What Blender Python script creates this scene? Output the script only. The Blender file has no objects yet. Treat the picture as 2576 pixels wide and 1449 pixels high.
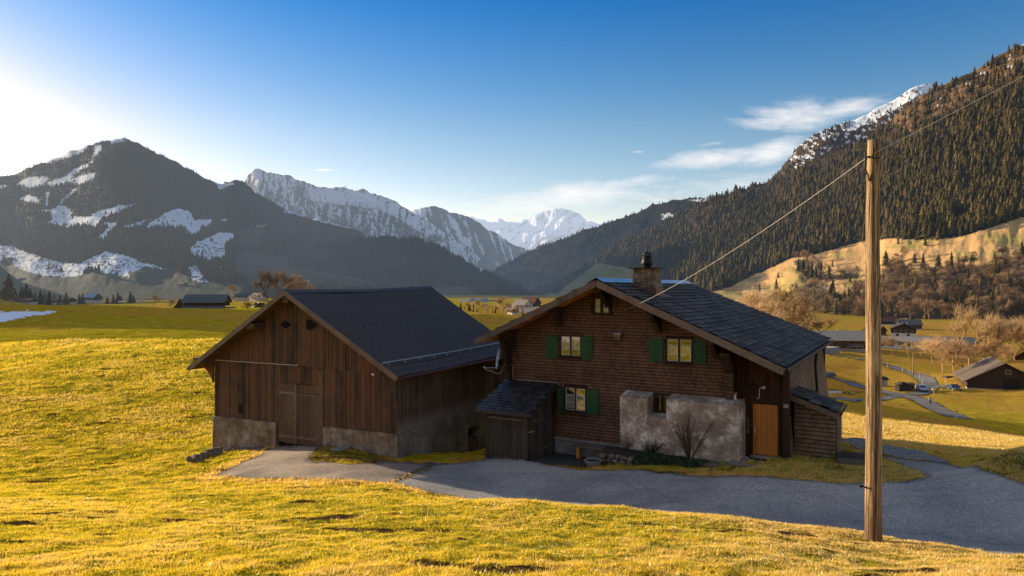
import bpy, math, random
import numpy as np
from mathutils import Vector, Matrix
from mathutils.geometry import delaunay_2d_cdt
random.seed(7); RNG = np.random.default_rng(7)
C = bpy.context.scene.collection
FPX, PCX, PCY = 1753.1, 1288.0, 724.5     # focal length and centre of the survey photo, in its pixels
rad = math.radians

# ------------------------------------------------------------------ mesh builder
class MB:
    def __init__(s): s.v = []; s.f = []; s.t = []
    def add(s, vs, fs, tint=None):
        o = len(s.v); s.v += [tuple(v) for v in vs]
        t = random.random() if tint is None else tint
        for f in fs: s.f.append(tuple(o + i for i in f)); s.t.append(t)
    def hexa(s, p, tint=None):     # 8 points: bottom 4 ccw, top 4 ccw
        s.add(p, [(3, 2, 1, 0), (4, 5, 6, 7), (0, 1, 5, 4), (1, 2, 6, 5), (2, 3, 7, 6), (3, 0, 4, 7)], tint)
    def box(s, x0, x1, y0, y1, z0, z1, tint=None):
        s.hexa([(x0, y0, z0), (x1, y0, z0), (x1, y1, z0), (x0, y1, z0), (x0, y0, z1), (x1, y0, z1), (x1, y1, z1), (x0, y1, z1)], tint)
    def beam(s, a, b, w, h, up=(0, 0, 1), tint=None):   # box of width w (across) and height h (along up) between two points
        a = Vector(a); b = Vector(b); d = (b - a).normalized(); up = Vector(up)
        sx = d.cross(up).normalized(); uz = sx.cross(d).normalized()
        q = []
        for z in (-.5, .5):
            for (p, x) in ((a, -.5), (a, .5), (b, .5), (b, -.5)): q.append(p + sx * x * w + uz * z * h)
        s.hexa([q[0], q[1], q[2], q[3], q[4], q[5], q[6], q[7]], tint)
    def quad(s, a, b, c, d, tint=None): s.add([a, b, c, d], [(0, 1, 2, 3)], tint)
    def prism(s, poly, vec, tint=None):
        n = len(poly); vec = Vector(vec); p = [Vector(q) for q in poly]
        s.add(p + [q + vec for q in p], [tuple(range(n - 1, -1, -1)), tuple(range(n, 2 * n))] + [(i, (i + 1) % n, n + (i + 1) % n, n + i) for i in range(n)], tint)
    def tube(s, pts, r, n=8, tint=None, cap=True):
        pts = [Vector(p) for p in pts]; k = len(pts)
        rs = r if isinstance(r, (list, tuple)) else [r] * k
        vs = []; ref = None
        for i, p in enumerate(pts):
            d = (pts[min(i + 1, k - 1)] - pts[max(i - 1, 0)]).normalized()
            if ref is None: ref = Vector((1, 0, 0)) if abs(d.x) < .8 else Vector((0, 1, 0))
            e1 = (ref - d * ref.dot(d)).normalized(); e2 = d.cross(e1); ref = e1
            for j in range(n):
                a = 2 * math.pi * j / n; vs.append(p + (e1 * math.cos(a) + e2 * math.sin(a)) * rs[i])
        fs = [(i * n + j, i * n + (j + 1) % n, (i + 1) * n + (j + 1) % n, (i + 1) * n + j) for i in range(k - 1) for j in range(n)]
        if cap: fs += [tuple(range(n - 1, -1, -1)), tuple(range((k - 1) * n, k * n))]
        s.add(vs, fs, tint)
    def lathe(s, prof, c=(0, 0, 0), n=16, tint=None, sy=1.0):
        vs = []
        for r, z in prof:
            for j in range(n):
                a = 2 * math.pi * j / n; vs.append((c[0] + r * math.cos(a), c[1] + sy * r * math.sin(a), c[2] + z))
        k = len(prof)
        fs = [(i * n + j, i * n + (j + 1) % n, (i + 1) * n + (j + 1) % n, (i + 1) * n + j) for i in range(k - 1) for j in range(n)]
        fs += [tuple(range(n - 1, -1, -1)), tuple(range((k - 1) * n, k * n))]
        s.add(vs, fs, tint)
    def rough(s, o, ex, ey, w, h, step, amp, cut=None, tint=.5, seed=0):   # uneven plastered/stone panel grid, normal = ex x ey
        o = Vector(o); ex = Vector(ex); ey = Vector(ey); nn = ex.cross(ey).normalized()
        nx = max(2, int(w / step)); ny = max(2, int(h / step)); vs = []
        for j in range(ny + 1):
            for i in range(nx + 1):
                a = i / nx * w; b = j / ny * h
                d = amp * (math.sin(a * 2.1 + seed) * math.sin(b * 2.7 + seed * 2) + .6 * math.sin(a * 5.3 + b * 3.1 + seed) + random.uniform(-.45, .45))
                if i in (0, nx) or j in (0, ny): d = min(d, 0) * .5
                vs.append(o + ex * a + ey * b + nn * d)
        s.add(vs, [(j * (nx + 1) + i, j * (nx + 1) + i + 1, (j + 1) * (nx + 1) + i + 1, (j + 1) * (nx + 1) + i) for j in range(ny) for i in range(nx)], tint)
    def stone(s, c, rx, ry, rz, tint=None, n=7):   # irregular boulder
        vs = []; rings = 5; ph = random.random() * 6
        for i in range(1, rings):
            th = math.pi * i / rings
            for j in range(n):
                a = 2 * math.pi * j / n + ph
                k = random.uniform(.78, 1.12)
                vs.append((c[0] + rx * k * math.sin(th) * math.cos(a), c[1] + ry * k * math.sin(th) * math.sin(a), c[2] - rz * k * math.cos(th)))
        fs = [(i * n + j, i * n + (j + 1) % n, (i + 1) * n + (j + 1) % n, (i + 1) * n + j) for i in range(rings - 2) for j in range(n)]
        fs += [tuple(range(n - 1, -1, -1)), tuple(range((rings - 2) * n, (rings - 1) * n))]
        s.add(vs, fs, tint)
    def build(s, name, mat, parent=None, smooth=False, bevel=0):
        dz = ZBD.get(parent.name, 0.0) if parent is not None else 0.0
        me = bpy.data.meshes.new(name)
        me.from_pydata([(x, y, z - dz) for x, y, z in s.v], [], s.f)
        at = me.attributes.new('tint', 'FLOAT', 'FACE'); at.data.foreach_set('value', np.array(s.t, dtype=np.float32))
        me.materials.append(mat)
        if smooth: me.polygons.foreach_set('use_smooth', [True] * len(me.polygons))
        me.update()
        o = bpy.data.objects.new(name, me); C.objects.link(o)
        if parent is not None: o.parent = parent; ZBD[o.name] = dz
        if bevel:
            b = o.modifiers.new('edge', 'BEVEL'); b.width = bevel; b.segments = 2; b.limit_method = 'ANGLE'
        return o

def np_mesh(name, V, F, mat, attrs=None, smooth=False, parent=None):   # V (n,3), F (m,3|4)
    me = bpy.data.meshes.new(name); k = F.shape[1]
    me.vertices.add(len(V)); me.vertices.foreach_set('co', np.ascontiguousarray(V, dtype=np.float32).ravel())
    me.loops.add(F.size); me.loops.foreach_set('vertex_index', np.ascontiguousarray(F, dtype=np.int32).ravel())
    me.polygons.add(len(F)); me.polygons.foreach_set('loop_start', np.arange(0, F.size, k, dtype=np.int32))
    me.polygons.foreach_set('loop_total', np.full(len(F), k, dtype=np.int32))
    if smooth: me.polygons.foreach_set('use_smooth', np.ones(len(F), dtype=bool))
    for nm, a in (attrs or {}).items():
        if a.ndim == 2:
            at = me.attributes.new(nm, 'FLOAT_COLOR', 'POINT'); col = np.ones((len(V), 4), dtype=np.float32); col[:, :3] = a; at.data.foreach_set('color', col.ravel())
        else:
            at = me.attributes.new(nm, 'FLOAT', 'POINT'); at.data.foreach_set('value', a.astype(np.float32))
    me.materials.append(mat); me.update(calc_edges=True)
    o = bpy.data.objects.new(name, me); C.objects.link(o)
    if parent is not None: o.parent = parent
    return o

def tag(o, label=None, cat=None, group=None, kind=None):
    if label: o['label'] = label
    if cat: o['category'] = cat
    if group: o['group'] = group
    if kind: o['kind'] = kind
    return o
def thing(name, label, cat, loc=(0, 0, 0), rz=0.0, group=None, zb=None):   # Empty at the base; zb: height already contained in the part coordinates
    o = bpy.data.objects.new(name, None); C.objects.link(o); o.empty_display_size = .3
    o.location = loc; o.rotation_euler = (0, 0, rz)
    if zb is not None: ZBD[o.name] = zb
    return tag(o, label, cat, group)
def dup(o, parent=None):
    c = o.copy(); C.objects.link(c); c.parent = parent
    for ch in [x for x in KIDS.get(o.name, list(o.children))]: dup(ch, c)
    return c
KIDS = {}; ZBD = {}

# ------------------------------------------------------------------ numeric helpers
def vnoise(x, y, seed=0):      # smooth value noise in [0,1]
    xi = np.floor(x).astype(np.int64); yi = np.floor(y).astype(np.int64); fx = x - xi; fy = y - yi
    fx = fx * fx * (3 - 2 * fx); fy = fy * fy * (3 - 2 * fy)
    def h(a, b):
        n = (a * 374761393 + b * 668265263 + seed * 974634777) & 0x7fffffff
        n = ((n ^ (n >> 13)) * 1274126177) & 0x7fffffff
        return ((n ^ (n >> 16)) & 0xffff) / 65535.0
    return (h(xi, yi) * (1 - fx) + h(xi + 1, yi) * fx) * (1 - fy) + (h(xi, yi + 1) * (1 - fx) + h(xi + 1, yi + 1) * fx) * fy
def fbm(x, y, seed=0, o=4):
    s = 0; a = .5; t = 0
    for i in range(o): s = s + a * vnoise(x, y, seed + i * 17); t += a; x = x * 2.03 + 5.1; y = y * 2.03 + 1.7; a *= .5
    return s / t
def inpoly(x, y, poly):
    r = np.zeros(np.shape(x), dtype=bool); n = len(poly)
    for i in range(n):
        x1, y1 = poly[i]; x2, y2 = poly[(i + 1) % n]
        if y1 == y2: continue
        r ^= ((y1 > y) != (y2 > y)) & (x < (x2 - x1) * (y - y1) / (y2 - y1) + x1)
    return r
def polydist(x, y, poly):
    d = np.full(np.shape(x), 1e9); n = len(poly)
    for i in range(n):
        x1, y1 = poly[i]; x2, y2 = poly[(i + 1) % n]; dx, dy = x2 - x1, y2 - y1; L = dx * dx + dy * dy + 1e-9
        t = np.clip(((x - x1) * dx + (y - y1) * dy) / L, 0, 1)
        d = np.minimum(d, np.hypot(x - x1 - t * dx, y - y1 - t * dy))
    return np.where(inpoly(x, y, poly), -d, d)
def sstep(a, b, x):
    t = np.clip((x - a) / (b - a), 0, 1); return t * t * (3 - 2 * t)

# ------------------------------------------------------------------ materials
SUN_AZ, SUN_EL = rad(56), rad(12)    # sun to the left of the view axis (+Y), low
SUNV = Vector((-math.sin(SUN_AZ) * math.cos(SUN_EL), math.cos(SUN_AZ) * math.cos(SUN_EL), math.sin(SUN_EL)))
class NT:
    def __init__(s, name):
        s.m = bpy.data.materials.new(name); s.m.use_nodes = True; s.t = s.m.node_tree; s.t.nodes.clear()
        s.out = s.t.nodes.new('ShaderNodeOutputMaterial')
    def new(s, ty, **kw):
        n = s.t.nodes.new('ShaderNode' + ty)
        for k, v in kw.items(): setattr(n, k, v)
        return n
    def put(s, sock, v):
        if hasattr(v, 'is_output'): s.t.links.new(v, sock)
        elif isinstance(v, (tuple, list)) and len(v) == 3 and sock.type == 'RGBA': sock.default_value = (*v, 1)
        else: sock.default_value = v
    def math(s, op, a, b=0.0, c=0.0, clamp=False):
        n = s.new('Math', operation=op, use_clamp=clamp)
        for i, v in enumerate((a, b, c)): s.put(n.inputs[i], v)
        return n.outputs[0]
    def vmath(s, op, a, b=(0, 0, 0), sc=None):
        n = s.new('VectorMath', operation=op); s.put(n.inputs[0], a); s.put(n.inputs[1], b)
        if sc is not None: s.put(n.inputs['Scale'], sc)
        return n.outputs['Value'] if op in ('LENGTH', 'DOT_PRODUCT') else n.outputs[0]
    def coord(s, which='Object'): return s.new('TexCoord').outputs[which]
    def pos(s): return s.new('NewGeometry').outputs['Position']
    def mapv(s, v, scale=(1, 1, 1), rot=(0, 0, 0), loc=(0, 0, 0)):
        n = s.new('Mapping'); s.put(n.inputs[0], v); n.inputs['Scale'].default_value = scale; n.inputs['Rotation'].default_value = rot; n.inputs['Location'].default_value = loc
        return n.outputs[0]
    def noise(s, v, scale=5, detail=4, rough=.55, out=0):
        n = s.new('TexNoise'); s.put(n.inputs['Vector'], v); n.inputs['Scale'].default_value = scale; n.inputs['Detail'].default_value = detail; n.inputs['Roughness'].default_value = rough
        return n.outputs[out]
    def vor(s, v, scale=5, feat='F1', out='Distance'):
        n = s.new('TexVoronoi', feature=feat); s.put(n.inputs['Vector'], v); n.inputs['Scale'].default_value = scale
        return n.outputs[out]
    def ramp(s, f, stops, interp='LINEAR'):
        n = s.new('ValToRGB'); s.put(n.inputs[0], f); cr = n.color_ramp; cr.interpolation = interp
        while len(cr.elements) < len(stops): cr.elements.new(.5)
        for e, (p, c) in zip(cr.elements, stops): e.position = p; e.color = (*c, 1) if len(c) == 3 else c
        return n.outputs[0]
    def fr(s, f, a, b, lo=0.0, hi=1.0):
        n = s.new('MapRange', clamp=True); s.put(n.inputs[0], f)
        for i, v in enumerate((a, b, lo, hi)): s.put(n.inputs[1 + i], v)
        return n.outputs[0]
    def mix(s, f, a, b, blend='MIX'):
        n = s.new('Mix', data_type='RGBA', blend_type=blend); s.put(n.inputs[0], f); s.put(n.inputs[6], a); s.put(n.inputs[7], b)
        return n.outputs[2]
    def attr(s, name, out='Fac'):
        n = s.new('Attribute', attribute_name=name); return n.outputs[out]
    def bump(s, h, strength=.5, dist=.05, normal=None):
        n = s.new('Bump'); n.inputs['Strength'].default_value = strength; n.inputs['Distance'].default_value = dist; s.put(n.inputs['Height'], h)
        if normal is not None: s.put(n.inputs['Normal'], normal)
        return n.outputs[0]
    def bsdf(s, col, rough=.8, metal=0, normal=None, spec=.3):
        n = s.new('BsdfPrincipled'); s.put(n.inputs['Base Color'], col); s.put(n.inputs['Roughness'], rough); s.put(n.inputs['Metallic'], metal); s.put(n.inputs['Specular IOR Level'], spec)
        if normal is not None: s.put(n.inputs['Normal'], normal)
        return n.outputs[0]
    def diff(s, col, normal=None):
        n = s.new('BsdfDiffuse'); s.put(n.inputs[0], col)
        if normal is not None: s.put(n.inputs['Normal'], normal)
        return n.outputs[0]
    def trans(s, col, normal=None):
        n = s.new('BsdfTranslucent'); s.put(n.inputs[0], col)
        if normal is not None: s.put(n.inputs['Normal'], normal)
        return n.outputs[0]
    def mixs(s, f, a, b):
        n = s.new('MixShader'); s.put(n.inputs[0], f); s.t.links.new(a, n.inputs[1]); s.t.links.new(b, n.inputs[2]); return n.outputs[0]
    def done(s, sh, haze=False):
        if haze:     # haze painted in as emission: thicker low down and with distance from the viewpoint, brighter and warmer on the sun's side
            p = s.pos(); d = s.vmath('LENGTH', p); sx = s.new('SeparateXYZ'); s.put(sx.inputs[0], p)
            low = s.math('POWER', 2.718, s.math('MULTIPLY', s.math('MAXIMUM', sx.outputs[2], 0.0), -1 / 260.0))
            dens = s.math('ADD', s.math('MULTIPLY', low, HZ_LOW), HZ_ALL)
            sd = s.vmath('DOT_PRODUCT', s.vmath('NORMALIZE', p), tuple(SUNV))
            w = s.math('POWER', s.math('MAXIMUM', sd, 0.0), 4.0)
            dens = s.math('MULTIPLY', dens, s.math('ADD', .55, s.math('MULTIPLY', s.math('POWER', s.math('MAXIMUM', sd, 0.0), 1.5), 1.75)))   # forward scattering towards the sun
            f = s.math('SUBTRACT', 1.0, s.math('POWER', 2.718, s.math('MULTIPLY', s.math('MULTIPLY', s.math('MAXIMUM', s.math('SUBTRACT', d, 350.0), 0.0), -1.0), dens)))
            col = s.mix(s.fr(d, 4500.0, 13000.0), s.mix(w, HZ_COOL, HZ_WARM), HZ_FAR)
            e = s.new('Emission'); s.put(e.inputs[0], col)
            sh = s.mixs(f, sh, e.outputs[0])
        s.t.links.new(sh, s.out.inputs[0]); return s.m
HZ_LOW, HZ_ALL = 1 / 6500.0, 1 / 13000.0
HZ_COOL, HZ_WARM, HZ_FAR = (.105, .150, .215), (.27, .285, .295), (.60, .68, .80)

def m_wood(name, dark, lite, red=None, grain=(14, 14, .9), weather=None, haze=False, rough=.85):
    n = NT(name); o = n.coord()
    g = n.noise(n.mapv(o, grain), 3.0, 6, .65); t = n.attr('tint')
    big = n.noise(n.mapv(o, (1.2, 1.2, .5)), 1.2, 3)
    f = n.math('ADD', n.math('MULTIPLY', g, .55), n.math('ADD', n.math('MULTIPLY', t, .2), n.math('MULTIPLY', big, .42)))
    c = n.ramp(f, [(.36, dark), (.56, tuple(a * .55 + b * .45 for a, b in zip(dark, lite))), (.80, lite)]); fine = n.noise(n.mapv(o, tuple(q * 2.6 for q in grain)), 3.0, 3, .6); c = n.mix(n.fr(fine, .53, .66, 0, .85), c, dark)
    if red is not None:
        c = n.mix(n.fr(n.math('ADD', big, n.math('MULTIPLY', t, .35)), .62, .95), c, red)
    if weather is not None:      # (z0, z1, colour): bleached towards z0 (object space)
        sp = n.new('SeparateXYZ'); n.put(sp.inputs[0], o)
        w = n.fr(n.math('ADD', sp.outputs[2], n.math('MULTIPLY', g, weather[3])), weather[0], weather[1], 1.0, 0.0)
        c = n.mix(n.math('MULTIPLY', w, .75), c, weather[2])
    return n.done(n.bsdf(c, rough, 0, n.bump(g, .5, .012)), haze)
def m_plain(name, col, rough=.6, metal=0, var=.25, haze=False, scale=6, spec=.4):
    n = NT(name); o = n.coord(); g = n.noise(o, scale, 5, .6); t = n.attr('tint')
    k = n.math('ADD', n.math('MULTIPLY', g, var * 1.2), n.math('ADD', n.math('MULTIPLY', t, var), 1 - var * 1.1))
    c = n.mix(1.0, col, k, 'MULTIPLY')
    return n.done(n.bsdf(c, rough, metal, n.bump(g, .15, .01), spec), haze)
def m_stone(name, dark, mid, lite, sc=1.0, haze=False):
    n = NT(name); o = n.coord()
    a = n.noise(o, 1.6 * sc, 5, .62); b = n.noise(n.mapv(o, (1, 1, 1), loc=(3, 7, 1)), 9 * sc, 6, .7); st = n.noise(n.mapv(o, (4, 4, .5)), 2 * sc, 4)
    c = n.ramp(n.math('ADD', n.math('MULTIPLY', a, .65), n.math('MULTIPLY', b, .35)), [(.33, dark), (.5, mid), (.62, lite)])
    c = n.mix(n.fr(st, .5, .75, 0, .5), c, dark)
    hgt = n.math('ADD', a, n.math('MULTIPLY', b, .5))
    return n.done(n.bsdf(c, .92, 0, n.bump(hgt, .8, .05)), haze)
def m_glass(name='window_glass_mat', refl=.36):
    n = NT(name); gl = n.new('BsdfGlossy'); gl.inputs['Roughness'].default_value = .02; n.put(gl.inputs[0], (.85, .85, .85))
    o = n.coord(); n.put(gl.inputs['Normal'], n.bump(n.noise(o, 2.5, 2), .12, .02))
    tr = n.new('BsdfTransparent'); n.put(tr.inputs[0], (.82, .85, .83))
    return n.done(n.mixs(refl, tr.outputs[0], gl.outputs[0]))
M = {}
def m_pole():
    n = NT('pole_wood_mat'); o = n.coord(); g = n.noise(n.mapv(o, (22, 22, .7)), 2.0, 7, .7); ck = n.noise(n.mapv(o, (9, 9, .16), loc=(3, 1, 0)), 2.2, 3, .5); kn = n.noise(n.mapv(o, (5, 5, 2.4)), 2.2, 4, .6); sp = n.new('SeparateXYZ'); n.put(sp.inputs[0], o)
    c = n.ramp(g, [(.30, (.13, .07, .03)), (.5, (.47, .31, .165)), (.70, (.80, .60, .37))]); crack = n.fr(n.math('ABSOLUTE', n.math('SUBTRACT', ck, .5)), .004, .045, 1, 0)
    c = n.mix(n.math('MULTIPLY', crack, .9), c, (.035, .02, .012)); c = n.mix(n.fr(kn, .62, .72, 0, .55), c, (.16, .085, .04)); c = n.mix(n.fr(n.math('ADD', sp.outputs[2], n.math('MULTIPLY', g, 1.2)), 1.6, .9, 0, .7), c, (.16, .085, .04))
    return n.done(n.bsdf(c, .85, 0, n.bump(n.math('SUBTRACT', n.math('ADD', g, n.math('MULTIPLY', kn, .4)), crack), .9, .03)))
def mats():
    M['barn'] = m_wood('barn_boards_mat', (.012, .0075, .005), (.23, .145, .092), red=(.17, .072, .032))
    M['barn_side'] = m_wood('barn_side_boards_mat', (.022, .015, .011), (.21, .14, .092), weather=(-5.83 + 7, -4.7 + 7, (.50, .43, .36), 1.0))
    M['door'] = m_wood('old_door_mat', (.045, .028, .017), (.22, .14, .085))
    M['grey_wood'] = m_wood('grey_wood_mat', (.07, .048, .034), (.33, .24, .175), grain=(3, 14, 14))
    M['grey_board'] = m_wood('grey_board_mat', (.018, .014, .011), (.12, .092, .070))
    M['dark_wood'] = m_wood('dark_wood_mat', (.012, .008, .005), (.08, .042, .022))
    M['entry'] = m_wood('entrance_boards_mat', (.014, .008, .004), (.11, .044, .015))
    M['soffit'] = m_wood('soffit_mat', (.34, .115, .025), (.85, .36, .085), grain=(1, 14, 14))  # bounced sunlight is put into this orange; left house eave only
    M['beam'] = m_wood('beam_mat', (.05, .03, .018), (.22, .12, .07), grain=(2, 2, 9))
    M['honey'] = m_wood('honey_door_mat', (.36, .125, .018), (.80, .33, .065), grain=(16, 16, .7))
    M['pole'] = m_pole()
    M['bench'] = m_wood('bench_mat', (.06, .045, .03), (.22, .17, .12), grain=(1, 14, 14))
    # shingles: per-shingle tint
    for k, row, a, b, c in (('shingle', (.40, .125), (.07, .036, .021), (.205, .103, .060), (.32, .18, .108)), ('shingle_old', (-.30, .15), (.075, .046, .026), (.24, .16, .095), (.38, .27, .175))):
        n = NT(k + '_mat'); t = n.attr('tint'); o = n.coord(); g = n.noise(n.mapv(o, (30, 30, 4)), 2, 4); big = n.noise(o, .7, 4)
        f = n.math('ADD', n.math('MULTIPLY', t, .22), n.math('ADD', n.math('MULTIPLY', g, .22), n.math('MULTIPLY', big, .62)))
        sp = n.new('SeparateXYZ'); n.put(sp.inputs[0], o); fz = n.math('FRACT', n.math('DIVIDE', n.math('SUBTRACT', sp.outputs[2], row[0]), row[1]))   # shade painted in under each overlapping course
        c2 = n.mix(n.math('MULTIPLY', n.fr(fz, .50, .92), .82), n.ramp(f, [(.3, a), (.6, b), (.9, c)]), tuple(q * .12 for q in a))
        M[k] = n.done(n.bsdf(c2, .8, 0, n.bump(g, .4, .008)))
    # slate-like roof tiles
    n = NT('roof_tile_mat'); t = n.attr('tint'); o = n.coord(); g = n.noise(n.mapv(o, (2, 9, 2)), 3, 6, .7); big = n.noise(o, .5, 4); li = n.noise(o, 22, 4)
    f = n.math('ADD', n.math('MULTIPLY', t, .35), n.math('ADD', n.math('MULTIPLY', g, .4), n.math('MULTIPLY', big, .35)))
    c = n.ramp(f, [(.3, (.013, .011, .0095)), (.6, (.048, .040, .035)), (.9, (.17, .15, .13))]); c = n.mix(n.fr(li, .66, .78, 0, .5), c, (.16, .17, .17))
    M['tile'] = n.done(n.bsdf(c, n.fr(g, .3, .7, .6, .85), 0, n.bump(g, .35, .01), .25))
    n = NT('shed_tile_mat'); t = n.attr('tint'); o = n.coord(); g = n.noise(o, 9, 6, .7); li = n.noise(o, 5, 6, .75)
    sp = n.new('SeparateXYZ'); n.put(sp.inputs[0], o)
    c = n.ramp(n.math('ADD', n.math('MULTIPLY', t, .5), n.math('MULTIPLY', g, .5)), [(.25, (.014, .013, .014)), (.8, (.06, .055, .055))])
    lich = n.math('MULTIPLY', n.fr(li, .56, .66), n.fr(sp.outputs[2], 2.2, 1.7, 0, .8)); c = n.mix(lich, c, (.36, .37, .37))
    M['shed_tile'] = n.done(n.bsdf(c, .5, 0, n.bump(g, .4, .01), .5))
    M['sheet'] = m_plain('barn_roof_sheet_mat', (.048, .043, .047), .55, 0, .3, scale=1.2)
    M['ridge'] = m_plain('ridge_metal_mat', (.42, .47, .52), .28, .85, .25)
    M['zinc'] = m_plain('zinc_mat', (.5, .52, .54), .4, .6, .2)
    M['rail'] = m_plain('galvanised_rail_mat', (.42, .45, .48), .5, .3, .15)
    M['copper'] = m_plain('red_gutter_mat', (.13, .035, .028), .5, .2, .25)
    M['flash'] = m_plain('flashing_mat', (.11, .05, .042), .5, .3, .3)
    M['iron'] = m_plain('iron_mat', (.02, .018, .017), .55, .5, .3)
    M['green'] = m_wood('green_shutter_mat', (.014, .055, .020), (.036, .135, .05), grain=(12, 12, .8), rough=.6)
    M['white'] = m_plain('white_paint_mat', (.62, .60, .55), .55, 0, .15)
    M['frame'] = m_wood('window_frame_mat', (.020, .011, .007), (.085, .048, .03))
    M['cable'] = m_plain('cable_mat', (.62, .58, .52), .7, 0, .1); M['curtain'] = m_plain('curtain_mat', (.72, .66, .58), .95, 0, .2, scale=24)
    M['dark'] = m_plain('near_black_mat', (.004, .003, .003), .9, 0, .1)
    M['plaster'] = m_stone('old_plaster_mat', (.20, .15, .11), (.40, .315, .235), (.88, .79, .67))
    M['barnstone'] = m_stone('barn_stone_mat', (.10, .068, .044), (.27, .20, .14), (.46, .38, .29))
    M['barnside_stone'] = m_stone('barn_side_render_mat', (.10, .088, .07), (.20, .178, .148), (.34, .31, .26), .6)
    M['concrete'] = m_stone('concrete_mat', (.16, .155, .145), (.26, .255, .24), (.38, .37, .35))
    M['chimney'] = m_stone('chimney_stone_mat', (.06, .042, .03), (.2, .14, .095), (.42, .33, .24), 3)
    M['rock'] = m_stone('stone_mat', (.07, .05, .036), (.17, .13, .10), (.36, .31, .26), 2)
    M['slab'] = m_plain('paving_slab_mat', (.26, .20, .18), .85, 0, .45)
    M['glass'] = m_glass(); M['glass_dull'] = m_glass('dull_glass_mat', .10)
    M['mat'] = m_plain('doormat_mat', (.012, .011, .011), .95, 0, .2)
    M['dish'] = m_plain('dish_paint_mat', (.66, .68, .70), .45, 0, .12)
    M['terracotta'] = m_plain('planter_mat', (.24, .22, .20), .8, 0, .3)
    M['soil'] = m_plain('soil_mat', (.03, .02, .014), .95, 0, .4, scale=20)
    M['twig'] = m_plain('shrub_twig_mat', (.085, .046, .028), .85, 0, .35)
    M['plaque'] = m_plain('enamel_mat', (.03, .012, .03), .35, 0, .1)
    M['letter'] = m_plain('enamel_white_mat', (.8, .8, .8), .4, 0, .05)
    M['brick'] = m_plain('pot_shard_mat', (.40, .20, .13), .8, 0, .4)
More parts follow.
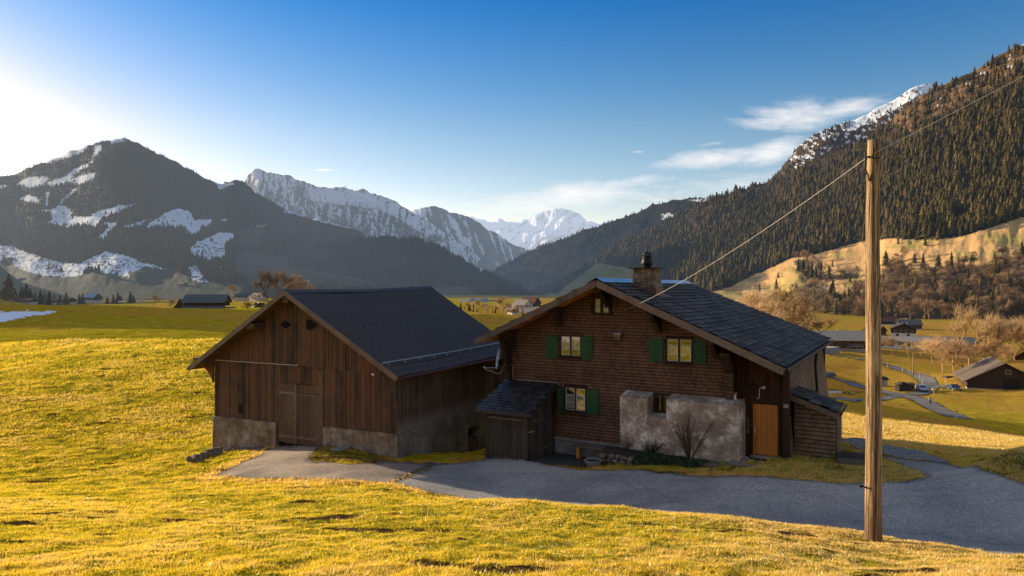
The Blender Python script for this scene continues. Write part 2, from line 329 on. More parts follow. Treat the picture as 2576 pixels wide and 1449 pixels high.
# ------------------------------------------------------------------ ground: thin-plate spline through surveyed heights, in (bearing, log distance)
# control: bearing tangent as photo column, distance along the view axis, height below the camera
G_PTS = [(c, Y, -1.7 - k * Y) for c, k in ((-900, .215), (0, .215), (640, .213), (1288, .213), (1900, .213), (2576, .218), (3500, .225)) for Y in (4, 6, 8.5)]
G_PTS += [(-900, 12, -4.2), (0, 13, -4.4), (0, 19, -5.75), (0, 24, -6.85), (0, 30, -7.55), (0, 45, -7.07), (0, 62, -6.2), (0, 90, -6.35), (0, 115, -8.6), (0, 150, -9.3), (0, 190, -8.2), (0, 260, -6.4), (0, 340, -11), (0, 600, -13),
  (300, 13, -4.45), (300, 20, -6.0), (300, 25, -6.95), (300, 31, -7.6), (300, 48, -6.9), (300, 66, -5.8), (300, 95, -5.7), (300, 120, -7.9), (300, 150, -8.4), (300, 250, -6.5), (300, 330, -11), (300, 600, -13),
  (541, 32.2, -7.45), (530, 38, -7.6), (545, 26, -6.95), (560, 85, -5.45), (560, 110, -7.8), (600, 200, -9.4), (600, 150, -8.6), (600, 330, -13.4), (500, 330, -13.0), (620, 800, -13),
  (560, 60, -6.3), (700, 23.5, -6.55), (850, 30.2, -6.72), (800, 27.5, -6.66), (900, 25, -6.62), (640, 16, -5.15), (640, 20, -5.95), (990, 27.9, -6.78), (990, 18, -5.5), (990, 22.6, -6.45), (990, 24.3, -6.65),
  (1201, 33.2, -7.8), (1150, 30, -7.2), (1100, 45, -8.0), (900, 45, -7.6), (900, 90, -7.0), (1180, 180, -6.9), (1280, 180, -7.3), (1230, 100, -7.6), (1230, 260, -12), (1250, 400, -14.5), (1250, 800, -14),
  (1288, 13, -4.45), (1288, 17.6, -5.36), (1288, 18.3, -5.6), (1288, 20.4, -6.4), (1288, 27, -6.72), (1340, 28.5, -6.8), (1487, 27.3, -6.77), (1420, 45, -8.0), (1450, 180, -10),
  (1600, 12, -4.25), (1600, 16.4, -5.21), (1600, 17.1, -5.45), (1600, 19.2, -6.22), (1600, 24, -6.30), (1640, 25.5, -6.42), (1800, 24.2, -6.22),
  (1900, 11, -4.05), (1900, 15.3, -5.07), (1900, 16.0, -5.32), (1900, 18.2, -6.16), (1900, 22, -6.09), (1920, 25, -6.06), (2090, 25, -6.08), (2104, 24.4, -6.05), (2100, 32, -7.1), (1850, 45, -8.6), (1800, 200, -17),
  (2190, 10, -4.0), (2190, 13.5, -4.89), (2190, 14.4, -5.06), (2190, 15.0, -5.30), (2190, 17, -6.05), (2190, 21.3, -5.96), (2200, 26, -6.45), (2140, 31, -6.75), (2250, 28, -6.6),
  (2400, 10, -4.0), (2400, 12.6, -4.80), (2400, 13.6, -5.05), (2400, 15.7, -5.93), (2400, 21, -5.80), (2400, 27, -6.75), (2400, 38, -8.4), (2400, 60, -12.3), (2400, 92, -17.4), (2400, 115, -21.5), (2342, 151, -25.2), (2318, 176, -25.1),
  (2130, 45, -9.0), (2130, 70, -12.6), (2130, 98, -16.1), (2130, 125, -19.8), (2130, 160, -24.6), (2130, 215, -26.5), (2150, 290, -27.8), (2100, 330, -28),
  (2576, 12.4, -4.80), (2576, 12.9, -5.05), (2576, 14.6, -5.65), (2576, 20.5, -5.86), (2530, 23.2, -5.42), (2470, 24.0, -6.1), (2620, 24.5, -5.5), (2576, 30, -7.0), (2576, 45, -10.0), (2576, 75, -15.9), (2576, 95, -20.5), (2576, 130, -24), (2520, 168, -24.6), (2576, 215, -26.8),
  (2400, 215, -26.4), (2300, 330, -28), (2265, 460, -27.6), (2400, 600, -28), (2576, 420, -27.7), (2200, 640, -28), (1800, 500, -22), (1900, 900, -22), (2576, 800, -28), (1288, 1500, -18), (300, 1500, -16), (640, 300, -9), (640, 380, -8.4), (640, 440, -7.6), (560, 440, -8.2), (640, 600, -9), (2362, 182, -24.8), (2445, 188, -22.8), (2497, 195, -21.5), (2576, 200, -20.8), (2420, 214, -26.4), (2500, 216, -26.6), (2300, 1500, -25),
  (-900, 30, -7.8), (-900, 90, -7), (-900, 260, -7), (-900, 800, -12), (3500, 13, -5.5), (3500, 25, -6.5), (3500, 75, -17), (3500, 170, -25), (3500, 420, -28), (3500, 1000, -28)]
_a = np.array(G_PTS, dtype=float); _u = (_a[:, 0] - PCX) / FPX * 2.2; _l = np.log(_a[:, 1]) * 1.5; _r = _a[:, 2] / _a[:, 1]
def _phi(d2): return np.where(d2 > 1e-12, .5 * d2 * np.log(np.maximum(d2, 1e-12)), 0)
_n = len(_a); _K = _phi((_u[:, None] - _u) ** 2 + (_l[:, None] - _l) ** 2) + np.eye(_n) * 1e-4
_P = np.stack([np.ones(_n), _u, _l], 1); _A = np.block([[_K, _P], [_P.T, np.zeros((3, 3))]])
_W = np.linalg.solve(_A, np.concatenate([_r, np.zeros(3)]))
def G0(x, y):
    x = np.asarray(x, dtype=float); y = np.asarray(y, dtype=float); yy = np.maximum(y, 4.0)
    u = np.clip(x / yy, -1.6, 1.6) * 2.2; l = np.log(np.minimum(yy, 1600)) * 1.5; s = u.shape; u = u.ravel(); l = l.ravel(); out = np.empty(len(u))
    for i in range(0, len(u), 40000):
        a = u[i:i + 40000]; b = l[i:i + 40000]
        out[i:i + 40000] = _phi((a[:, None] - _u) ** 2 + (b[:, None] - _l) ** 2) @ _W[:_n] + _W[_n] + _W[_n + 1] * a + _W[_n + 2] * b
    z = out.reshape(s) * yy
    return z + np.where(y < 4.0, (4.0 - y) * .215, 0)
def px2xy(px, py, lo=6, hi=700):    # where a sight line of the survey photo meets the ground
    u = (px - PCX) / FPX; r = -(py - PCY) / FPX; Y = np.exp(np.linspace(math.log(lo), math.log(hi), 1500)); d = G0(u * Y, Y) / Y - r
    k = np.argmax(d > 0) if (d > 0).any() else len(Y) - 1
    k = max(k, 1); t = d[k - 1] / (d[k - 1] - d[k]) if d[k] != d[k - 1] else 0
    y = Y[k - 1] + (Y[k] - Y[k - 1]) * min(max(t, 0), 1); return (u * y, y)
def zc(a, b, s=1200 / 2258, x0=600, y0=950): return ((x0 + a * s) / 1.39752, (y0 + b * s) / 1.39752)
def zr(a, b): return zc(a, b, 900 / 2268, 2700, 1450)
def zv(a, b): return zc(a, b, 720 / 2484, 2880, 1080)
def z2c(a, b): return zc(a, b, 1400 / 2415, 1600, 880)
APRON = [px2xy(*zc(*p), lo=21) for p in ((1755, 1280), (1600, 1345), (1440, 1412), (1200, 1396), (900, 1382), (520, 1380), (275, 1362), (420, 1300), (590, 1225), (650, 1185))]
APRON += [(-9.98, 30.35), (-8.0, 29.35)] + [px2xy(*zc(*p), lo=21) for p in ((905, 1245), (945, 1266), (1200, 1280), (1450, 1270))]
ROAD = [(x / FPX * Y - PCX / FPX * Y, Y) for x, Y in ((985, 23.4), (1040, 22.4), (1150, 21.4), (1288, 20.2), (1440, 19.6), (1600, 18.9), (1750, 18.3), (1900, 17.8), (2050, 17.1), (2190, 16.4), (2300, 15.6), (2400, 14.9), (2576, 13.7), (2800, 12.0), (3100, 10.4))]
ROAD += [(20.5, 12.5), (17.5, 18.2)] + [px2xy(*zr(*p), lo=14.5) for p in ((2268, 632), (2100, 565), (1920, 505), (1750, 492), (1600, 462), (1400, 440), (1180, 418), (980, 380), (800, 330), (700, 295), (760, 330), (860, 372), (1000, 405), (1150, 450), (1290, 512), (1385, 570), (1300, 605), (1200, 620), (1000, 628), (840, 632), (400, 612), (0, 570))]
ROAD += [px2xy(*z2c(*p), lo=19) for p in ((1500, 1372), (1000, 1330), (500, 1284), (250, 1268), (0, 1264))] + [px2xy(*zc(*p), lo=21) for p in ((2100, 1258), (1765, 1282))]
GRAVEL = [px2xy(*zr(*p), lo=16) for p in ((600, 215), (800, 245), (1000, 285), (1250, 330), (1480, 385), (1610, 465), (1400, 438), (1180, 415), (980, 378), (800, 322), (640, 262))]
def vroad(pts, w): # ribbon polygon along a centre line
    L = []; R_ = []
    for i, p in enumerate(pts):
        a = pts[max(i - 1, 0)]; b = pts[min(i + 1, len(pts) - 1)]; d = Vector((b[0] - a[0], b[1] - a[1])).normalized()
        ww = w[i] if isinstance(w, (list, tuple)) else w
        L.append((p[0] - d.y * ww, p[1] + d.x * ww)); R_.append((p[0] + d.y * ww, p[1] - d.x * ww))
    return L + R_[::-1]
_far = dict(lo=100)
VROAD = [px2xy(*zv(*p), **_far) for p in ((-150, 520), (80, 560), (300, 600), (520, 640), (720, 672), (900, 720), (1080, 780), (1220, 830), (1310, 890), (1350, 950), (1270, 1020), (1150, 1055))]
VROAD2 = [px2xy(*zv(*p), **_far) for p in ((-150, 800), (100, 830), (300, 885), (520, 960), (720, 1020), (900, 1050), (1100, 1075), (1250, 1130), (1400, 1215), (1600, 1310), (1700, 1345))]
VROAD3 = [px2xy(*zv(*p), **_far) for p in ((1640, 965), (1480, 945), (1360, 935))]
VROAD4 = [px2xy(*zv(*p), **_far) for p in ((950, 1070), (820, 1100), (700, 1120), (520, 1135), (300, 1120))]
ROADS_V = [vroad(VROAD, 2.1), vroad(VROAD2, 2.2), vroad(VROAD3, 1.8), vroad(VROAD4, 1.6)]
def house_w(x, y): return (.03 + x * math.cos(rad(30)) + y * math.sin(rad(30)), 30.005 - x * math.sin(rad(30)) + y * math.cos(rad(30)))
def barn_w(x, y): return (-13.688 + x * math.cos(rad(25)) + y * math.sin(rad(25)), 32.147 - x * math.sin(rad(25)) + y * math.cos(rad(25)))
F_HOUSE = [house_w(*p) for p in ((0, 0), (11.2, 0), (11.2, 13.5), (0, 13.5))]; F_SHED = [house_w(*p) for p in ((0, -2.2), (2.05, -2.2), (2.05, 0), (0, 0))]
F_ANNEX = [house_w(*p) for p in ((11.1, 1), (12.6, 1), (12.6, 3.2), (11.1, 3.2))]
F_BARN = [barn_w(*p) for p in ((0, 0), (10.04, 0), (10.04, 10.3), (0, 10.3))]
YARD = [house_w(*p) for p in ((2.05, 0), (5.1, 0), (4.6, -1.6), (4.4, -2.3), (1.9, -2.5))]     # dark tarmac yard in front of the bench
def G(x, y):      # final ground height
    x = np.asarray(x, dtype=float); y = np.asarray(y, dtype=float)
    z = G0(x, y); near = sstep(4, 9, y) 
    z = z + (fbm(x * .9, y * .9, 3) - .5) * .14 * near + (fbm(x * 3.2, y * 3.2, 5, 3) - .5) * .095 * near * (1 - .8 * sstep(35, 70, y))
    z = z + (fbm(x * .11, y * .11, 9, 3) - .5) * 1.0 * sstep(40, 80, y) * (1 - sstep(400, 900, y))
    return z
def cut(x, y, z):  # sink the ground under paved sheets and buildings so the sheets lie clear of it
    m = np.zeros(x.shape, dtype=bool); nr = (y < 45) & (np.abs(x) < 40)
    xs, ys = x[nr], y[nr]; d = np.minimum.reduce([polydist(xs, ys, p) for p in (ROAD, APRON, YARD, GRAVEL)])
    z = z.copy(); z[nr] -= .11 * sstep(-.02, .16, -d)
    d = np.minimum.reduce([polydist(xs, ys, p) for p in (F_HOUSE, F_SHED, F_BARN, F_ANNEX)]); z[nr] -= .5 * sstep(.1, .5, -d)
    fr_ = (y > 90) & (y < 420) & (x > 20); xs, ys = x[fr_], y[fr_]; d = np.minimum.reduce([polydist(xs, ys, p) for p in ROADS_V]); z[fr_] -= .35 * sstep(-.3, .7, -d)
    return z
def bare_soil(x, y): return sstep(.685, .735, fbm(x * .75, y * 1.9, 88, 4))
def make_ground(mat):
    us = np.concatenate([np.linspace(-1.9, -.84, 40, endpoint=False), np.linspace(-.84, .84, 431), np.linspace(.84, 1.9, 41)[1:]])
    Ys = np.concatenate([np.exp(np.arange(math.log(4.0), math.log(60), .0085)), np.exp(np.arange(math.log(60), math.log(3500), .016))])
    U, Y = np.meshgrid(us, Ys); X = U * Y; Z = cut(X, Y, G(X, Y))
    # dry grass, dark lawn and snow fields
    ed = np.full(X.shape, 9.0); nr = (Y < 45) & (np.abs(X) < 40)
    ed[nr] = np.minimum.reduce([np.abs(polydist(X[nr], Y[nr], p)) for p in (ROAD, APRON, GRAVEL)])
    dry = sstep(1.3, .15, ed + (fbm(X * 1.4, Y * 1.4, 31) - .5) * 1.2)
    right = sstep(.40, .52, U) * sstep(24, 30, Y) * (1 - sstep(60, 120, Y)); dry = np.maximum(dry, right * .85)
    bank = sstep(.1, .5, U) * (1 - sstep(13, 19, Y)) * sstep(8.5, 14, Y); dry = np.maximum(dry, bank * .75)
    dry = np.clip(dry + (fbm(X * .35, Y * .35, 41) - .5) * .7 * sstep(.2, .8, fbm(X * .05, Y * .05, 43)), 0, 1)
    dry = np.clip(dry + sstep(100, 140, Y) * (.40 + .9 * (fbm(X * .022, Y * .022, 45) - .5)) * (1 - sstep(1500, 2500, Y)), 0, 1)
    dry = np.clip(dry + .22 * sstep(.25, .4, U) * sstep(80, 120, Y) * (1 - sstep(900, 1500, Y)), 0, 1); px = PCX + FPX * U; py = PCY - FPX * Z / Y
    S = inpoly(px + (fbm(X * .2, Y * .08, 51) - .5) * 40, py + (fbm(X * .6, Y * .2, 53) - .5) * 10, [(-260, 785), (0, 784), (60, 782), (140, 784), (118, 792), (60, 798), (0, 812), (-260, 830)]) & (Y > 150) & (Y < 300)
    lawn_mask = sstep(.3, .55, U) * (1 - sstep(24.5, 26, Y)) * sstep(20.5, 21.5, Y)      # darker lawn beside the house
    nY, nX = X.shape; idx = np.arange(nY * nX).reshape(nY, nX)
    F = np.stack([idx[:-1, :-1], idx[:-1, 1:], idx[1:, 1:], idx[1:, :-1]], -1).reshape(-1, 4)
    o = np_mesh('ground', np.stack([X, Y, Z], -1).reshape(-1, 3), F, mat, {'dry': dry.ravel(), 'snow': S.astype(float).ravel(), 'dark_lawn': lawn_mask.ravel(), 'bare': (bare_soil(X, Y) * (Y < 70)).ravel()}, smooth=True)
    return tag(o, kind='structure')
def sheet(name, poly, mat, lift=.012, step=.45, jit=.05, seed=1):
    r = np.random.default_rng(seed); pts = []; n = len(poly)
    for i in range(n):
        a = np.array(poly[i]); b = np.array(poly[(i + 1) % n]); k = max(1, int(np.hypot(*(b - a)) / (step * .5)))
        for j in range(k): pts.append(a + (b - a) * j / k + r.normal(0, jit, 2) * (0 if jit == 0 else 1))
    nb = len(pts); P = np.array(pts); lo = P.min(0); hi = P.max(0)
    gx, gy = np.meshgrid(np.arange(lo[0], hi[0], step), np.arange(lo[1], hi[1], step)); gx = gx.ravel() + r.uniform(-.1, .1, gx.size) * step; gy = gy.ravel() + r.uniform(-.1, .1, gy.size) * step
    ins = polydist(gx, gy, [tuple(p) for p in P]) < -step * .3
    A = np.concatenate([P, np.stack([gx[ins], gy[ins]], 1)])
    V, E_, Fa = delaunay_2d_cdt([Vector(p) for p in A], [(i, (i + 1) % nb) for i in range(nb)], [], 1, 1e-5)[:3]
    x = np.array([v.x for v in V]); y = np.array([v.y for v in V]); z = G(x, y) + lift
    me = bpy.data.meshes.new(name); me.from_pydata([tuple(q) for q in np.stack([x, y, z], 1)], [], [tuple(f) for f in Fa]); me.polygons.foreach_set('use_smooth', [True] * len(me.polygons))
    pd = -polydist(x, y, [tuple(p) for p in P]); at = me.attributes.new('edge', 'FLOAT', 'POINT'); at.data.foreach_set('value', pd.astype(np.float32))
    me.materials.append(mat); me.update(); o = bpy.data.objects.new(name, me); C.objects.link(o); return tag(o, kind='structure')

def m_ground():
    n = NT('meadow_mat'); p = n.pos(); dry = n.attr('dry'); snow = n.attr('snow'); dark_lawn = n.attr('dark_lawn')
    n1 = n.noise(p, .35, 5, .6); n2 = n.noise(p, 2.6, 6, .7); n3 = n.noise(p, 14, 5, .75)
    green = n.ramp(n.math('ADD', n.math('MULTIPLY', n1, .5), n.math('MULTIPLY', n2, .5)), [(.3, (.17, .155, .010)), (.48, (.44, .37, .022)), (.66, (.80, .62, .06))])
    straw = n.ramp(n2, [(.3, (.32, .16, .028)), (.5, (.58, .34, .065)), (.7, (.80, .53, .14))])
    c = n.mix(n.fr(n.math('ADD', dry, n.math('MULTIPLY', n.math('SUBTRACT', n2, .5), .8)), .25, .75), green, straw)
    c = n.mix(n.math('MULTIPLY', dark_lawn, .75), c, n.mix(n2, (.03, .045, .008), (.10, .085, .03)))
    soil = n.fr(n.math('ADD', n3, n.math('MULTIPLY', n2, .9)), .78, .62, 0, .6); c = n.mix(soil, c, (.07, .042, .018))
    c = n.mix(n.attr('bare'), c, n.mix(n3, (.05, .026, .012), (.20, .115, .055)))
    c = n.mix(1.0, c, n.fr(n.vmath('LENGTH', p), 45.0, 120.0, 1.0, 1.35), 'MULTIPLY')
    # upright blades catch a low sun: tilt the shading normal at random
    nv = n.noise(n.mapv(p, (7, 7, 7)), 1.0, 4, .7, out=1); geo = n.new('NewGeometry').outputs['Normal']
    tilt = n.vmath('SCALE', n.vmath('SUBTRACT', nv, (.5, .5, .5)), sc=5.5)
    nn = n.vmath('NORMALIZE', n.vmath('ADD', geo, tilt))
    sh = n.mixs(.5, n.diff(c, nn), n.trans(n.mix(1.0, c, (1.0, .95, .5), 'MULTIPLY'), nn))
    sn = n.bsdf((.78, .80, .84), .6)
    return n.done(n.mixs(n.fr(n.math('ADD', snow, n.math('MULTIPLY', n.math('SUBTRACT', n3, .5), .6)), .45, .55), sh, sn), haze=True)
def m_asphalt(name='asphalt_mat', base=(.29, .262, .235), lite=(.43, .392, .355), haze=False):
    n = NT(name); p = n.pos(); a = n.noise(p, .5, 5, .6); b = n.noise(p, 26, 3, .8); c2 = n.vor(p, 34); ed = n.attr('edge')
    c = n.mix(a, base, lite); c = n.mix(n.fr(c2, .10, .32, .5, 0), c, (.36, .35, .33)); c = n.mix(n.fr(b, .55, .75, 0, .5), c, (.07, .066, .062))
    c = n.mix(n.fr(n.math('ADD', ed, n.math('MULTIPLY', n.noise(p, 3, 4), .5)), .55, .25, 0, .75), c, (.035, .030, .024))
    ck = n.vor(n.vmath('ADD', p, n.vmath('SCALE', n.noise(p, 2, 3, out=1), sc=.9)), .16, 'DISTANCE_TO_EDGE'); c = n.mix(n.fr(ck, 0.001, .005, .28, 0), c, (.05, .015, .015))
    sp = n.vor(p, 24, out='Color'); sx = n.new('SeparateXYZ'); n.put(sx.inputs[0], sp); c = n.mix(1.0, c, n.ramp(sx.outputs[0], [(0, (.72, .72, .73)), (.5, (.97, .97, .97)), (.88, (1.05, 1.05, 1.05)), (1, (1.6, 1.58, 1.55))]), 'MULTIPLY')
    pt = n.noise(p, .23, 3, .5); c = n.mix(1.0, c, n.ramp(pt, [(.38, (.72, .73, .76)), (.5, (1, 1, 1)), (.62, (1.2, 1.15, 1.1))]), 'MULTIPLY'); wr = n.noise(n.mapv(p, (.25, 1.6, 1), rot=(0, 0, .35)), 1.3, 4); c = n.mix(n.fr(wr, .56, .74, 0, .35), c, (.07, .065, .06))
    return n.done(n.bsdf(c, .88, 0, n.bump(n.math('ADD', c2, n.math('MULTIPLY', b, .5)), .5, .012)), haze)
def m_gravel():
    n = NT('gravel_mat'); p = n.pos(); v = n.vor(p, 24, out='Color'); d = n.vor(p, 24)
    sx = n.new('SeparateXYZ'); n.put(sx.inputs[0], v); c = n.ramp(sx.outputs[0], [(0, (.10, .095, .09)), (.5, (.25, .24, .23)), (1, (.48, .46, .44))])
    return n.done(n.bsdf(c, .9, 0, n.bump(d, 1.0, .06)))

# ------------------------------------------------------------------ grass blades
def grass(name, N, ylo, yhi, u0, u1, hgt, mat, seed, blades=5, dryf=None, avoid=(), grow=14.0, spread=.05, where=None):
    r = np.random.default_rng(seed); Y = np.exp(r.uniform(math.log(ylo), math.log(yhi), N)); X = r.uniform(u0, u1, N) * Y
    k = np.ones(N, dtype=bool)
    for pl in avoid: k &= polydist(X, Y, pl) > -.02
    if where is not None: k &= where(X, Y)
    clump = fbm(X * 1.3, Y * 1.3, seed); k &= r.uniform(0, 1, N) < sstep(.18, .5, clump) * .9 + .12
    k &= r.uniform(0, 1, N) > bare_soil(X, Y) * .93
    X = X[k]; Y = Y[k]; clump = clump[k]; n = len(X); s = np.maximum(1.0, Y / grow)
    X = np.repeat(X, blades); Y = np.repeat(Y, blades); s = np.repeat(s, blades); clump = np.repeat(clump, blades); m = len(X)
    X = X + r.normal(0, spread, m) * s; Y = Y + r.normal(0, spread, m) * s; Z = G(X, Y) - .01
    for pl in avoid: Z = np.where(polydist(X, Y, pl) < -.07, -50.0, Z)
    h = hgt * s * r.uniform(.45, 1.25, m) * (.6 + .8 * clump); w = .0055 * s * r.uniform(.7, 1.6, m) * (hgt / .06) ** .5
    a = r.uniform(0, 2 * math.pi, m); lx = r.normal(.1, .45, m) * h; ly = r.normal(-.15, .45, m) * h
    V = np.empty((m, 3, 3)); cx, cy_ = np.cos(a) * w, np.sin(a) * w
    V[:, 0] = np.stack([X - cx, Y - cy_, Z], 1); V[:, 1] = np.stack([X + cx, Y + cy_, Z], 1); V[:, 2] = np.stack([X + lx, Y + ly, Z + h], 1)
    ok = Z > -45; V = V[ok]; m = len(V); x, y = X[ok], Y[ok]
    t = np.clip(r.uniform(0, 1, m) * .50 + (fbm(x * .45, y * .45, 77) - .5) * .9 + (fbm(x * 2.6, y * 2.6, 78, 3) - .5) * .9 + .28, 0, 1)
    if dryf is not None: t = np.clip(t + dryf(x, y), 0, 1)
    o = np_mesh(name, V.reshape(-1, 3), np.arange(m * 3).reshape(-1, 3), mat, {'t': np.repeat(t, 3)})
    return o
def grove_shadow(): pass
def m_grass():
    n = NT('grass_blade_mat'); t = n.attr('t')
    c = n.ramp(t, [(.0, (.06, .078, .006)), (.16, (.24, .23, .012)), (.36, (.62, .50, .022)), (.6, (.90, .67, .045)), (.8, (.93, .64, .12)), (1, (.95, .68, .27))])
    gl = n.new('BsdfGlossy'); gl.inputs['Roughness'].default_value = .38; n.put(gl.inputs[0], (.9, .9, .8))
    return n.done(n.mixs(.07, n.mixs(.62, n.diff(c), n.trans(n.mix(1.0, c, (1, .95, .55), 'MULTIPLY'))), gl.outputs[0]))
# ------------------------------------------------------------------ mountains: each a height field standing at its own distance
def interp(px, pts): p = np.array(pts, dtype=float); return np.interp(px, p[:, 0], p[:, 1])
def Z5(*pts): return [(.395 * a, 300.5 + .395 * b) for a, b in pts]
class Mtn:
    def __init__(s, sky, base, yb, yr, nx=420, ny=110, p=1.0, rough=.012, seed=1, gully=0.0):
        s.sky, s.base, s.p, s.seed, s.rough, s.gully = sky, base, p, seed, rough, gully
        s.yb, s.yr = yb, yr; s.x0, s.x1 = sky[0][0], sky[-1][0]; s.nx, s.ny = nx, ny
    def at(s, px, t):       # px column, t 0..1 base to crest, >1 behind
        u = (px - PCX) / FPX; r1 = -(interp(px, s.sky) - PCY) / FPX; r0 = -(interp(px, s.base) - PCY) / FPX
        yb = interp(px, s.yb); yr = interp(px, s.yr)
        Y = yb * (yr / yb) ** t; tt = np.clip(t, 0, 1); r = r0 + (r1 - r0) * tt ** s.p
        amp = s.rough * np.minimum(tt * 6, 1)
        n = (fbm(u * 22, tt * 5, s.seed, 5) - .5) + s.gully * (np.abs(fbm(u * 60, tt * 3, s.seed + 3, 4) - .5) * 2 - .3)
        Z = r * Y + n * amp * Y * (1 - .75 * sstep(.9, 1.0, tt)) - np.where(t > 1, (t - 1) * yr * .9, 0)
        jag = (fbm(u * 90, tt * 0 + 3.1, s.seed + 9, 4) - .5) * .3 * s.rough * Y * sstep(.85, 1, tt)
        return u * Y, Y, Z + jag
    def mesh(s, name, mat, colf):
        px, t = np.meshgrid(np.linspace(s.x0, s.x1, s.nx), np.concatenate([np.linspace(0, 1, s.ny), [1.04, 1.12, 1.25]]))
        X, Y, Z = s.at(px, t); qy = PCY - FPX * Z / Y; col = colf(px, qy, t, X, Y, Z)
        nY, nX = X.shape; idx = np.arange(nY * nX).reshape(nY, nX); F = np.stack([idx[:-1, :-1], idx[:-1, 1:], idx[1:, 1:], idx[1:, :-1]], -1).reshape(-1, 4)
        o = np_mesh(name, np.stack([X, Y, Z], -1).reshape(-1, 3), F, mat, {'col': col.reshape(-1, 3)}, smooth=True)
        return tag(o, kind='structure')
    def sample(s, n, r, tmax=1.0, xlo=None, xhi=None):
        px = r.uniform(s.x0 if xlo is None else xlo, s.x1 if xhi is None else xhi, n); t = r.uniform(0, tmax, n)
        X, Y, Z = s.at(px, t); return px, t, X, Y, Z, PCY - FPX * Z / Y
def m_mtn(name, var=.5, haze=True, sc=.02, bumpd=4.0):
    n = NT(name); p = n.pos(); c = n.attr('col', 'Color'); a = n.noise(p, sc, 6, .65); b = n.noise(p, sc * 8, 5, .7)
    k = n.math('ADD', n.math('MULTIPLY', n.math('ADD', a, b), var), 1 - var)
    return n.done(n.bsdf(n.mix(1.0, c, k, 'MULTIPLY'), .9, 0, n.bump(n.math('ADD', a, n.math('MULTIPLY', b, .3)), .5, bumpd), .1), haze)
SNOW = (.88, .93, 1.0); FLOOR = (.022, .022, .014); GRASSD = (.085, .072, .028); STRAW = (.62, .37, .145); ROCK = (.10, .095, .09)
def paint(shape, base): return np.ones(shape + (3,)) * np.array(base)

# ------------------------------------------------------------------ tree shapes
def conifer_proto(seed, layers=5, n=7, sl=.17):     # unit height, jagged tiers; returns V, F(tri), tint
    r = np.random.default_rng(seed); V = []; F = []
    for i in range(layers):
        z0 = .06 + .86 * i / layers; z1 = min(1.0, z0 + 1.75 * .9 / layers); R_ = sl * (1 - i / layers) ** .85 * r.uniform(.9, 1.1) + .012; o = len(V)
        V.append((r.normal(0, .008), r.normal(0, .008), z1)); ph = r.uniform(0, 6)
        for j in range(2 * n):
            a = ph + math.pi * j / n; k = (r.uniform(.7, 1.3) if j % 2 == 0 else r.uniform(.45, .7)); V.append((R_ * k * math.cos(a), R_ * k * math.sin(a), z0 + (0.0 if j % 2 == 0 else .03) + r.normal(0, .012)))
        for j in range(2 * n): F.append((o, o + 1 + j, o + 1 + (j + 1) % (2 * n)))
    return np.array(V), np.array(F)
def bare_proto(seed, twigs=220, n=3, up=.55, wide=.42, tw=.0035):   # unit height leafless crown: trunk, limbs and fine twig slivers
    r = np.random.default_rng(seed); V = []; F = []
    def sliver(a, b, w):
        a = np.array(a); b = np.array(b); d = b - a; q = np.cross(d, r.normal(0, 1, 3)); q = q / (np.linalg.norm(q) + 1e-9) * w; o = len(V); V.extend([a - q, a + q, b]); F.append((o, o + 1, o + 2))
    def limb(a, b, w0, w1):
        a = np.array(a); b = np.array(b); d = (b - a); d = d / np.linalg.norm(d); e = np.cross(d, (.3, .9, .2)); e /= np.linalg.norm(e); f = np.cross(d, e); o = len(V)
        for p, w in ((a, w0), (b, w1)):
            for j in range(3): V.append(p + w * (e * math.cos(j * 2.094) + f * math.sin(j * 2.094)))
        for j in range(3): k = (j + 1) % 3; F.append((o + j, o + k, o + 3 + k)); F.append((o + j, o + 3 + k, o + 3 + j))
    def grow(p, d, L, w, lev):
        q = p + d * L; limb(p, q, w, w * .68)
        if lev < 4:
            for f_ in (.25, .5, .75, 1.0): ends.append((p + d * L * f_, d))
        if lev == 0: return
        for _ in range(r.integers(2, 4)):
            nd = d * up + r.normal(0, .42, 3) * (1.0, 1.0, .7) + np.array((0, 0, .22)); nd /= np.linalg.norm(nd); grow(q, nd, L * r.uniform(.62, .86), w * .64, lev - 1)
    ends = []; grow(np.zeros(3), np.array((r.normal(0, .05), r.normal(0, .05), 1.0)), .20, .020, 5)
    Vn = np.array(V); top = max(v[2] for v in V)
    for i in range(twigs):
        q, d = ends[r.integers(len(ends))]; nd = d + r.normal(0, .55, 3) + np.array((0, 0, .25)); nd /= np.linalg.norm(nd); sliver(q, q + nd * r.uniform(.05, .15), tw)
    V = np.array(V, dtype=float); V /= V[:, 2].max(); rr = np.percentile(np.hypot(V[:, 0], V[:, 1]), 97); V[:, :2] *= wide / rr * np.minimum(1, .5 + V[:, 2:3] * 1.3)
    return V, np.array(F)
def scatter(name, protos, X, Y, Z, H, W, T, mat, r):   # many small trees in one mesh (far woods)
    n = len(X); which = r.integers(0, len(protos), n); Vs = []; Fs = []; Ts = []; o = 0
    for k, (V, F) in enumerate(protos):
        s = which == k; m = s.sum()
        if not m: continue
        a = r.uniform(0, 6.28, m); ca, sa = np.cos(a)[:, None], np.sin(a)[:, None]; h = H[s][:, None]; w = W[s][:, None]
        x = (V[None, :, 0] * ca - V[None, :, 1] * sa) * h * w + X[s][:, None]; y = (V[None, :, 0] * sa + V[None, :, 1] * ca) * h * w + Y[s][:, None]; z = V[None, :, 2] * h + Z[s][:, None]
        Vs.append(np.stack([x, y, z], -1).reshape(-1, 3)); Fs.append((F[None] + (np.arange(m) * len(V))[:, None, None] + o).reshape(-1, 3)); o += m * len(V); Ts.append(np.repeat(T[s], len(V)))
    return np_mesh(name, np.concatenate(Vs), np.concatenate(Fs), mat, {'t': np.concatenate(Ts)})
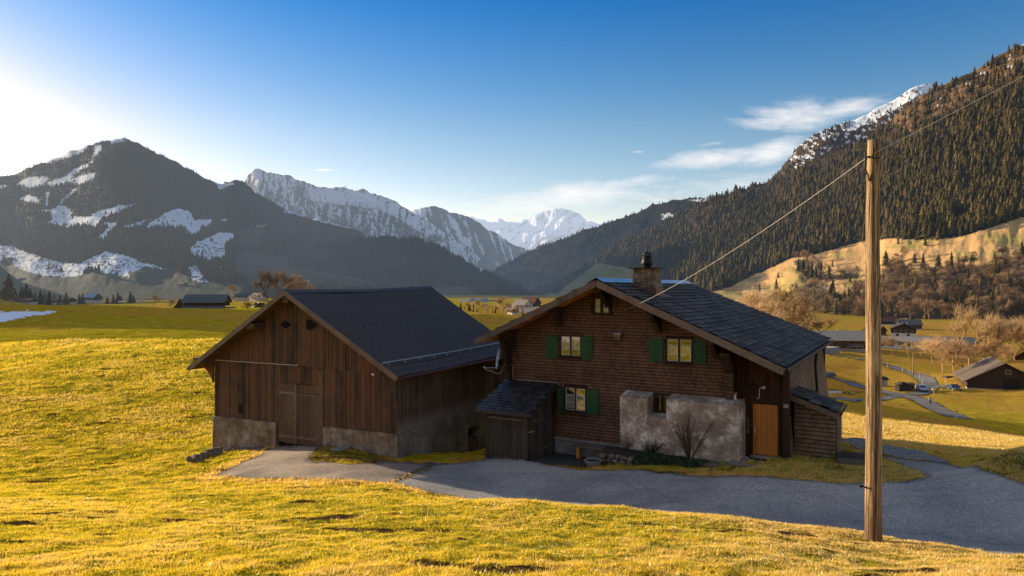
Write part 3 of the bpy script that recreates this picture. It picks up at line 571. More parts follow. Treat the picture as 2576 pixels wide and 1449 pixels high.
def m_tree(name, stops, transl=.0, attr='t', haze=True):
    n = NT(name); t = n.attr(attr) if attr else n.new('ObjectInfo').outputs['Random']; p = n.pos(); b = n.noise(p, .6, 3)
    c = n.ramp(n.math('ADD', n.math('MULTIPLY', t, .75), n.math('MULTIPLY', b, .3)), stops)
    sh = n.diff(c)
    if transl: sh = n.mixs(transl, sh, n.trans(c))
    return n.done(sh, haze)
# ------------------------------------------------------------------ the barn
def lin(x, a, b): return a[1] + (b[1] - a[1]) * (x - a[0]) / (b[0] - a[0])
def boards(mb, x0, x1, zb, zt, y, th=.03, wmin=.10, wmax=.18, gap=.012, jit=.012, frame=None, strip=0.0):
    """upright boards on a wall along x (or, with frame, any map of (x, y, z)); zb/zt give lower and upper ends"""
    x = x0; fr_ = frame or (lambda *p: p)
    while x < x1 - .02:
        w = min(random.uniform(wmin, wmax), x1 - x)
        if x1 - x - w < .06: w = x1 - x
        a, b = x + gap / 2, x + w - gap / 2; yy = y + random.uniform(-jit, jit); e = random.uniform(-.03, .03) * (1 if strip == 0 else 0.6)
        q = [fr_(a, yy - th, zb(a) + e), fr_(b, yy - th, zb(b) + e), fr_(b, yy, zb(b) + e), fr_(a, yy, zb(a) + e), fr_(a, yy - th, zt(a)), fr_(b, yy - th, zt(b)), fr_(b, yy, zt(b)), fr_(a, yy, zt(a))]
        mb.hexa(q); x += w
        if strip and random.random() < strip:
            c = x; q = [fr_(c - .022, yy - th - .02, zb(c)), fr_(c + .022, yy - th - .02, zb(c)), fr_(c + .022, yy - th + .003, zb(c)), fr_(c - .022, yy - th + .003, zb(c)), fr_(c - .022, yy - th - .02, zt(c)), fr_(c + .022, yy - th - .02, zt(c)), fr_(c + .022, yy - th + .003, zt(c)), fr_(c - .022, yy - th + .003, zt(c))]
            mb.hexa(q, random.uniform(.6, 1))
def barn():
    B = thing('barn', 'dark weathered timber barn on a stone base with black corrugated roof', 'barn', (-13.688, 32.147, -7.0), -rad(25), zb=-7.0)
    ap = (4.86, -.10); eL = (-.82, -3.60); eR = (10.55, -3.44); y0, y1 = -.8, 10.93
    top = lambda x: (lin(x, eL, ap) if x < ap[0] else lin(x, eR, ap)) - .16
    # stone base
    m = MB(); st = .16
    m.rough((-.06, -.10, -8.3), (1, 0, 0), (0, 0, 1), 3.80, 2.40, st, .05, seed=1)
    m.rough((6.34, -.10, -7.9), (1, 0, 0), (0, 0, 1), 3.76, 2.05, st, .05, seed=4)
    for x0, x1, zt in ((-.06, 3.74, -5.90), (6.34, 10.10, -5.85)): m.quad((x0, -.10, zt), (x1, -.10, zt), (x1, .2, zt + .03), (x0, .2, zt + .03), .5)
    m.quad((3.74, -.1, -7.2), (3.74, .3, -7.2), (3.74, .3, -5.87), (3.74, -.1, -5.9), .5); m.quad((6.34, .3, -7.2), (6.34, -.1, -7.2), (6.34, -.1, -5.85), (6.34, .3, -5.85), .5)
    m.quad((-.06, 10.3, -8.6), (-.06, -.1, -8.6), (-.06, -.1, -5.9), (-.06, 10.3, -5.9), .4); m.quad((10.1, 10.3, -9), (-.06, 10.3, -9), (-.06, 10.3, -5.9), (10.1, 10.3, -5.9), .4)
    m.build('stone_base', M['barnstone'], B, True)
    m = MB(); m.rough((10.10, -.10, -9.0), (0, 1, 0), (0, 0, 1), 5.92, 3.17, .18, .03, seed=2); m.rough((10.10, 6.9, -9.0), (0, 1, 0), (0, 0, 1), 3.4, 3.17, .18, .03, seed=6)
    m.rough((10.10, 5.82, -6.7), (0, 1, 0), (0, 0, 1), 1.08, .87, .18, .02, seed=7)
    for y in (5.82, 6.9): m.quad((10.1, y, -9), (9.6, y, -9), (9.6, y, -6.7), (10.1, y, -6.7), .4)
    m.quad((10.1, 5.82, -6.7), (9.6, 5.82, -6.7), (9.6, 6.9, -6.7), (10.1, 6.9, -6.7), .3); m.quad((10.1, -.1, -5.83), (10.1, 10.3, -5.83), (9.9, 10.3, -5.83), (9.9, -.1, -5.83), .5)
    o = m.build('side_base', M['barnside_stone'], B, True); o['label'] = 'grey rendered stone base of the barn side wall'
    h = MB(); h.quad((9.65, 5.8, -9), (9.65, 6.95, -9), (9.65, 6.95, -6.6), (9.65, 5.8, -6.6)); hatch = h.build('cellar_opening', M['dark'], B)
    f = MB(); f.box(10.0, 10.06, 5.84, 6.36, -7.75, -7.15); f.box(10.0, 10.05, 6.4, 6.85, -7.8, -7.3); f.box(9.95, 10.2, 5.75, 6.95, -7.95, -7.8); f.build('hatch_board', M['door'], hatch)
    # board walls
    m = MB(); lo = lambda z: (lambda x: z)
    m.box(0, 10.0, .02, .10, -6.0, -3.4, .2); m.prism([(0.0, .03, -3.4), (10.0, .03, -3.4), (10.0, .03, top(10)), (ap[0], .03, ap[1] - .18), (0, .03, top(0))], (0, .06, 0), .2)
    boards(m, 0.0, 3.85, lo(-5.92), lo(-3.28), 0); boards(m, 6.36, 10.02, lo(-5.86), lo(-3.36), 0, strip=.9, wmin=.2, wmax=.32)
    boards(m, 3.86, 6.05, lo(-4.13), lo(-3.38), -.035); boards(m, 0.0, 6.05, lo(-3.36), top, -.012); boards(m, 6.05, 10.02, lo(-3.42), top, -.03)
    m.box(7.55, 7.78, -.075, -.04, -4.50, -4.46, .95); m.box(9.3, 9.52, -.075, -.04, -4.62, -4.58, .7)
    m.build('front_wall', M['barn'], B)
    m = MB(); fy = lambda x, y, z: (10.02 - y, x, z)
    m.box(9.93, 9.985, .0, 10.3, -5.9, -3.1, .1)
    boards(m, 0.0, 10.3, lo(-5.84), lo(-3.2), 0, frame=fy, strip=.35); m.build('side_wall', M['barn_side'], B)
    m = MB(); m.box(-.02, .04, .05, 10.3, -6, -3.1, .3); m.prism([(0.0, 10.3, -6), (10.0, 10.3, -6), (10.0, 10.3, top(10)), (ap[0], 10.3, ap[1] - .18), (0, 10.3, top(0))], (0, -.06, 0), .3); m.build('rear_wall', M['barn'], B)
    # roof: corrugated sheet on both slopes
    sag = lambda y: .19 * max(0, y - 3) / 8 - .05 * math.sin(max(0, min(1, y / 9)) * math.pi)
    for nm, e in (('roof_slope', eR), ('roof_slope', eL)):
        ny = 4 * 135; nx = 9; ts = np.linspace(0, 1, nx); ys = np.linspace(y0, y1, ny)
        V = []
        for t in ts:
            for j, y in enumerate(ys):
                dz = .014 * math.sin(2 * math.pi * j / 4 + .4) ; s_ = sag(y)
                V.append((ap[0] + (e[0] - ap[0]) * t, y, ap[1] + (e[1] - ap[1]) * t + dz + s_ * (1 - .75 * t) - .05 * math.sin(t * 3.14) + 7.0))
        idx = np.arange(nx * ny).reshape(nx, ny); F = np.stack([idx[:-1, :-1], idx[:-1, 1:], idx[1:, 1:], idx[1:, :-1]], -1).reshape(-1, 4)
        np_mesh(nm, np.array(V), F, M['sheet'], smooth=True, parent=B)
    m = MB(); m.prism([(ap[0] - .22, y0, ap[1] - .12), (ap[0], y0, ap[1] + .035), (ap[0] + .22, y0, ap[1] - .11)], (0, .02, 0)) if False else None
    for a, b in ((y0, 5.0), (5.0, y1)): m.hexa([(ap[0] - .2, a, ap[1] - .10 + sag(a)), (ap[0] + .2, a, ap[1] - .10 + sag(a)), (ap[0] + .2, b, ap[1] - .10 + sag(b)), (ap[0] - .2, b, ap[1] - .10 + sag(b)), (ap[0] - .02, a, ap[1] + .04 + sag(a)), (ap[0] + .02, a, ap[1] + .04 + sag(a)), (ap[0] + .02, b, ap[1] + .04 + sag(b)), (ap[0] - .02, b, ap[1] + .04 + sag(b))])
    m.build('ridge_cap', M['sheet'], B)
    m = MB()
    on = lambda t, y: Vector((ap[0] + (eR[0] - ap[0]) * t, y, ap[1] + (eR[1] - ap[1]) * t + sag(y) * (1 - .75 * t) - .05 * math.sin(t * 3.14)))
    for t in (.13, .32, .44, .58, .70, .86, .95):
        for i in range(24):
            p = on(t, y0 + .3 + i * .47); m.box(p.x - .018, p.x + .018, p.y - .012, p.y + .012, p.z + .0, p.z + .04)
    m.build('roof_fixing', M['iron'], B)['kind'] = 'stuff'
    m = MB(); m.tube([on(.885, y) + Vector((.0, 0, .14)) for y in (y0 + .05, 2, 4, 6, 8, y1)], .024, 8)
    for i in range(10): p = on(.885, y0 + .4 + i * 1.15); m.beam(p, p + Vector((0, 0, .15)), .03, .03, (0, 1, 0))
    m.build('snow_guard', M['rail'], B)
    for e, s in ((eL, -1), (eR, 1)):
        m = MB(); m.beam((ap[0] - s * .0, y0 + .02, ap[1] - .10), (e[0], y0 + .02, e[1] - .10), .05, .20, (0, 0, 1)); m.build('bargeboard', M['grey_wood'], B)
        m = MB()
        for i in range(24):
            a, b = i / 24, (i + .96) / 24; q = lambda t, y, d: (ap[0] + (e[0] - ap[0]) * t, y, ap[1] + (e[1] - ap[1]) * t - d)
            m.hexa([q(a, y0 + .05, .15), q(b, y0 + .05, .15), q(b, y1, .15), q(a, y1, .15), q(a, y0 + .05, .12), q(b, y0 + .05, .12), q(b, y1, .12), q(a, y1, .12)])
        m.build('soffit', M['beam'], B)
    m = MB(); m.tube([(eR[0] + .03, y0 - .02, eR[1] - .09), (eR[0] + .03, y1, eR[1] - .09)], .055, 8); m.build('gutter', M['copper'], B)
    m = MB(); m.tube([(eL[0] - .03, y0 - .02, eL[1] - .09), (eL[0] - .03, y1, eL[1] - .09)], .055, 8); m.build('gutter', M['copper'], B)
    for x, z, w in ((-.28, -3.30, .62), (2.75, -1.66, .62), (ap[0], -.50, .3), (7.7, -1.95, .3)):
        m = MB(); m.box(x - w / 2, x + w / 2, -.70, 0.0, z - .13, z + .13); m.box(x - w * .45, x + w * .45, -.72, -.70, z - .02, z + .10); m.build('purlin_end', M['beam'], B)
    for pts in ([(-.62, -.12, -3.42), (-.03, -.12, -3.42), (-.03, -.12, -4.35), (-.22, -.12, -4.0), (-.5, -.12, -3.72)], [(9.35, -.14, -3.35), (10.08, -.14, -3.5), (10.08, -.14, -4.5), (9.93, -.14, -4.28), (9.62, -.14, -3.85)]):
        m = MB(); m.prism(pts, (0, .1, 0)); m.build('eave_brace', M['barn'], B)
    m = MB(); m.box(6.08, 6.34, -.08, .05, -6.75, -3.46, .9); m.build('corner_post', M['door'], B)
    # doors
    d = MB(); d.box(3.80, 6.10, .05, .12, -6.9, -4.0); d.build('door_recess', M['dark'], B)
    for a, b in ((3.86, 4.83), (4.86, 6.06)):
        m = MB(); boards(m, a, b, lo(-6.72), lo(-4.16), -.02, .035, .17, .26, .006, .004); lf = m.build('door_leaf', M['door'], B)
        
        for zz in (-4.60, -6.48): m = MB(); m.box(a + .02, b - .02, -.085, -.055, zz, zz + .10); m.build('door_batten', M['grey_wood'], lf)
        if a > 4: m = MB(); m.beam((a + .1, -.092, -4.53), (b, -.092, -4.53), .012, .03); m.build('strap_hinge', M['iron'], lf)
    m = MB(); m.box(4.79, 4.92, -.10, -.058, -6.72, -4.16, .4); m.box(4.76, 4.95, -.115, -.10, -5.62, -5.57); m.build('door_latch', M['grey_wood'], B)
    # openings painted as flat near-black panels, rod, plate
    m = MB(); m.prism([(3.94, -.062, -1.59), (4.26, -.062, -1.77), (4.60, -.062, -1.59), (4.26, -.062, -1.42)], (0, .03, 0)); m.build('dark_vent_panel', M['dark'], B)
    m = MB(); m.prism([(5.42, -.062, -1.78), (5.72, -.062, -1.79), (6.01, -.062, -1.57), (5.72, -.062, -1.38), (5.42, -.062, -1.36)], (0, .03, 0)); m.build('dark_vent_panel', M['dark'], B)
    m = MB(); m.box(1.51, 1.69, -.055, -.02, -5.66, -5.25); m.build('dark_vent_panel', M['dark'], B)
    m = MB(); m.tube([(.16, -.16, -3.30), (2.6, -.16, -3.31), (5.02, -.16, -3.32)], .013, 6); m.tube([(4.98, -.16, -3.33), (5.03, -.16, -3.27)], .02, 5); m.tube([(.4, -.16, -3.30), (.4, 0, -3.30)], .01, 5); m.tube([(4.6, -.16, -3.32), (4.6, 0, -3.32)], .01, 5); m.build('wall_rod', M['white'], B)
    m = MB(); m.box(8.83, 8.97, -.08, -.06, -3.56, -3.47); m.build('wall_plate', M['white'], B)
    return B

# ------------------------------------------------------------------ the house
def shingles(mb, frame, x0, x1, zb, zt, y=0, w=.115, h=.125, skip=(), cut=None, round_=True):
    """overlapping butt-rounded shingles; frame maps (x, y, z); skip: rectangles (x0,x1,z0,z1)"""
    nr = int((zt - zb) / h) + 1
    for j in range(nr):
        z = zb + j * h; off = (j % 2) * w / 2 + random.uniform(-.01, .01); x = x0 - off
        while x < x1:
            ww = w * random.uniform(.94, 1.06); a, b = max(x, x0), min(x + ww, x1); x += ww
            if b - a < .02: continue
            c = (a + b) / 2; zz = z + h / 2
            if cut is not None and not cut(c, zz): continue
            if any(q[0] < c < q[1] and q[2] < zz < q[3] for q in skip): continue
            g = .004; dz = random.uniform(-.007, .007); yo = y - .020 - random.uniform(0, .006); yi = y - .002; e = h * .22 if round_ else 0.0; zo = z + dz
            mb.add([frame(a + g, yo, zo + e), frame(a + (b - a) * .3, yo - .002, zo), frame(b - (b - a) * .3, yo - .002, zo), frame(b - g, yo, zo + e), frame(b - g, yi, zo + h * 1.15), frame(a + g, yi, zo + h * 1.15)], [(0, 1, 2, 3, 4, 5)])
            mb.add([frame(a + g, yo, zo + e), frame(a + (b - a) * .3, yo - .002, zo), frame(b - (b - a) * .3, yo - .002, zo), frame(b - g, yo, zo + e), frame(b - g, yi, zo + e), frame(a + g, yi, zo + e)], [(5, 4, 3, 2, 1, 0)], 0.0)
def tiles(mb, P, nx, ny, th=.022, lift=.035, shp=.0, skip=None):
    """rows of slabs on a roof quad; P(s, t): s along the eave, t from ridge (0) to eave (1)"""
    for j in range(ny):
        for i in range(nx):
            o = (j % 2) * .5; a = (i + o) / (nx + .5) if True else 0; b = (i + o + .97) / (nx + .5)
            if j % 2 and i == 0: pass
            a = max(0, a); b = min(1, b); t0, t1 = j / ny, min(1.0, (j + 1.12) / ny)
            if skip and skip((a + b) / 2, (t0 + t1) / 2): continue
            k = random.uniform(0, .03); u = Vector((0, 0, 1)); pa, pb, pc, pd = P(a, t0), P(b, t0), P(b, t1), P(a, t1)
            pm = (pc + pd) / 2 + (pc - pa) * 0; sh = (pc - pb) * shp
            mb.hexa([pd + u * lift, pc + u * (lift + k * .5), pb + u * .004, pa + u * .004, pd + u * (lift + th), pc + u * (lift + th + k * .5), pb + u * (th * .6), pa + u * (th * .6)])
def window(parent, x0, x1, z0, z1, y=0.0, cols=2, bars=1, curtain=None, fm='frame', sash='white', deep=.07, glass='glass'):
    f = MB(); w = .075
    f.box(x0 - w, x0, y - deep, y + .02, z0 - w, z1 + w); f.box(x1, x1 + w, y - deep, y + .02, z0 - w, z1 + w)
    f.box(x0, x1, y - deep, y + .02, z1, z1 + w); f.box(x0, x1, y - deep, y + .02, z0 - w, z0); mid = (x0 + x1) / 2
    if cols == 2: f.box(mid - .04, mid + .04, y - deep + .003, y, z0, z1)
    win = f.build('window', M[fm], parent)
    d = MB(); d.quad((x0, y - .004, z0), (x1, y - .004, z0), (x1, y - .004, z1), (x0, y - .004, z1)); d.build('dark_backing', M['dark'], win)  # flat near-black sheet stands for the unlit room
    s = MB(); g = MB(); hw = .022
    for a, b in (((x0, mid - .04), (mid + .04, x1)) if cols == 2 else ((x0, x1),)):
        s.box(a, a + hw, y - .058, y - .03, z0, z1, .5); s.box(b - hw, b, y - .058, y - .03, z0, z1, .5); s.box(a + hw, b - hw, y - .058, y - .03, z0, z0 + hw, .5); s.box(a + hw, b - hw, y - .058, y - .03, z1 - hw, z1, .5)
        for i in range(bars):
            zz = z0 + (z1 - z0) * (i + 1) / (bars + 1); s.box(a + hw, b - hw, y - .055, y - .034, zz - .010, zz + .010, .5)
        g.quad((a + hw, y - .042, z0 + hw), (b - hw, y - .042, z0 + hw), (b - hw, y - .042, z1 - hw), (a + hw, y - .042, z1 - hw))
    s.build('sash', M[sash], win); g.build('pane', M[glass], win)
    if curtain:
        c = MB(); c0, c1 = curtain
        for a, b in (((x0, mid - .04), (mid + .04, x1)) if cols == 2 else ((x0, x1),)):
            n = 14
            for i in range(n):
                p, q = a + (b - a) * i / n, a + (b - a) * (i + 1) / n; f1 = lambda x: y - .018 + .006 * math.sin(x * 60); sc = lambda x: c0 + .03 * abs(math.sin((x - a) / (b - a) * math.pi * 3.5))
                c.quad((p, f1(p), sc(p)), (q, f1(q), sc(q)), (q, f1(q), c1), (p, f1(p), c1), random.uniform(.2, .8))
        c.build('curtain', M['curtain'], win)
    return win
def shutter(parent, x0, x1, z0, z1, y=-.05, frame=None):
    m = MB(); fr_ = frame
    boards(m, x0, x1, lambda x: z0, lambda x: z1, y, .028, .10, .16, .004, .001, frame=fr_)
    sh = m.build('shutter', M['green'], parent)
    for zz in (z0 + (z1 - z0) * .16, z0 + (z1 - z0) * .82):
        m = MB()
        q = [(x0 + .01, y - .05, zz - .035), (x1 - .01, y - .05, zz - .035), (x1 - .01, y - .0285, zz - .035), (x0 + .01, y - .0285, zz - .035), (x0 + .01, y - .05, zz + .035), (x1 - .01, y - .05, zz + .035), (x1 - .01, y - .0285, zz + .035), (x0 + .01, y - .0285, zz + .035)]
        m.hexa([fr_(*p) for p in q] if fr_ else q); m.build('shutter_batten', M['green'], sh)
    return sh
def house():
    ZB = -6.6
    H = thing('farmhouse', 'brown shingled alpine farmhouse with green shutters and dark slab roof', 'house', (.03, 30.005, ZB), -rad(30), zb=ZB)
    ap = (4.43, .31); eL = (-1.11, -2.17); eR = (11.21, -2.68); y0 = -1.3
    top = lambda x: (lin(x, eL, ap) if x < ap[0] else lin(x, eR, ap)) - .20
    I = lambda x, y, z: (x, y, z)
    # core walls behind the cladding
    m = MB(); m.prism([(0, .004, -6.9), (9.32, .004, -6.9), (9.32, .004, top(9.32)), (ap[0], .004, ap[1] - .2), (0, .004, top(0))], (0, .25, 0), .3); m.box(0, .25, .25, 13.0, -7.4, -2.0, .3); m.prism([(0, 13.2, -7.4), (11.0, 13.2, -7.4), (11.0, 13.2, top(10.9)), (ap[0], 13.2, ap[1] - .2), (0, 13.2, top(0))], (0, -.2, 0), .3)
    m.build('timber_wall', M['dark_wood'], H)
    m = MB(); skip = [(2.26, 3.30, -2.85, -1.90), (6.74, 7.82, -2.85, -1.85), (2.45, 3.50, -5.08, -4.0), (3.70, 4.58, -1.10, -.33), (5.2, 9.6, -6.3, -4.15)]
    shingles(m, I, .0, 9.30, -6.20, .3, 0, skip=skip, cut=lambda x, z: z < top(x) - .02)
    fs = lambda x, y, z: (x, y - .24, z); shingles(m, fs, 9.02, 9.30, -4.20, -2.72, 0)
    m.add([(9.02, -.24, -4.2), (9.02, 0, -4.2), (9.02, 0, -2.7), (9.02, -.24, -2.7), (9.30, -.24, -4.2), (9.30, 0, -4.2), (9.30, 0, -2.7), (9.30, -.24, -2.7)], [(0, 1, 2, 3), (5, 4, 7, 6), (0, 4, 5, 1), (0, 3, 7, 4)], .4)
    m.build('shingle_wall', M['shingle'], H)
    # plinth under the shingles beside the bench
    m = MB(); m.rough((2.0, -.03, -7.1), (1, 0, 0), (0, 0, 1), 3.3, .88, .15, .02); m.quad((2.0, -.10, -6.22), (5.3, -.10, -6.22), (5.3, 0, -6.18), (2.0, 0, -6.18)); m.box(2.0, 5.3, -.10, -.035, -6.26, -6.22, .4); m.build('plinth', M['concrete'], H)
    # thick plastered masonry at the foot of the wall
    m = MB()
    def block(x0, x1, zf, zbk, seed, left=True, right=True):
        m.rough((x0, -.74, -6.75), (1, 0, 0), (0, 0, 1), x1 - x0, zf + 6.75, .13, .035, seed=seed)
        nx = max(2, int((x1 - x0) / .15)); V = [(x0 + (x1 - x0) * i / nx, y, (zf if y < -.5 else zbk) + random.uniform(-.012, .012)) for y in (-.74, -.02) for i in range(nx + 1)]
        m.add(V, [(i, i + 1, nx + 2 + i, nx + 1 + i) for i in range(nx)], .9)
        if left: m.quad((x0, -.02, -6.75), (x0, -.74, -6.75), (x0, -.74, zf), (x0, -.02, zbk), .5)
        if right: m.quad((x1, -.74, -6.75), (x1, -.02, -6.75), (x1, -.02, zbk), (x1, -.74, zf), .5)
    block(5.18, 6.27, -4.16, -4.01, 1); block(7.0, 9.62, -4.15, -4.02, 3); block(6.27, 7.0, -4.86, -4.78, 5, False, False)
    m.quad((9.62, -.02, -6.75), (9.62, .3, -6.75), (9.62, .3, -4.02), (9.62, -.02, -4.02), .5)
    m.build('masonry_base', M['plaster'], H, True)
    # timber wing walls (end logs) under the eaves
    m = MB()
    for i in range(9):
        z = -1.98 - i * .22; w = .52 - .05 * i + random.uniform(-.02, .02); m.box(-w * .5 - .02, .0, -.28 - .05 * (9 - i), .1, z - .2, z)
    m.box(-.16, .02, -.12, .08, -6.9, -3.9, .3); m.build('corner_logs', M['dark_wood'], H)
    m = MB()
    for i in range(5): z = -2.30 - i * .16; m.box(9.0, 9.34, -.30 - .18 * (4 - i) , .1, z - .15, z)
    m.build('corner_logs', M['dark_wood'], H)
    # consoles carrying the purlins
    for x, z in ((2.30, -.80), (ap[0], -.02), (6.5, -.95), (0.1, -1.8), (8.7, -1.85)):
        m = MB(); m.box(x - .13, x + .13, -1.22, .0, z - .15, z + .08)
        for i in range(5): m.box(x - .10, x + .10, -.9 + i * .17, 0.0, z - .28 - i * .12, z - .16 - i * .12)
        m.build('console', M['dark_wood'], H)
    # entrance: dark boards, honey coloured door
    m = MB(); m.prism([(9.3, .36, -6.2), (11.2, .36, -6.2), (10.86, .36, top(10.86)), (9.3, .36, top(9.3))], (0, .1, 0), .1)
    boards(m, 9.32, 10.95, lambda x: -4.06, lambda x: top(x) + .02, .34, wmin=.14, wmax=.22); boards(m, 9.62, 9.86, lambda x: -6.08, lambda x: -4.06, .34); boards(m, 10.80, 11.12, lambda x: -6.08, lambda x: -4.06, .34)
    m.box(9.6, 11.05, .27, .35, -4.18, -4.04, .3); m.build('entrance_wall', M['entry'], H)
    m = MB(); m.box(10.93, 11.17, .14, .34, -6.06, -2.95, .5); m.box(9.8, 9.9, .26, .33, -6.06, -4.18); m.box(10.76, 10.86, .26, .33, -6.06, -4.18); m.build('door_post', M['dark_wood'], H)
    m = MB(); boards(m, 9.90, 10.76, lambda x: -6.02, lambda x: -4.20, .325, .03, .08, .10, .008, .001); m.box(9.90, 10.76, .275, .295, -6.0, -5.88, .35); dr = m.build('door', M['honey'], H)
    m = MB(); m.box(9.95, 9.98, .28, .297, -5.28, -5.02); m.tube([(9.965, .28, -5.12), (9.965, .24, -5.12), (10.06, .24, -5.12)], .011, 6); m.build('handle', M['rail'], dr)
    m = MB(); m.box(9.86, 10.80, .05, .36, -6.12, -6.04); m.build('door_step', M['concrete'], H)
    m = MB(); m.tube([(9.66, .05, -6.1), (9.66, .05, -4.3), (9.62, .05, -4.2)], .018, 6); m.build('wall_pipe', M['zinc'], H)
    m = MB(); m.tube([(10.04, .25, -3.98), (10.10, .25, -4.0), (10.13, .25, -3.94), (10.13, .25, -3.66), (10.17, .25, -3.60), (10.27, .25, -3.60)], .013, 6); m.box(10.25, 10.34, .2, .3, -3.62, -3.54); m.build('cable_conduit', M['white'], H)
    # shingled right-hand wall, flaring towards the ground, and rear
    m = MB(); fr_ = lambda x, y, z: (11.2 - .33 * max(0, (z + 6.0)) / 3.0 - y, x, z)
    m.add([(11.2, .15, -6.9), (11.2, 13.3, -7.4), (10.84, 13.3, -2.85), (10.84, .15, -2.85)], [(0, 1, 2, 3)], .3)
    shingles(m, lambda x, y, z: fr_(x, y, z), .15, 13.2, -6.9, -2.75, 0, w=.14, h=.15, round_=False)
    m.build('side_wall', M['shingle_old'], H)
    # roof
    yr, ye = 11.0, 14.2; Lr = lambda s: y0 + (yr - y0) * s; Le = lambda s: y0 + (ye - y0) * s
    PR = lambda s, t: Vector((ap[0] + (eR[0] - ap[0]) * t, Lr(s) + (Le(s) - Lr(s)) * t, ap[1] + (eR[1] - ap[1]) * t - .06 * math.sin(t * 3.14) * math.sin(s * 3.14)))
    PL = lambda s, t: Vector((ap[0] + (eL[0] - ap[0]) * t, Lr(s), ap[1] + (eL[1] - ap[1]) * t))
    m = MB(); tiles(m, PR, 34, 24, th=.02, lift=.034); tiles(m, PL, 26, 16); roof = m.build('roof', M['tile'], H)
    m = MB()
    for j in range(24):
        for i in range(34):
            p = PR((i + (j % 2) * .5 + .5) / 34.5, min(1, (j + 1.10) / 24)); m.box(p.x - .02, p.x + .035, p.y - .008, p.y + .008, p.z + .045, p.z + .062)
    m.build('tile_hook', M['rail'], roof)['kind'] = 'stuff'
    m = MB(); u = Vector((0, 0, .055))
    for i in range(8):
        a, b = i / 8, (i + .985) / 8; e1, e2 = .045, .06
        m.add([PR(a, 0) + u * 1.6, PR(b, 0) + u * 1.6, PR(b, e1) + u, PR(a, e1) + u], [(0, 1, 2, 3)]); m.add([PL(b, 0) + u * 1.6, PL(a, 0) + u * 1.6, PL(a, e2) + u, PL(b, e2) + u], [(0, 1, 2, 3)])
    m.build('ridge_cap', M['ridge'], H)
    for e, P in ((eL, PL), (eR, PR)):
        m = MB(); dn = Vector((0, 0, -.13)); m.beam(Vector((ap[0], y0 - .02, ap[1])) + dn, Vector((e[0], y0 - .02, e[1])) + dn, .05, .24); m.build('bargeboard', M['grey_wood'], H)
        m = MB(); k = 26; dd = Vector((0, 0, -.18)); d2 = Vector((0, 0, -.14))
        for i in range(k):
            a, b = i / k, (i + .96) / k; m.hexa([P(.004, a) + dd, P(.004, b) + dd, P(.99, b) + dd, P(.99, a) + dd, P(.004, a) + d2, P(.004, b) + d2, P(.99, b) + d2, P(.99, a) + d2])
        m.build('soffit', M['soffit'] if e is eL else M['beam'], H)  # left soffit gets the bounce-lit colour, right one plain beam wood
    m = MB(); g = [(eR[0] + .06, y0 + .02, eR[1] - .08), (eR[0] + .06, 13.9, eR[1] - .10)]; m.tube(g, .07, 8); m.build('gutter', M['iron'], H)
    m = MB(); m.tube([(eR[0] + .02, 7.6, -2.8), (eR[0] - .02, 7.6, -3.1), (11.16, 7.6, -3.35), (11.22, 7.6, -4.2), (11.3, 7.6, -6.8)], .06, 8); m.build('downpipe', M['iron'], H)
    # chimney
    cx, cy = 5.35, 1.9
    def taper(x0, x1, ya, yb, z0, z1, k): return [(x0, ya, z0), (x1, ya, z0), (x1, yb, z0), (x0, yb, z0), (x0 + k, ya + k, z1), (x1 - k, ya + k, z1), (x1 - k, yb - k, z1), (x0 + k, yb - k, z1)]
    m = MB(); m.hexa(taper(cx - .56, cx + .56, cy - .5, cy + .5, -.5, .80, .13))
    for k in range(46):
        z = random.uniform(-.2, .76); f = (z + .5) / 1.3 * .13; sx = random.uniform(-.4, .4)
        if random.random() < .5: m.stone((cx + sx, cy - .5 + f, z), random.uniform(.06, .13), .03, random.uniform(.03, .05))
        else: m.stone((cx + .56 - f, cy + sx, z), .03, random.uniform(.06, .13), random.uniform(.03, .05))
        if k % 5 == 0: m.stone((cx - .56 + f, cy + sx, z), .03, .1, .04)
    bm_ = m.build('chimney', M['chimney'], H)
    m = MB(); m.hexa(taper(cx - .60, cx - .02, cy - .54, cy + .54, -.5, .12, .10)); m.hexa(taper(cx - .1, cx + .60, cy - .55, cy + .55, -.6, .02, .06)); m.add([PR(.20, .12) + u, PR(.34, .12) + u, PR(.34, .24) + u, PR(.20, .24) + u], [(0, 1, 2, 3)]) ; m.build('chimney_flashing', M['flash'], bm_)
    m = MB(); m.box(cx - .58, cx + .58, cy - .55, cy + .55, .80, .84); m.build('chimney_slab', M['iron'], bm_)
    m = MB(); m.lathe([(.17, .84), (.17, .92), (.20, .96), (.25, 1.0), (.22, 1.10), (.185, 1.22), (.21, 1.25), (.21, 1.28), (.17, 1.29), (.16, 1.36)], (cx, cy, 0), 14)
    for i in range(5): a = i * 1.2566; m.tube([(cx + .16 * math.cos(a), cy + .16 * math.sin(a), 1.34), (cx + .15 * math.cos(a), cy + .15 * math.sin(a), 1.42)], .018, 5)
    m.lathe([(.20, 1.42), (.17, 1.45), (.10, 1.49), (.03, 1.51)], (cx, cy, 0), 14); m.lathe([(.02, 1.50), (.04, 1.53), (.03, 1.57), (.005, 1.58)], (cx, cy, 0), 8); m.build('chimney_pot', M['iron'], bm_, True)
    # windows
    w = window(H, 2.36, 3.20, -2.76, -1.99, curtain=(-2.56, -2.16), bars=2); m = MB(); m.box(2.17, 3.30, -.16, 0, -2.90, -2.85); m.build('sill', M['frame'], w)
    w = window(H, 6.83, 7.74, -2.76, -1.94, curtain=(-2.58, -2.14), bars=2); m = MB(); m.box(6.66, 7.82, -.16, 0, -2.89, -2.84); m.build('sill', M['frame'], w)
    w = window(H, 2.56, 3.42, -4.99, -4.10, curtain=(-4.94, -4.34), bars=2); m = MB(); m.box(2.44, 3.52, -.16, 0, -5.12, -5.07); m.build('sill', M['frame'], w)
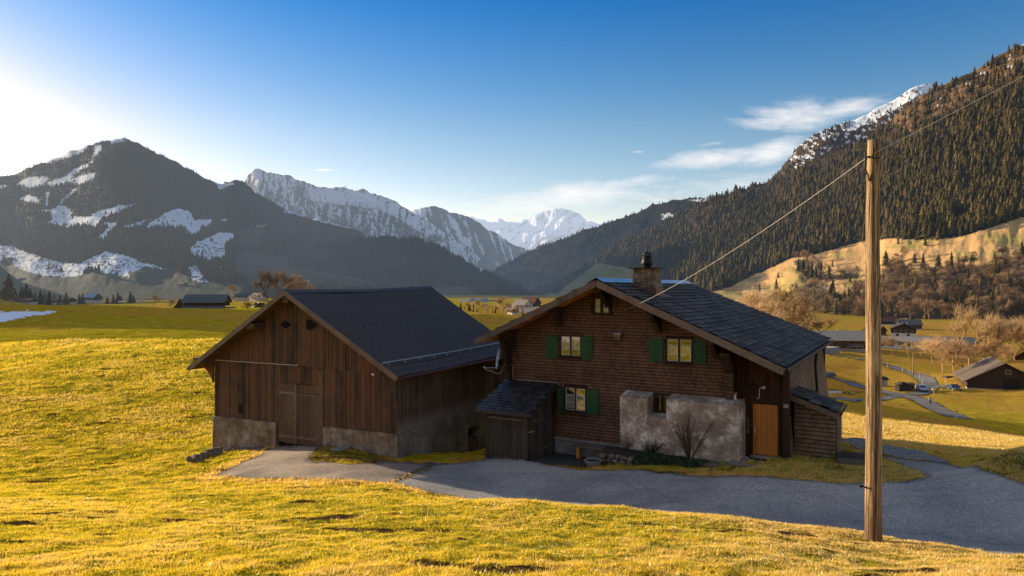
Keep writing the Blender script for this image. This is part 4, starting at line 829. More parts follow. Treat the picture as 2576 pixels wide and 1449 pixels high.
    w = window(H, 3.83, 4.45, -1.03, -.42, bars=1, sash='frame', curtain=(-1.0, -.44), glass='glass_dull'); w['label'] = 'small attic window under the gable'
    w = window(H, 6.36, 6.92, -4.74, -4.10, bars=1, sash='frame', deep=.05, glass='glass_dull'); w['label'] = 'small window in a niche of the plastered masonry'
    for a in ((1.64, 2.18, -2.89, -1.97), (3.27, 3.76, -2.89, -1.97), (6.12, 6.66, -2.83, -1.92), (7.83, 8.30, -2.83, -1.92), (3.50, 4.0, -5.11, -4.10)): shutter(H, *a)
    shutter(H, 0, .5, -5.11, -4.10, 0, frame=lambda x, y, z: (2.46 + y, -.06 - x, z))
    return H
def small_things():
    hw = lambda x, y: house_w(x, y); rz = -rad(30)
    # lean-to annexe built onto the right-hand wall
    x, y = hw(11.2, 1.0); A = thing('lean_to', 'small shingled lean-to with scalloped gable board on the house side wall', 'lean-to', (x, y, -6.6), rz, zb=-6.6)
    m = MB(); m.box(.02, 1.38, .02, 1.9, -6.6, -4.7, .3); m.prism([(.02, .02, -4.7), (1.38, .02, -4.7), (1.38, .02, -4.42), (.02, .02, -3.93)], (0, 1.88, 0), .3); shingles(m, lambda x, y, z: (x, y, z), 0.0, 1.4, -6.15, -3.8, 0, w=.13, h=.15, round_=False, cut=lambda x, z: z < -3.98 - .34 * x); shingles(m, lambda x, y, z: (1.4 - y, x, z), 0, 1.9, -6.3, -4.4, 0, w=.13, h=.15, round_=False); m.build('shingle_wall', M['shingle_old'], A)
    m = MB(); P = lambda s, t: Vector((-.12 + 1.62 * t, -.28 + 2.4 * s, -3.80 - .58 * t)); tiles(m, P, 5, 5, th=.025, lift=.03); m.build('roof', M['tile'], A)
    m = MB(); k = 24; f = lambda t: (-.1 + 1.55 * t, -3.84 - .555 * t)
    for i in range(k):
        a, b = i / k, (i + 1) / k; (xa, za), (xb, zb_) = f(a), f(b); da = .16 + .05 * abs(math.sin(a * 22)); db = .16 + .05 * abs(math.sin(b * 22)); m.hexa([(xa, -.26, za - da), (xb, -.26, zb_ - db), (xb, -.23, zb_ - db), (xa, -.23, za - da), (xa, -.26, za), (xb, -.26, zb_), (xb, -.23, zb_), (xa, -.23, za)], .5)
    m.build('scalloped_board', M['grey_wood'], A)
    m = MB(); m.prism([(.66 + .075 * math.cos(a * 1.0472) * (1 if a % 1 == 0 else .8), -.035, -4.88 + .085 * math.sin(a * 1.0472)) for a in range(6)], (0, .01, 0)); m.build('wall_ornament', M['bench'], A)
    m = MB(); m.tube([(1.56, -.3, -4.42), (1.56, 2.1, -4.42)], .045, 7); m.build('gutter', M['iron'], A)
    # wood shed in front
    x, y = hw(0, 0); S = thing('wood_shed', 'small grey board shed with mossy slab roof against the house front', 'shed', (x, y, -6.9), rz, zb=-6.9)
    rf = lambda yy: -3.98 + .40 * yy        # roof underside falls towards the road
    m = MB(); boards(m, .0, 2.0, lambda x: -7.0, lambda x: rf(-2.2) - .06, -2.2, .03, .16, .26); m.box(.03, 1.98, -2.19, -2.15, -7.0, -4.9, .1); m.build('front_wall', M['grey_board'], S)
    m = MB(); fy = lambda x, y, z: (2.03 - y, x, z); boards(m, -2.2, -.05, lambda x: -7.0, lambda x: rf(x) - .05, 0, .03, .16, .26, frame=fy); m.box(1.94, 1.985, -2.19, -.05, -7, -4.95, .1); m.box(.0, .05, -2.19, -.1, -7.0, -4.95, .1); m.build('side_wall', M['grey_board'], S)
    
    for q in ((.18, 1.72, -2.29, -2.235, -5.20, -5.12), (2.04, 2.07, -1.6, -.7, -6.45, -6.40), (2.04, 2.07, -2.0, -1.1, -5.25, -5.2)): m = MB(); m.box(*q, .6); m.build('door_batten', M['bench'], S)
    m = MB(); m.box(2.02, 2.08, -2.23, -1.95, -5.62, -5.58, .9); m.build('door_bolt', M['honey'], S)
    m = MB(); P = lambda s, t: Vector((-.36 + 2.58 * s, -.06 - 2.42 * t, -3.97 - .93 * t)); tiles(m, P, 11, 12, th=.016, lift=.022); m.prism([(-.34, -.07, -4.04), (2.2, -.07, -4.04), (2.2, -2.44, -4.96), (-.34, -2.44, -4.96)], (0, 0, .04), .2); m.build('roof', M['shed_tile'], S)
    m = MB(); m.beam((-.36, -2.47, -4.93), (2.22, -2.47, -4.93), .025, .10, tint=.6); m.beam((2.22, -.07, -4.03), (2.22, -2.47, -4.95), .025, .10, tint=.2); m.build('fascia', M['grey_board'], S)
    m = MB(); m.tube([(.02, -.03, -3.3), (.02, -.05, -3.86), (.3, -.05, -3.93), (1.2, -.05, -3.925), (2.2, -.05, -3.935), (2.26, -.05, -4.02)], .008, 5); x, y = hw(0, 0); c = thing('antenna_cable', 'thin white cable running along the top of the shed roof to the satellite dish', 'cable', (x, y, -6.9), rz, zb=-6.9); m.tube([(.02, -.03, -3.3), (-.12, -.2, -3.28), (-.3, -.25, -3.36), (-.42, -.3, -3.66), (-.58, -.3, -3.70), (-.9, -.35, -3.58), (-1.16, -.38, -3.55)], .008, 5); m.build('cable', M['white'], c)
    # satellite dish
    D = thing('satellite_dish', 'grey satellite dish on an arm at the left house corner', 'satellite dish', (x, y, -4.0), rz, zb=-4.0)
    m = MB(); dn = Vector((-.86, -.68, .16)).normalized(); e1 = dn.cross(Vector((0, 0, 1))).normalized(); e2 = e1.cross(dn); c0 = Vector((-.58, -.3, -3.06)); vs = []; fs = []
    for i in range(7):
        rr = .44 * i / 6
        for j in range(20):
            a = j * math.pi / 10; vs.append(c0 - dn * (.07 * (1 - (i / 6) ** 2)) + e1 * rr * math.cos(a) + e2 * rr * math.sin(a))
    for i in range(6):
        for j in range(20): fs.append((i * 20 + j, i * 20 + (j + 1) % 20, (i + 1) * 20 + (j + 1) % 20, (i + 1) * 20 + j))
    m.add(vs, fs, .5); m.build('reflector', M['dish'], D, True)
    m = MB(); m.tube([(-.56, -.3, -3.42), (-1.16, -.40, -3.48)], .016, 6); m.build('feed_arm', M['rail'], D); m = MB(); m.tube([(-1.14, -.39, -3.48), (-1.22, -.41, -3.42)], .035, 8); m.build('receiver', M['white'], D)
    m = MB(); m.tube([(-.52, -.28, -3.10), (-.05, -.1, -3.0)], .022, 6); m.tube([(-.50, -.28, -3.22), (-.3, -.2, -3.38), (-.05, -.1, -3.38)], .022, 6); m.box(-.55, -.42, -.34, -.22, -3.3, -3.1); m.build('mount', M['iron'], D)
    # small wooden box between the upper windows
    x, y = hw(4.86, -.02); N_ = thing('nest_box', 'small shingled wooden box on the wall between the upper windows', 'nest box', (x, y, -2.02), rz, zb=-2.02)
    m = MB(); m.box(-.12, .12, -.2, 0, -2.02, -1.80); m.build('body', M['bench'], N_); m = MB(); m.hexa([(-.15, -.26, -1.82), (.17, -.26, -1.82), (.17, 0, -1.74), (-.15, 0, -1.74), (-.15, -.26, -1.80), (.17, -.26, -1.80), (.17, 0, -1.72), (-.15, 0, -1.72)]); m.build('lid', M['zinc'], N_)
    # house number
    x, y = hw(11.05, .13); P_ = thing('house_number', 'dark enamel house number plate 28 on the right door post', 'number plate', (x, y, -4.22), rz, zb=-4.22)
    m = MB(); m.box(-.085, .085, -.012, 0, -4.24, -4.10); m.build('plate', M['plaque'], P_); m = MB(); 
    for a in ((-.078, .078, -4.118, -4.112), (-.078, .078, -4.228, -4.222), (-.078, -.072, -4.222, -4.118), (.072, .078, -4.222, -4.118)): m.box(a[0], a[1], -.014, -.0125, a[2], a[3], .5)
    seg = {'2': [((0, 1), (1, 1)), ((1, 1), (1, .5)), ((1, .5), (0, 0)), ((0, 0), (1, 0))], '8': [((0, 1), (1, 1)), ((0, 0), (1, 0)), ((0, .5), (1, .5)), ((0, 0), (0, 1)), ((1, 0), (1, 1))]}
    for ch, ox in (('2', -.050), ('8', .010)):
        for (a, b), (c, d) in seg[ch]: m.beam((ox + a * .036, -.0135, -4.208 + b * .072), (ox + c * .036 + .0001, -.0135, -4.208 + d * .072 + .00005), .002, .010, (0, .02, 1) if a != c else (1, 0, 0), .5)
    m.build('number', M['letter'], P_)
    x, y = hw(9.92, .30); L_ = thing('wall_lantern', 'black wall lantern above and left of the door', 'lamp', (x, y, -3.9), rz, zb=-3.9)
    m = MB(); m.tube([(0, 0, -3.4), (0, -.12, -3.36), (0, -.16, -3.45)], .012, 6); m.build('bracket', M['iron'], L_); m = MB(); m.lathe([(.02, -3.43), (.10, -3.50), (.095, -3.52)], (0, -.16, 0), 6); m.lathe([(.05, -3.88), (.06, -3.86), (.03, -3.84)], (0, -.16, 0), 6)
    for i in range(6): a = i * 1.047; m.tube([(.085 * math.cos(a), -.16 + .085 * math.sin(a), -3.52), (.055 * math.cos(a), -.16 + .055 * math.sin(a), -3.85)], .006, 4)
    m.build('cage', M['iron'], L_)
    # bench, bowl, slabs, mat
    x, y = hw(3.05, -.28); Bn = thing('bench', 'plain grey plank bench against the plinth below the ground floor window', 'bench', (x, y, -6.77), rz, zb=-6.77)
    m = MB(); m.box(0, 1.75, -.36, .05, -6.36, -6.30); m.build('seat', M['bench'], Bn)
    for a in (.22, 1.45): m = MB(); m.box(a, a + .12, -.30, .0, -6.82, -6.36); m.build('leg', M['honey'], Bn)
    x, y = hw(4.62, -2.02); g0 = float(G(x, y)); bw = thing('planter_bowl', 'round grey stone bowl filled with soil beside the road edge', 'planter', (x, y, g0), rz)
    m = MB(); m.lathe([(.19, -.05), (.24, .06), (.31, .20), (.34, .25), (.31, .26), (.29, .22), (.02, .20)], (0, 0, 0), 18); m.build('bowl', M['terracotta'], bw, True); m = MB(); m.lathe([(.29, .215), (.2, .235), (.05, .24)], (0, 0, 0), 14); m.build('soil', M['soil'], bw, True)
    x, y = hw(10.30, -.36); g0 = float(G(x, y)); dm = MB(); dm.prism([(.40 * math.cos(a), -.27 * math.sin(a) + .1, 0) for a in np.linspace(0, math.pi, 16)], (0, 0, .02)); o = dm.build('doormat', M['mat']); o.location = (x, y, -6.055); o.rotation_euler.z = rz; tag(o, 'half-round black doormat on the step before the yellow door', 'doormat')
    sm = MB(); sm.prism([(.48 * math.cos(a), -.36 * math.sin(a) + .1, 0) for a in np.linspace(0, math.pi, 16)], (0, 0, .1)); o = sm.build('step_stone', M['concrete']); o.location = (x, y, -6.16); o.rotation_euler.z = rz; tag(o, 'pale half-round step stone under the doormat', 'step')
    for i, (a, b, w, d, rr, lab) in enumerate(((9.62, -.42, .50, .42, .05, 'grey slab left of the step stone by the house corner'), (9.62, -.95, .52, .36, .02, 'dark reddish slab in front of the left side of the step'), (10.16, -.90, .44, .34, -.03, 'middle reddish slab below the half-round step'), (10.72, -.80, .44, .44, .06, 'pinkish slab right of the step beside the lawn'), (10.0, -1.25, 1.2, .24, 0, 'long dark slab nearest the road before the door'))):
        x, y = hw(a, b); sl = MB(); sl.box(-w / 2, w / 2, -d / 2, d / 2, 0, .07); o = sl.build('paving_slab', M['slab'], bevel=.008); o.location = (x, y, -6.15 + .004 * i); o.rotation_euler.z = rz + rr; tag(o, lab, 'paving slab', 'slabs in front of the house door')
    x, y = hw(9.72, -.28); k = thing('stone_collection', 'small heap of pale pebbles and shards beside the house door', 'stones', (x, y, -6.1), rz)
    for i in range(9): m = MB(); m.stone((random.uniform(-.22, .22), random.uniform(-.1, .1), .045), random.uniform(.03, .06), random.uniform(.03, .05), random.uniform(.03, .045)); m.build('pebble', M['brick'] if i % 3 else M['white'], k)
    x, y = hw(9.35, -.12); k = thing('figurine', 'little pale garden figurine on the corner of the masonry ledge', 'figurine', (x, y, -4.10), rz)
    m = MB(); m.lathe([(.06, 0), (.075, .03), (.05, .08), (.045, .11), (.06, .15), (.05, .20), (.02, .22)], (0, 0, .05), 9); m.build('body', M['curtain'], k, True); m = MB()
    for i in range(6): m.stone((random.uniform(-.07, .07), random.uniform(-.04, .04), random.uniform(.24, .31)), .035, .035, .035)
    m.build('flower', M['brick'], k)
    x, y = hw(9.72, .24); m = MB()
    for i in range(3): m.tube([(0, -.03, -.35), (.05 * i, -.04, -.1), (.02 * i - .03, -.05, .12)], .012, 5)
    m.stone((.02, -.05, -.36), .05, .04, .09); m.stone((.0, -.05, .12), .06, .03, .03); o = m.build('door_wreath', M['bench']); o.location = (x, y, -4.85); o.rotation_euler.z = rz; tag(o, 'dried plant ornament hanging on the boards left of the door', 'ornament')
    # garden bed
    x, y = hw(4.6, -1.0); GW = MB(); r = random.Random(5)
    for lay in range(4):
        xx = 0.0 + .04 * lay
        while xx < 1.5: w = r.uniform(.16, .34); GW.stone((xx + w / 2, -.62 + .07 * lay + r.uniform(-.04, .04), -.62 + lay * .155), w * .58, .16, .10); xx += w
        yy = -.55
        while yy < .3: w = r.uniform(.16, .3); GW.stone((.02 + .05 * lay, yy, -.62 + lay * .155), .15, w * .58, .10); yy += w
    o = GW.build('garden_wall', M['rock']); o.location = (x, y, -6.18); o.rotation_euler.z = rz; tag(o, 'low dry-stone wall holding the flower bed beside the bench', 'stone wall')
    x, y = hw(4.6, -1.0); bd = MB(); n1, n2 = 36, 12; V = []
    for j in range(n2 + 1):
        for i in range(n1 + 1):
            a = i / n1 * 4.9; b = j / n2; V.append((a + .1, -1.15 + b * 1.4 + (.45 if a < 1.4 else 0) * (1 - b), -.40 + .46 * sstep(0, .55, b) - .12 * a / 4.9 + random.uniform(-.03, .03)))
    bd.add(V, [(j * (n1 + 1) + i, j * (n1 + 1) + i + 1, (j + 1) * (n1 + 1) + i + 1, (j + 1) * (n1 + 1) + i) for j in range(n2) for i in range(n1)]); o = bd.build('flower_bed', M['soil'], None, True); o.location = (x, y, -6.18); o.rotation_euler.z = rz; tag(o, kind='structure')
    return bd, V, (x, y)
# ------------------------------------------------------------------ valley: houses, cars, people, posts
def at_px(px, py, lo=100, hi=700): x, y = px2xy(px, py, lo, hi); return x, y, float(G(x, y))
def zvp(a, b, **k): return at_px(*zv(a, b), lo=k.get('lo', 100))
def chalet(label, x, y, z, yaw, w, d, wall, rise, ov=.8, wm='v_brown', rm='v_roof', bm='v_white', base=1.2, front=(), side=(), chim=True, cat='house', name='chalet', eave_side=.7, door=None, group=None):
    """gable house: ridge along local y, gable towards -y; front/side: windows as (position, sill height, width, height)"""
    H = thing(name, label, cat, (x, y, z), yaw, group); h = w / 2; ap = wall + rise; sl = rise / h
    m = MB(); m.box(-h - .04, h + .04, -.04, d + .04, -2.5, base, .5); m.build('base', M[bm], H)
    m = MB(); m.prism([(-h, 0, base), (h, 0, base), (h, 0, wall), (0, 0, ap), (-h, 0, wall)], (0, d, 0), .5); m.build('wall', M[wm], H)
    m = MB(); t = .22
    for s in (-1, 1):
        a = (0, -ov, ap + .12); b = (s * (h + eave_side), -ov, wall - sl * eave_side + .12); q = [a, b, (b[0], b[1], b[2] + t), (0, -ov, ap + .12 + t)]
        m.prism(q if s > 0 else q[::-1], (0, d + 2 * ov, 0))
    rf = m.build('roof', M[rm], H)
    if chim: m = MB(); m.box(h * .3 - .4, h * .3 + .4, d * .55, d * .55 + .8, wall + rise * .4, ap + .9); m.build('chimney', M['v_plaster'], rf)
    for (p, s0, ww, hh) in front:
        m = MB(); m.box(p - ww / 2 - .12, p + ww / 2 + .12, -.08, -.002, s0 - .12, s0 + hh + .12); f = m.build('window', M['v_trim'], H); m = MB(); m.box(p - ww / 2, p + ww / 2, -.10, -.081, s0, s0 + hh); m.build('pane', M['v_glass'], f)
    for (p, s0, ww, hh) in side:
        for s in ((-1,) if side and yaw < 0 else (1,)) if False else (-1, 1):
            m = MB(); m.box(s * h - .08, s * h + .08, p - ww / 2 - .12, p + ww / 2 + .12, s0 - .12, s0 + hh + .12); f = m.build('window', M['v_trim'], H); m = MB(); m.box(s * (h + .09) - .012, s * (h + .09) + .012, p - ww / 2, p + ww / 2, s0, s0 + hh); m.build('pane', M['v_glass'], f)
    if door: m = MB(); m.box(door[0] - door[1] / 2, door[0] + door[1] / 2, -.09, -.002, 0, door[2]); m.build('door', M['v_dark'], H)
    return H
def car(label, x, y, z, yaw, paint, group='cars in the valley'):
    c = thing('parked_car', label, 'car', (x, y, z), yaw, group)     # length along local y, nose at -y
    side = [(-2.1, .35), (-2.15, .62), (-1.95, .80), (-1.0, .92), (-.35, 1.42), (.3, 1.50), (1.15, 1.44), (1.85, .98), (2.12, .92), (2.15, .40), (1.9, .28), (-1.9, .28)]
    m = MB(); n = len(side); V = []
    for sx in (-1, -.94, .94, 1):
        for (yy, zz) in side: k = .86 if abs(sx) == 1 and zz > 1.0 else 1.0; V.append((sx * .86 * k if abs(sx) < 1 else sx * .88 * (.80 if zz > 1.0 else 1.0), yy, zz))
    F = [tuple(range(n))[::-1], tuple(range(3 * n, 4 * n))] + [(a * n + i, a * n + (i + 1) % n, (a + 1) * n + (i + 1) % n, (a + 1) * n + i) for a in range(3) for i in range(n)]
    m.add(V, F, .5); m.build('body', M[paint], c, False, .03)
    for nm, q in (('windscreen', [(-.70, -1.0 + .04, .96), (.70, -.96, .96), (.62, -.40, 1.39), (-.62, -.40, 1.39)]), ('rear_window', [(.66, 1.80, 1.02), (-.66, 1.80, 1.02), (-.62, 1.22, 1.40), (.62, 1.22, 1.40)])):
        m = MB(); nrm = Vector((0, -.02 if nm[0] == 'w' else .03, .025)); m.add([Vector(p) + nrm for p in q], [(0, 1, 2, 3)]); m.build(nm, M['v_glass'], c)
    for s in (-1, 1):
        m = MB(); q = [(s * .885, -.80, .95), (s * .885, 1.55, .98), (s * .725, 1.05, 1.39), (s * .725, -.32, 1.38)]; m.add([Vector(p) + Vector((s * .02, 0, .01)) for p in q], [(0, 1, 2, 3) if s > 0 else (3, 2, 1, 0)]); m.build('side_window', M['v_glass'], c)
        m = MB(); m.box(s * .62 - .16, s * .62 + .16, -2.17, -2.02, .60, .76); m.build('headlight', M['white'], c)
        m = MB(); m.box(s * .70 - .12, s * .70 + .12, 2.06, 2.17, .66, .88); m.build('tail_light', M['v_red'], c)
        for yy in (-1.35, 1.3):
            m = MB(); m.tube([(s * .70, yy, .32), (s * .90, yy, .32)], .32, 14); wh = m.build('wheel', M['iron'], c); m = MB(); m.tube([(s * .895, yy, .32), (s * .915, yy, .32)], .19, 10); m.build('rim', M['rail'], wh)
    m = MB(); m.box(-.5, .5, -2.18, -2.1, .34, .54); m.build('grille', M['iron'], c); m = MB(); m.box(-.26, .26, -2.20, -2.181, .40, .51); m.build('number_plate', M['white'], c)
    return c
def post(label, x, y, z, h=1.0, grp='roadside marker posts'):
    p = thing('marker_post', label, 'post', (x, y, z), 0, grp); m = MB(); m.hexa([(-.07, -.05, -.2), (.07, -.05, -.2), (.07, .05, -.2), (-.07, .05, -.2), (-.06, -.04, h), (.06, -.04, h), (.06, .04, h + .05), (-.06, .04, h + .05)]); m.build('post', M['white'], p); m = MB(); m.box(-.068, .068, -.055, .055, h * .72, h * .86); m.build('black_band', M['iron'], p); return p
def person(x, y, z):
    p = thing('person', 'person in a pale blue jacket and dark trousers walking away along the lane', 'person', (x, y, z), rad(-25))
    J = {'pel': (0, 0, .95), 'sp': (0, .02, 1.15), 'ch': (0, .01, 1.36), 'nk': (0, .0, 1.50), 'hd': (0, -.01, 1.60), 'tp': (0, -.01, 1.72), 'ls': (-.19, 0, 1.42), 'le': (-.25, .06, 1.16), 'lh': (-.22, -.12, .96), 'rs': (.19, 0, 1.42), 're': (.25, .0, 1.15), 'rh': (.24, .14, .95), 'lk': (-.10, -.12, .50), 'lf': (-.10, .06, .07), 'lt': (-.11, -.12, .04), 'rk': (.10, .06, .51), 'rf': (.10, .26, .12), 'rt': (.11, .12, .04), 'lp': (-.1, 0, .90), 'rp': (.1, 0, .90)}
    E_ = ['pel sp', 'sp ch', 'ch nk', 'nk hd', 'hd tp', 'ch ls', 'ls le', 'le lh', 'ch rs', 'rs re', 're rh', 'pel lp', 'pel rp', 'lp lk', 'lk lf', 'lf lt', 'rp rk', 'rk rf', 'rf rt']; R_ = {'pel': .14, 'sp': .13, 'ch': .15, 'nk': .06, 'hd': .095, 'tp': .07, 'ls': .07, 'le': .05, 'lh': .04, 'rs': .07, 're': .05, 'rh': .04, 'lk': .06, 'lf': .045, 'lt': .035, 'rk': .06, 'rf': .045, 'rt': .035, 'lp': .09, 'rp': .09}
    def skin(name, keys, mat, grow=0):
        ks = [k for k in J if k in keys]; me = bpy.data.meshes.new(name); me.from_pydata([J[k] for k in ks], [tuple(ks.index(q) for q in e.split()) for e in E_ if all(q in ks for q in e.split())], [])
        o = bpy.data.objects.new(name, me); C.objects.link(o); o.parent = p; sk = o.modifiers.new('skin', 'SKIN')
        for i, k in enumerate(ks): r = R_[k] + grow; me.skin_vertices[0].data[i].radius = (r, r); me.skin_vertices[0].data[i].use_root = (i == 0)
        o.modifiers.new('sub', 'SUBSURF').levels = 1; o.modifiers['sub'].render_levels = 1; me.materials.append(M[mat]); return o
    skin('body', set(J), 'v_skin'); skin('jacket', {'pel', 'sp', 'ch', 'ls', 'le', 'lh', 'rs', 're', 'rh'} - {'lh', 'rh'}, 'v_jacket', .018); skin('trousers', {'pel', 'lp', 'rp', 'lk', 'lf', 'rk', 'rf'}, 'v_trousers', .015)
    m = MB(); m.lathe([(.02, 1.55), (.105, 1.60), (.115, 1.68), (.08, 1.75), (.02, 1.77)], (0, .01, 0), 10); m.build('hair', M['v_dark'], p, True)
def valley_mats():
    for k, c in (('v_brown', (.085, .045, .024)), ('v_dbrown', (.045, .028, .018)), ('v_white', (.62, .58, .52)), ('v_plaster', (.42, .38, .33)), ('v_roof', (.15, .105, .075)), ('v_greyroof', (.14, .125, .12)), ('v_darkroof', (.045, .045, .05)), ('v_redroof', (.16, .06, .04)), ('v_slate', (.10, .115, .125)), ('v_blueroof', (.20, .30, .42)), ('v_tan', (.36, .29, .22)), ('v_trim', (.30, .26, .2)), ('v_dark', (.015, .012, .01)), ('v_red', (.35, .02, .015)), ('v_yellow', (.75, .42, .02)), ('v_jacket', (.45, .52, .62)), ('v_trousers', (.03, .045, .09)), ('v_skin', (.42, .26, .18))):
        M[k] = m_plain(k + '_mat', c, .8, 0, .3, haze=True, scale=.8)
    n = NT('v_glass_mat'); M['v_glass'] = n.done(n.bsdf((.02, .025, .03), .08, 0, None, .8))
    for k, c in (('car_silver', (.50, .53, .56)), ('car_blue', (.40, .50, .60)), ('car_dark', (.05, .07, .10)), ('car_white', (.7, .72, .74))):
        M[k] = m_plain(k + '_mat', c, .25, .25, .06, haze=True, spec=.7)
def valley():
    # --- right-hand side
    x, y, z = zvp(20, 500); x2, y2, z2 = zvp(700, 545); yaw = -rad(12)
    W = 24.0; bx, by, bz = zvp(640, 540); bz = float(G(bx, by))
    F = chalet('long brown farmhouse with a shallow tan roof and an outside stair, partly behind the pole', bx + 3.2, by + 3, bz, yaw - rad(90) + rad(180), 13.5, 27, 5.4, 3.2, 1.2, 'v_brown', 'v_tan', 'v_plaster', 1.3, front=(), side=((2.5, 2.8, 1.1, 1.2), (5.5, 2.8, 1.1, 1.2), (9.5, 2.8, 1.1, 1.2), (13.5, 2.8, 1.1, 1.2), (16.8, 2.8, 1.1, 1.2), (19.8, 2.8, 1.1, 1.2), (16.8, .9, 1.0, 1.1)), name='farmhouse', chim=True, eave_side=1.6)
    s = MB(); L = F.matrix_basis if False else None
    m = MB(); sx = -6.75 - 2.2
    m.box(sx, -6.8, 7.5, 12.5, 2.3, 2.5)
    for yy in (7.6, 10, 12.4): m.box(sx, sx + .2, yy - .1, yy + .1, -1, 2.3); m.box(sx, sx + .1, yy - .06, yy + .06, 2.5, 3.5)
    m.box(sx, sx + .08, 7.5, 12.5, 3.4, 3.52); m.box(sx, sx + .06, 7.5, 12.5, 2.9, 3.0)
    for i in range(9): m.box(sx, sx + 1.2, 12.5 + i * .35, 12.9 + i * .35, 2.3 - i * .27, 2.42 - i * .27)
    m.beam((sx, 12.5, 3.5), (sx, 15.8, 1.0), .08, .12); m.build('outside_stair', M['v_trim'], F)
    # retaining wall
    x, y, z = zvp(90, 560); x2, y2, z2 = zvp(250, 562); m = MB(); a = math.atan2(y2 - y, x2 - x); d = math.hypot(x2 - x, y2 - y); m.box(-4, d, 0, .5, -1.5, 2.1); m.box(d - .5, d, .5, 6, -1.5, 2.3); m.box(-4, d + .05, -.05, .55, 2.1, 2.2); o = m.build('retaining_wall', M['concrete']); o.location = (x, y, z); o.rotation_euler.z = a; tag(o, 'pale concrete retaining wall beside the road below the farmhouse', 'wall')
    x, y, z = zvp(850, 215, lo=300); chalet('low brown shed with a long rust brown roof at the wood edge', x + 6, y, z, rad(80), 9, 16, 2.6, 2.4, .5, 'v_dbrown', 'v_redroof', 'v_white', .5, chim=False, name='shed', cat='shed')
    x, y, z = zvp(1010, 270, lo=300); chalet('grey roofed house with dark gable behind the white based chalet', x + 12, y + 1, z, rad(75), 10, 13, 3.6, 3.0, .7, 'v_dbrown', 'v_greyroof', 'v_white', .8, front=((-2, 1.4, 1, 1.1), (2, 1.4, 1, 1.1)), side=((3, 1.4, 1, 1.1), (8, 1.4, 1, 1.1)))
    x, y, z = zvp(1000, 360, lo=250); chalet('dark chalet with white ground floor and broad gable beside the meadow mound', x + 1.6, y + 1, z, -rad(28), 12.5, 11, 4.6, 2.9, 1.3, 'v_dbrown', 'v_darkroof', 'v_white', 2.3, front=((-4, 2.9, 1.1, 1.2), (-1.3, 2.9, 1.1, 1.2), (1.3, 2.9, 1.1, 1.2), (4, 2.9, 1.1, 1.2), (-3, .7, 1.3, 1.2), (2.4, .7, 1.3, 1.2)), side=((3, 2.9, 1, 1.1), (7, 2.9, 1, 1.1)))
    x, y, z = zvp(800, 350, lo=250); chalet('small red-brown roofed cottage right of the pole', x - .5, y + 2, z, rad(35), 8.5, 9, 3.0, 2.6, .6, 'v_brown', 'v_redroof', 'v_plaster', .8, front=((-1.6, 1.3, 1, 1.1), (1.6, 1.3, 1, 1.1)), name='cottage')
    x, y, z = zvp(780, 520, lo=200); x -= 1; y += 3; A = chalet('long low white workshop with a flat tan roof below the farmhouse', x + 27, y + 7, z, rad(80), 15, 27, 3.2, 1.7, .5, 'v_white', 'v_tan', 'v_white', .4, side=((2.5, 1.2, 2.2, 1.3), (6, 1.2, 2.2, 1.3), (10, 1.2, 2.2, 1.3), (14, 1.2, 2.2, 1.3), (18.5, 1.2, 2.2, 1.3), (22.5, 1.2, 2.2, 1.3)), chim=False, name='workshop', cat='building')
    x, y, z = zvp(1260, 540, lo=200); A = chalet('low white hall with skylights in its grey roof behind the bare trees', x + 30, y + 13, z, rad(76), 17, 32, 3.0, 2.2, .5, 'v_white', 'v_greyroof', 'v_white', .4, side=((3, 1.2, 2.4, 1.2), (8, 1.2, 2.4, 1.2), (13, 1.2, 2.4, 1.2), (18, 1.2, 2.4, 1.2), (23, 1.2, 2.4, 1.2)), chim=False, name='hall', cat='building')
    for i in range(3): m = MB(); m.hexa([(4.2 - .0, 14 + i * 5.0, 4.55), (6.4, 14 + i * 5.0, 4.0), (6.4, 15.6 + i * 5.0, 4.0), (4.2, 15.6 + i * 5.0, 4.55), (4.2, 14 + i * 5.0, 4.72), (6.4, 14 + i * 5.0, 4.16), (6.4, 15.6 + i * 5.0, 4.16), (4.2, 15.6 + i * 5.0, 4.72)]); m.build('skylight', M['v_blueroof'], A)
    x, y, z = zvp(2040, 1008); chalet('dark brown barn with a wide gable and ribbed roof at the right edge', x + 4.3, y, z, -rad(24), 15.6, 17, 2.1, 4.4, .7, 'v_dbrown', 'v_roof', 'v_plaster', .35, front=((.6, 4.1, .9, .9),), chim=False, name='hay_barn', cat='barn', eave_side=.7, door=(1.3, 3.2, 3.0))
    x, y, z = zvp(2300, 820); chalet('brown house roof rising behind the dark barn at the right edge', 159, 212, -25.0, -rad(50), 12, 16, 2.6, 4.6, .9, 'v_dbrown', 'v_roof', 'v_plaster', .8, chim=True)
    # hut
    x, y, z = zvp(765, 958); Hh = thing('hut', 'small pale board hut with a dark rounded roof by the lane', 'hut', (x, y, z), rad(-8)); m = MB(); m.box(-1.0, 1.0, -1.1, 1.1, -.4, 1.9); m.build('wall', M['v_plaster'], Hh); m = MB(); P = [(-1.25, -1.3, 1.8), (1.25, -1.3, 1.8), (1.1, -1.3, 2.2), (.6, -1.3, 2.6), (0, -1.3, 2.75), (-.6, -1.3, 2.6), (-1.1, -1.3, 2.2)]; m.prism(P, (0, 2.6, 0)); m.build('roof', M['v_darkroof'], Hh); m = MB(); m.box(-.4, .4, -1.13, -1.101, 0, 1.7); m.build('door', M['v_trim'], Hh)
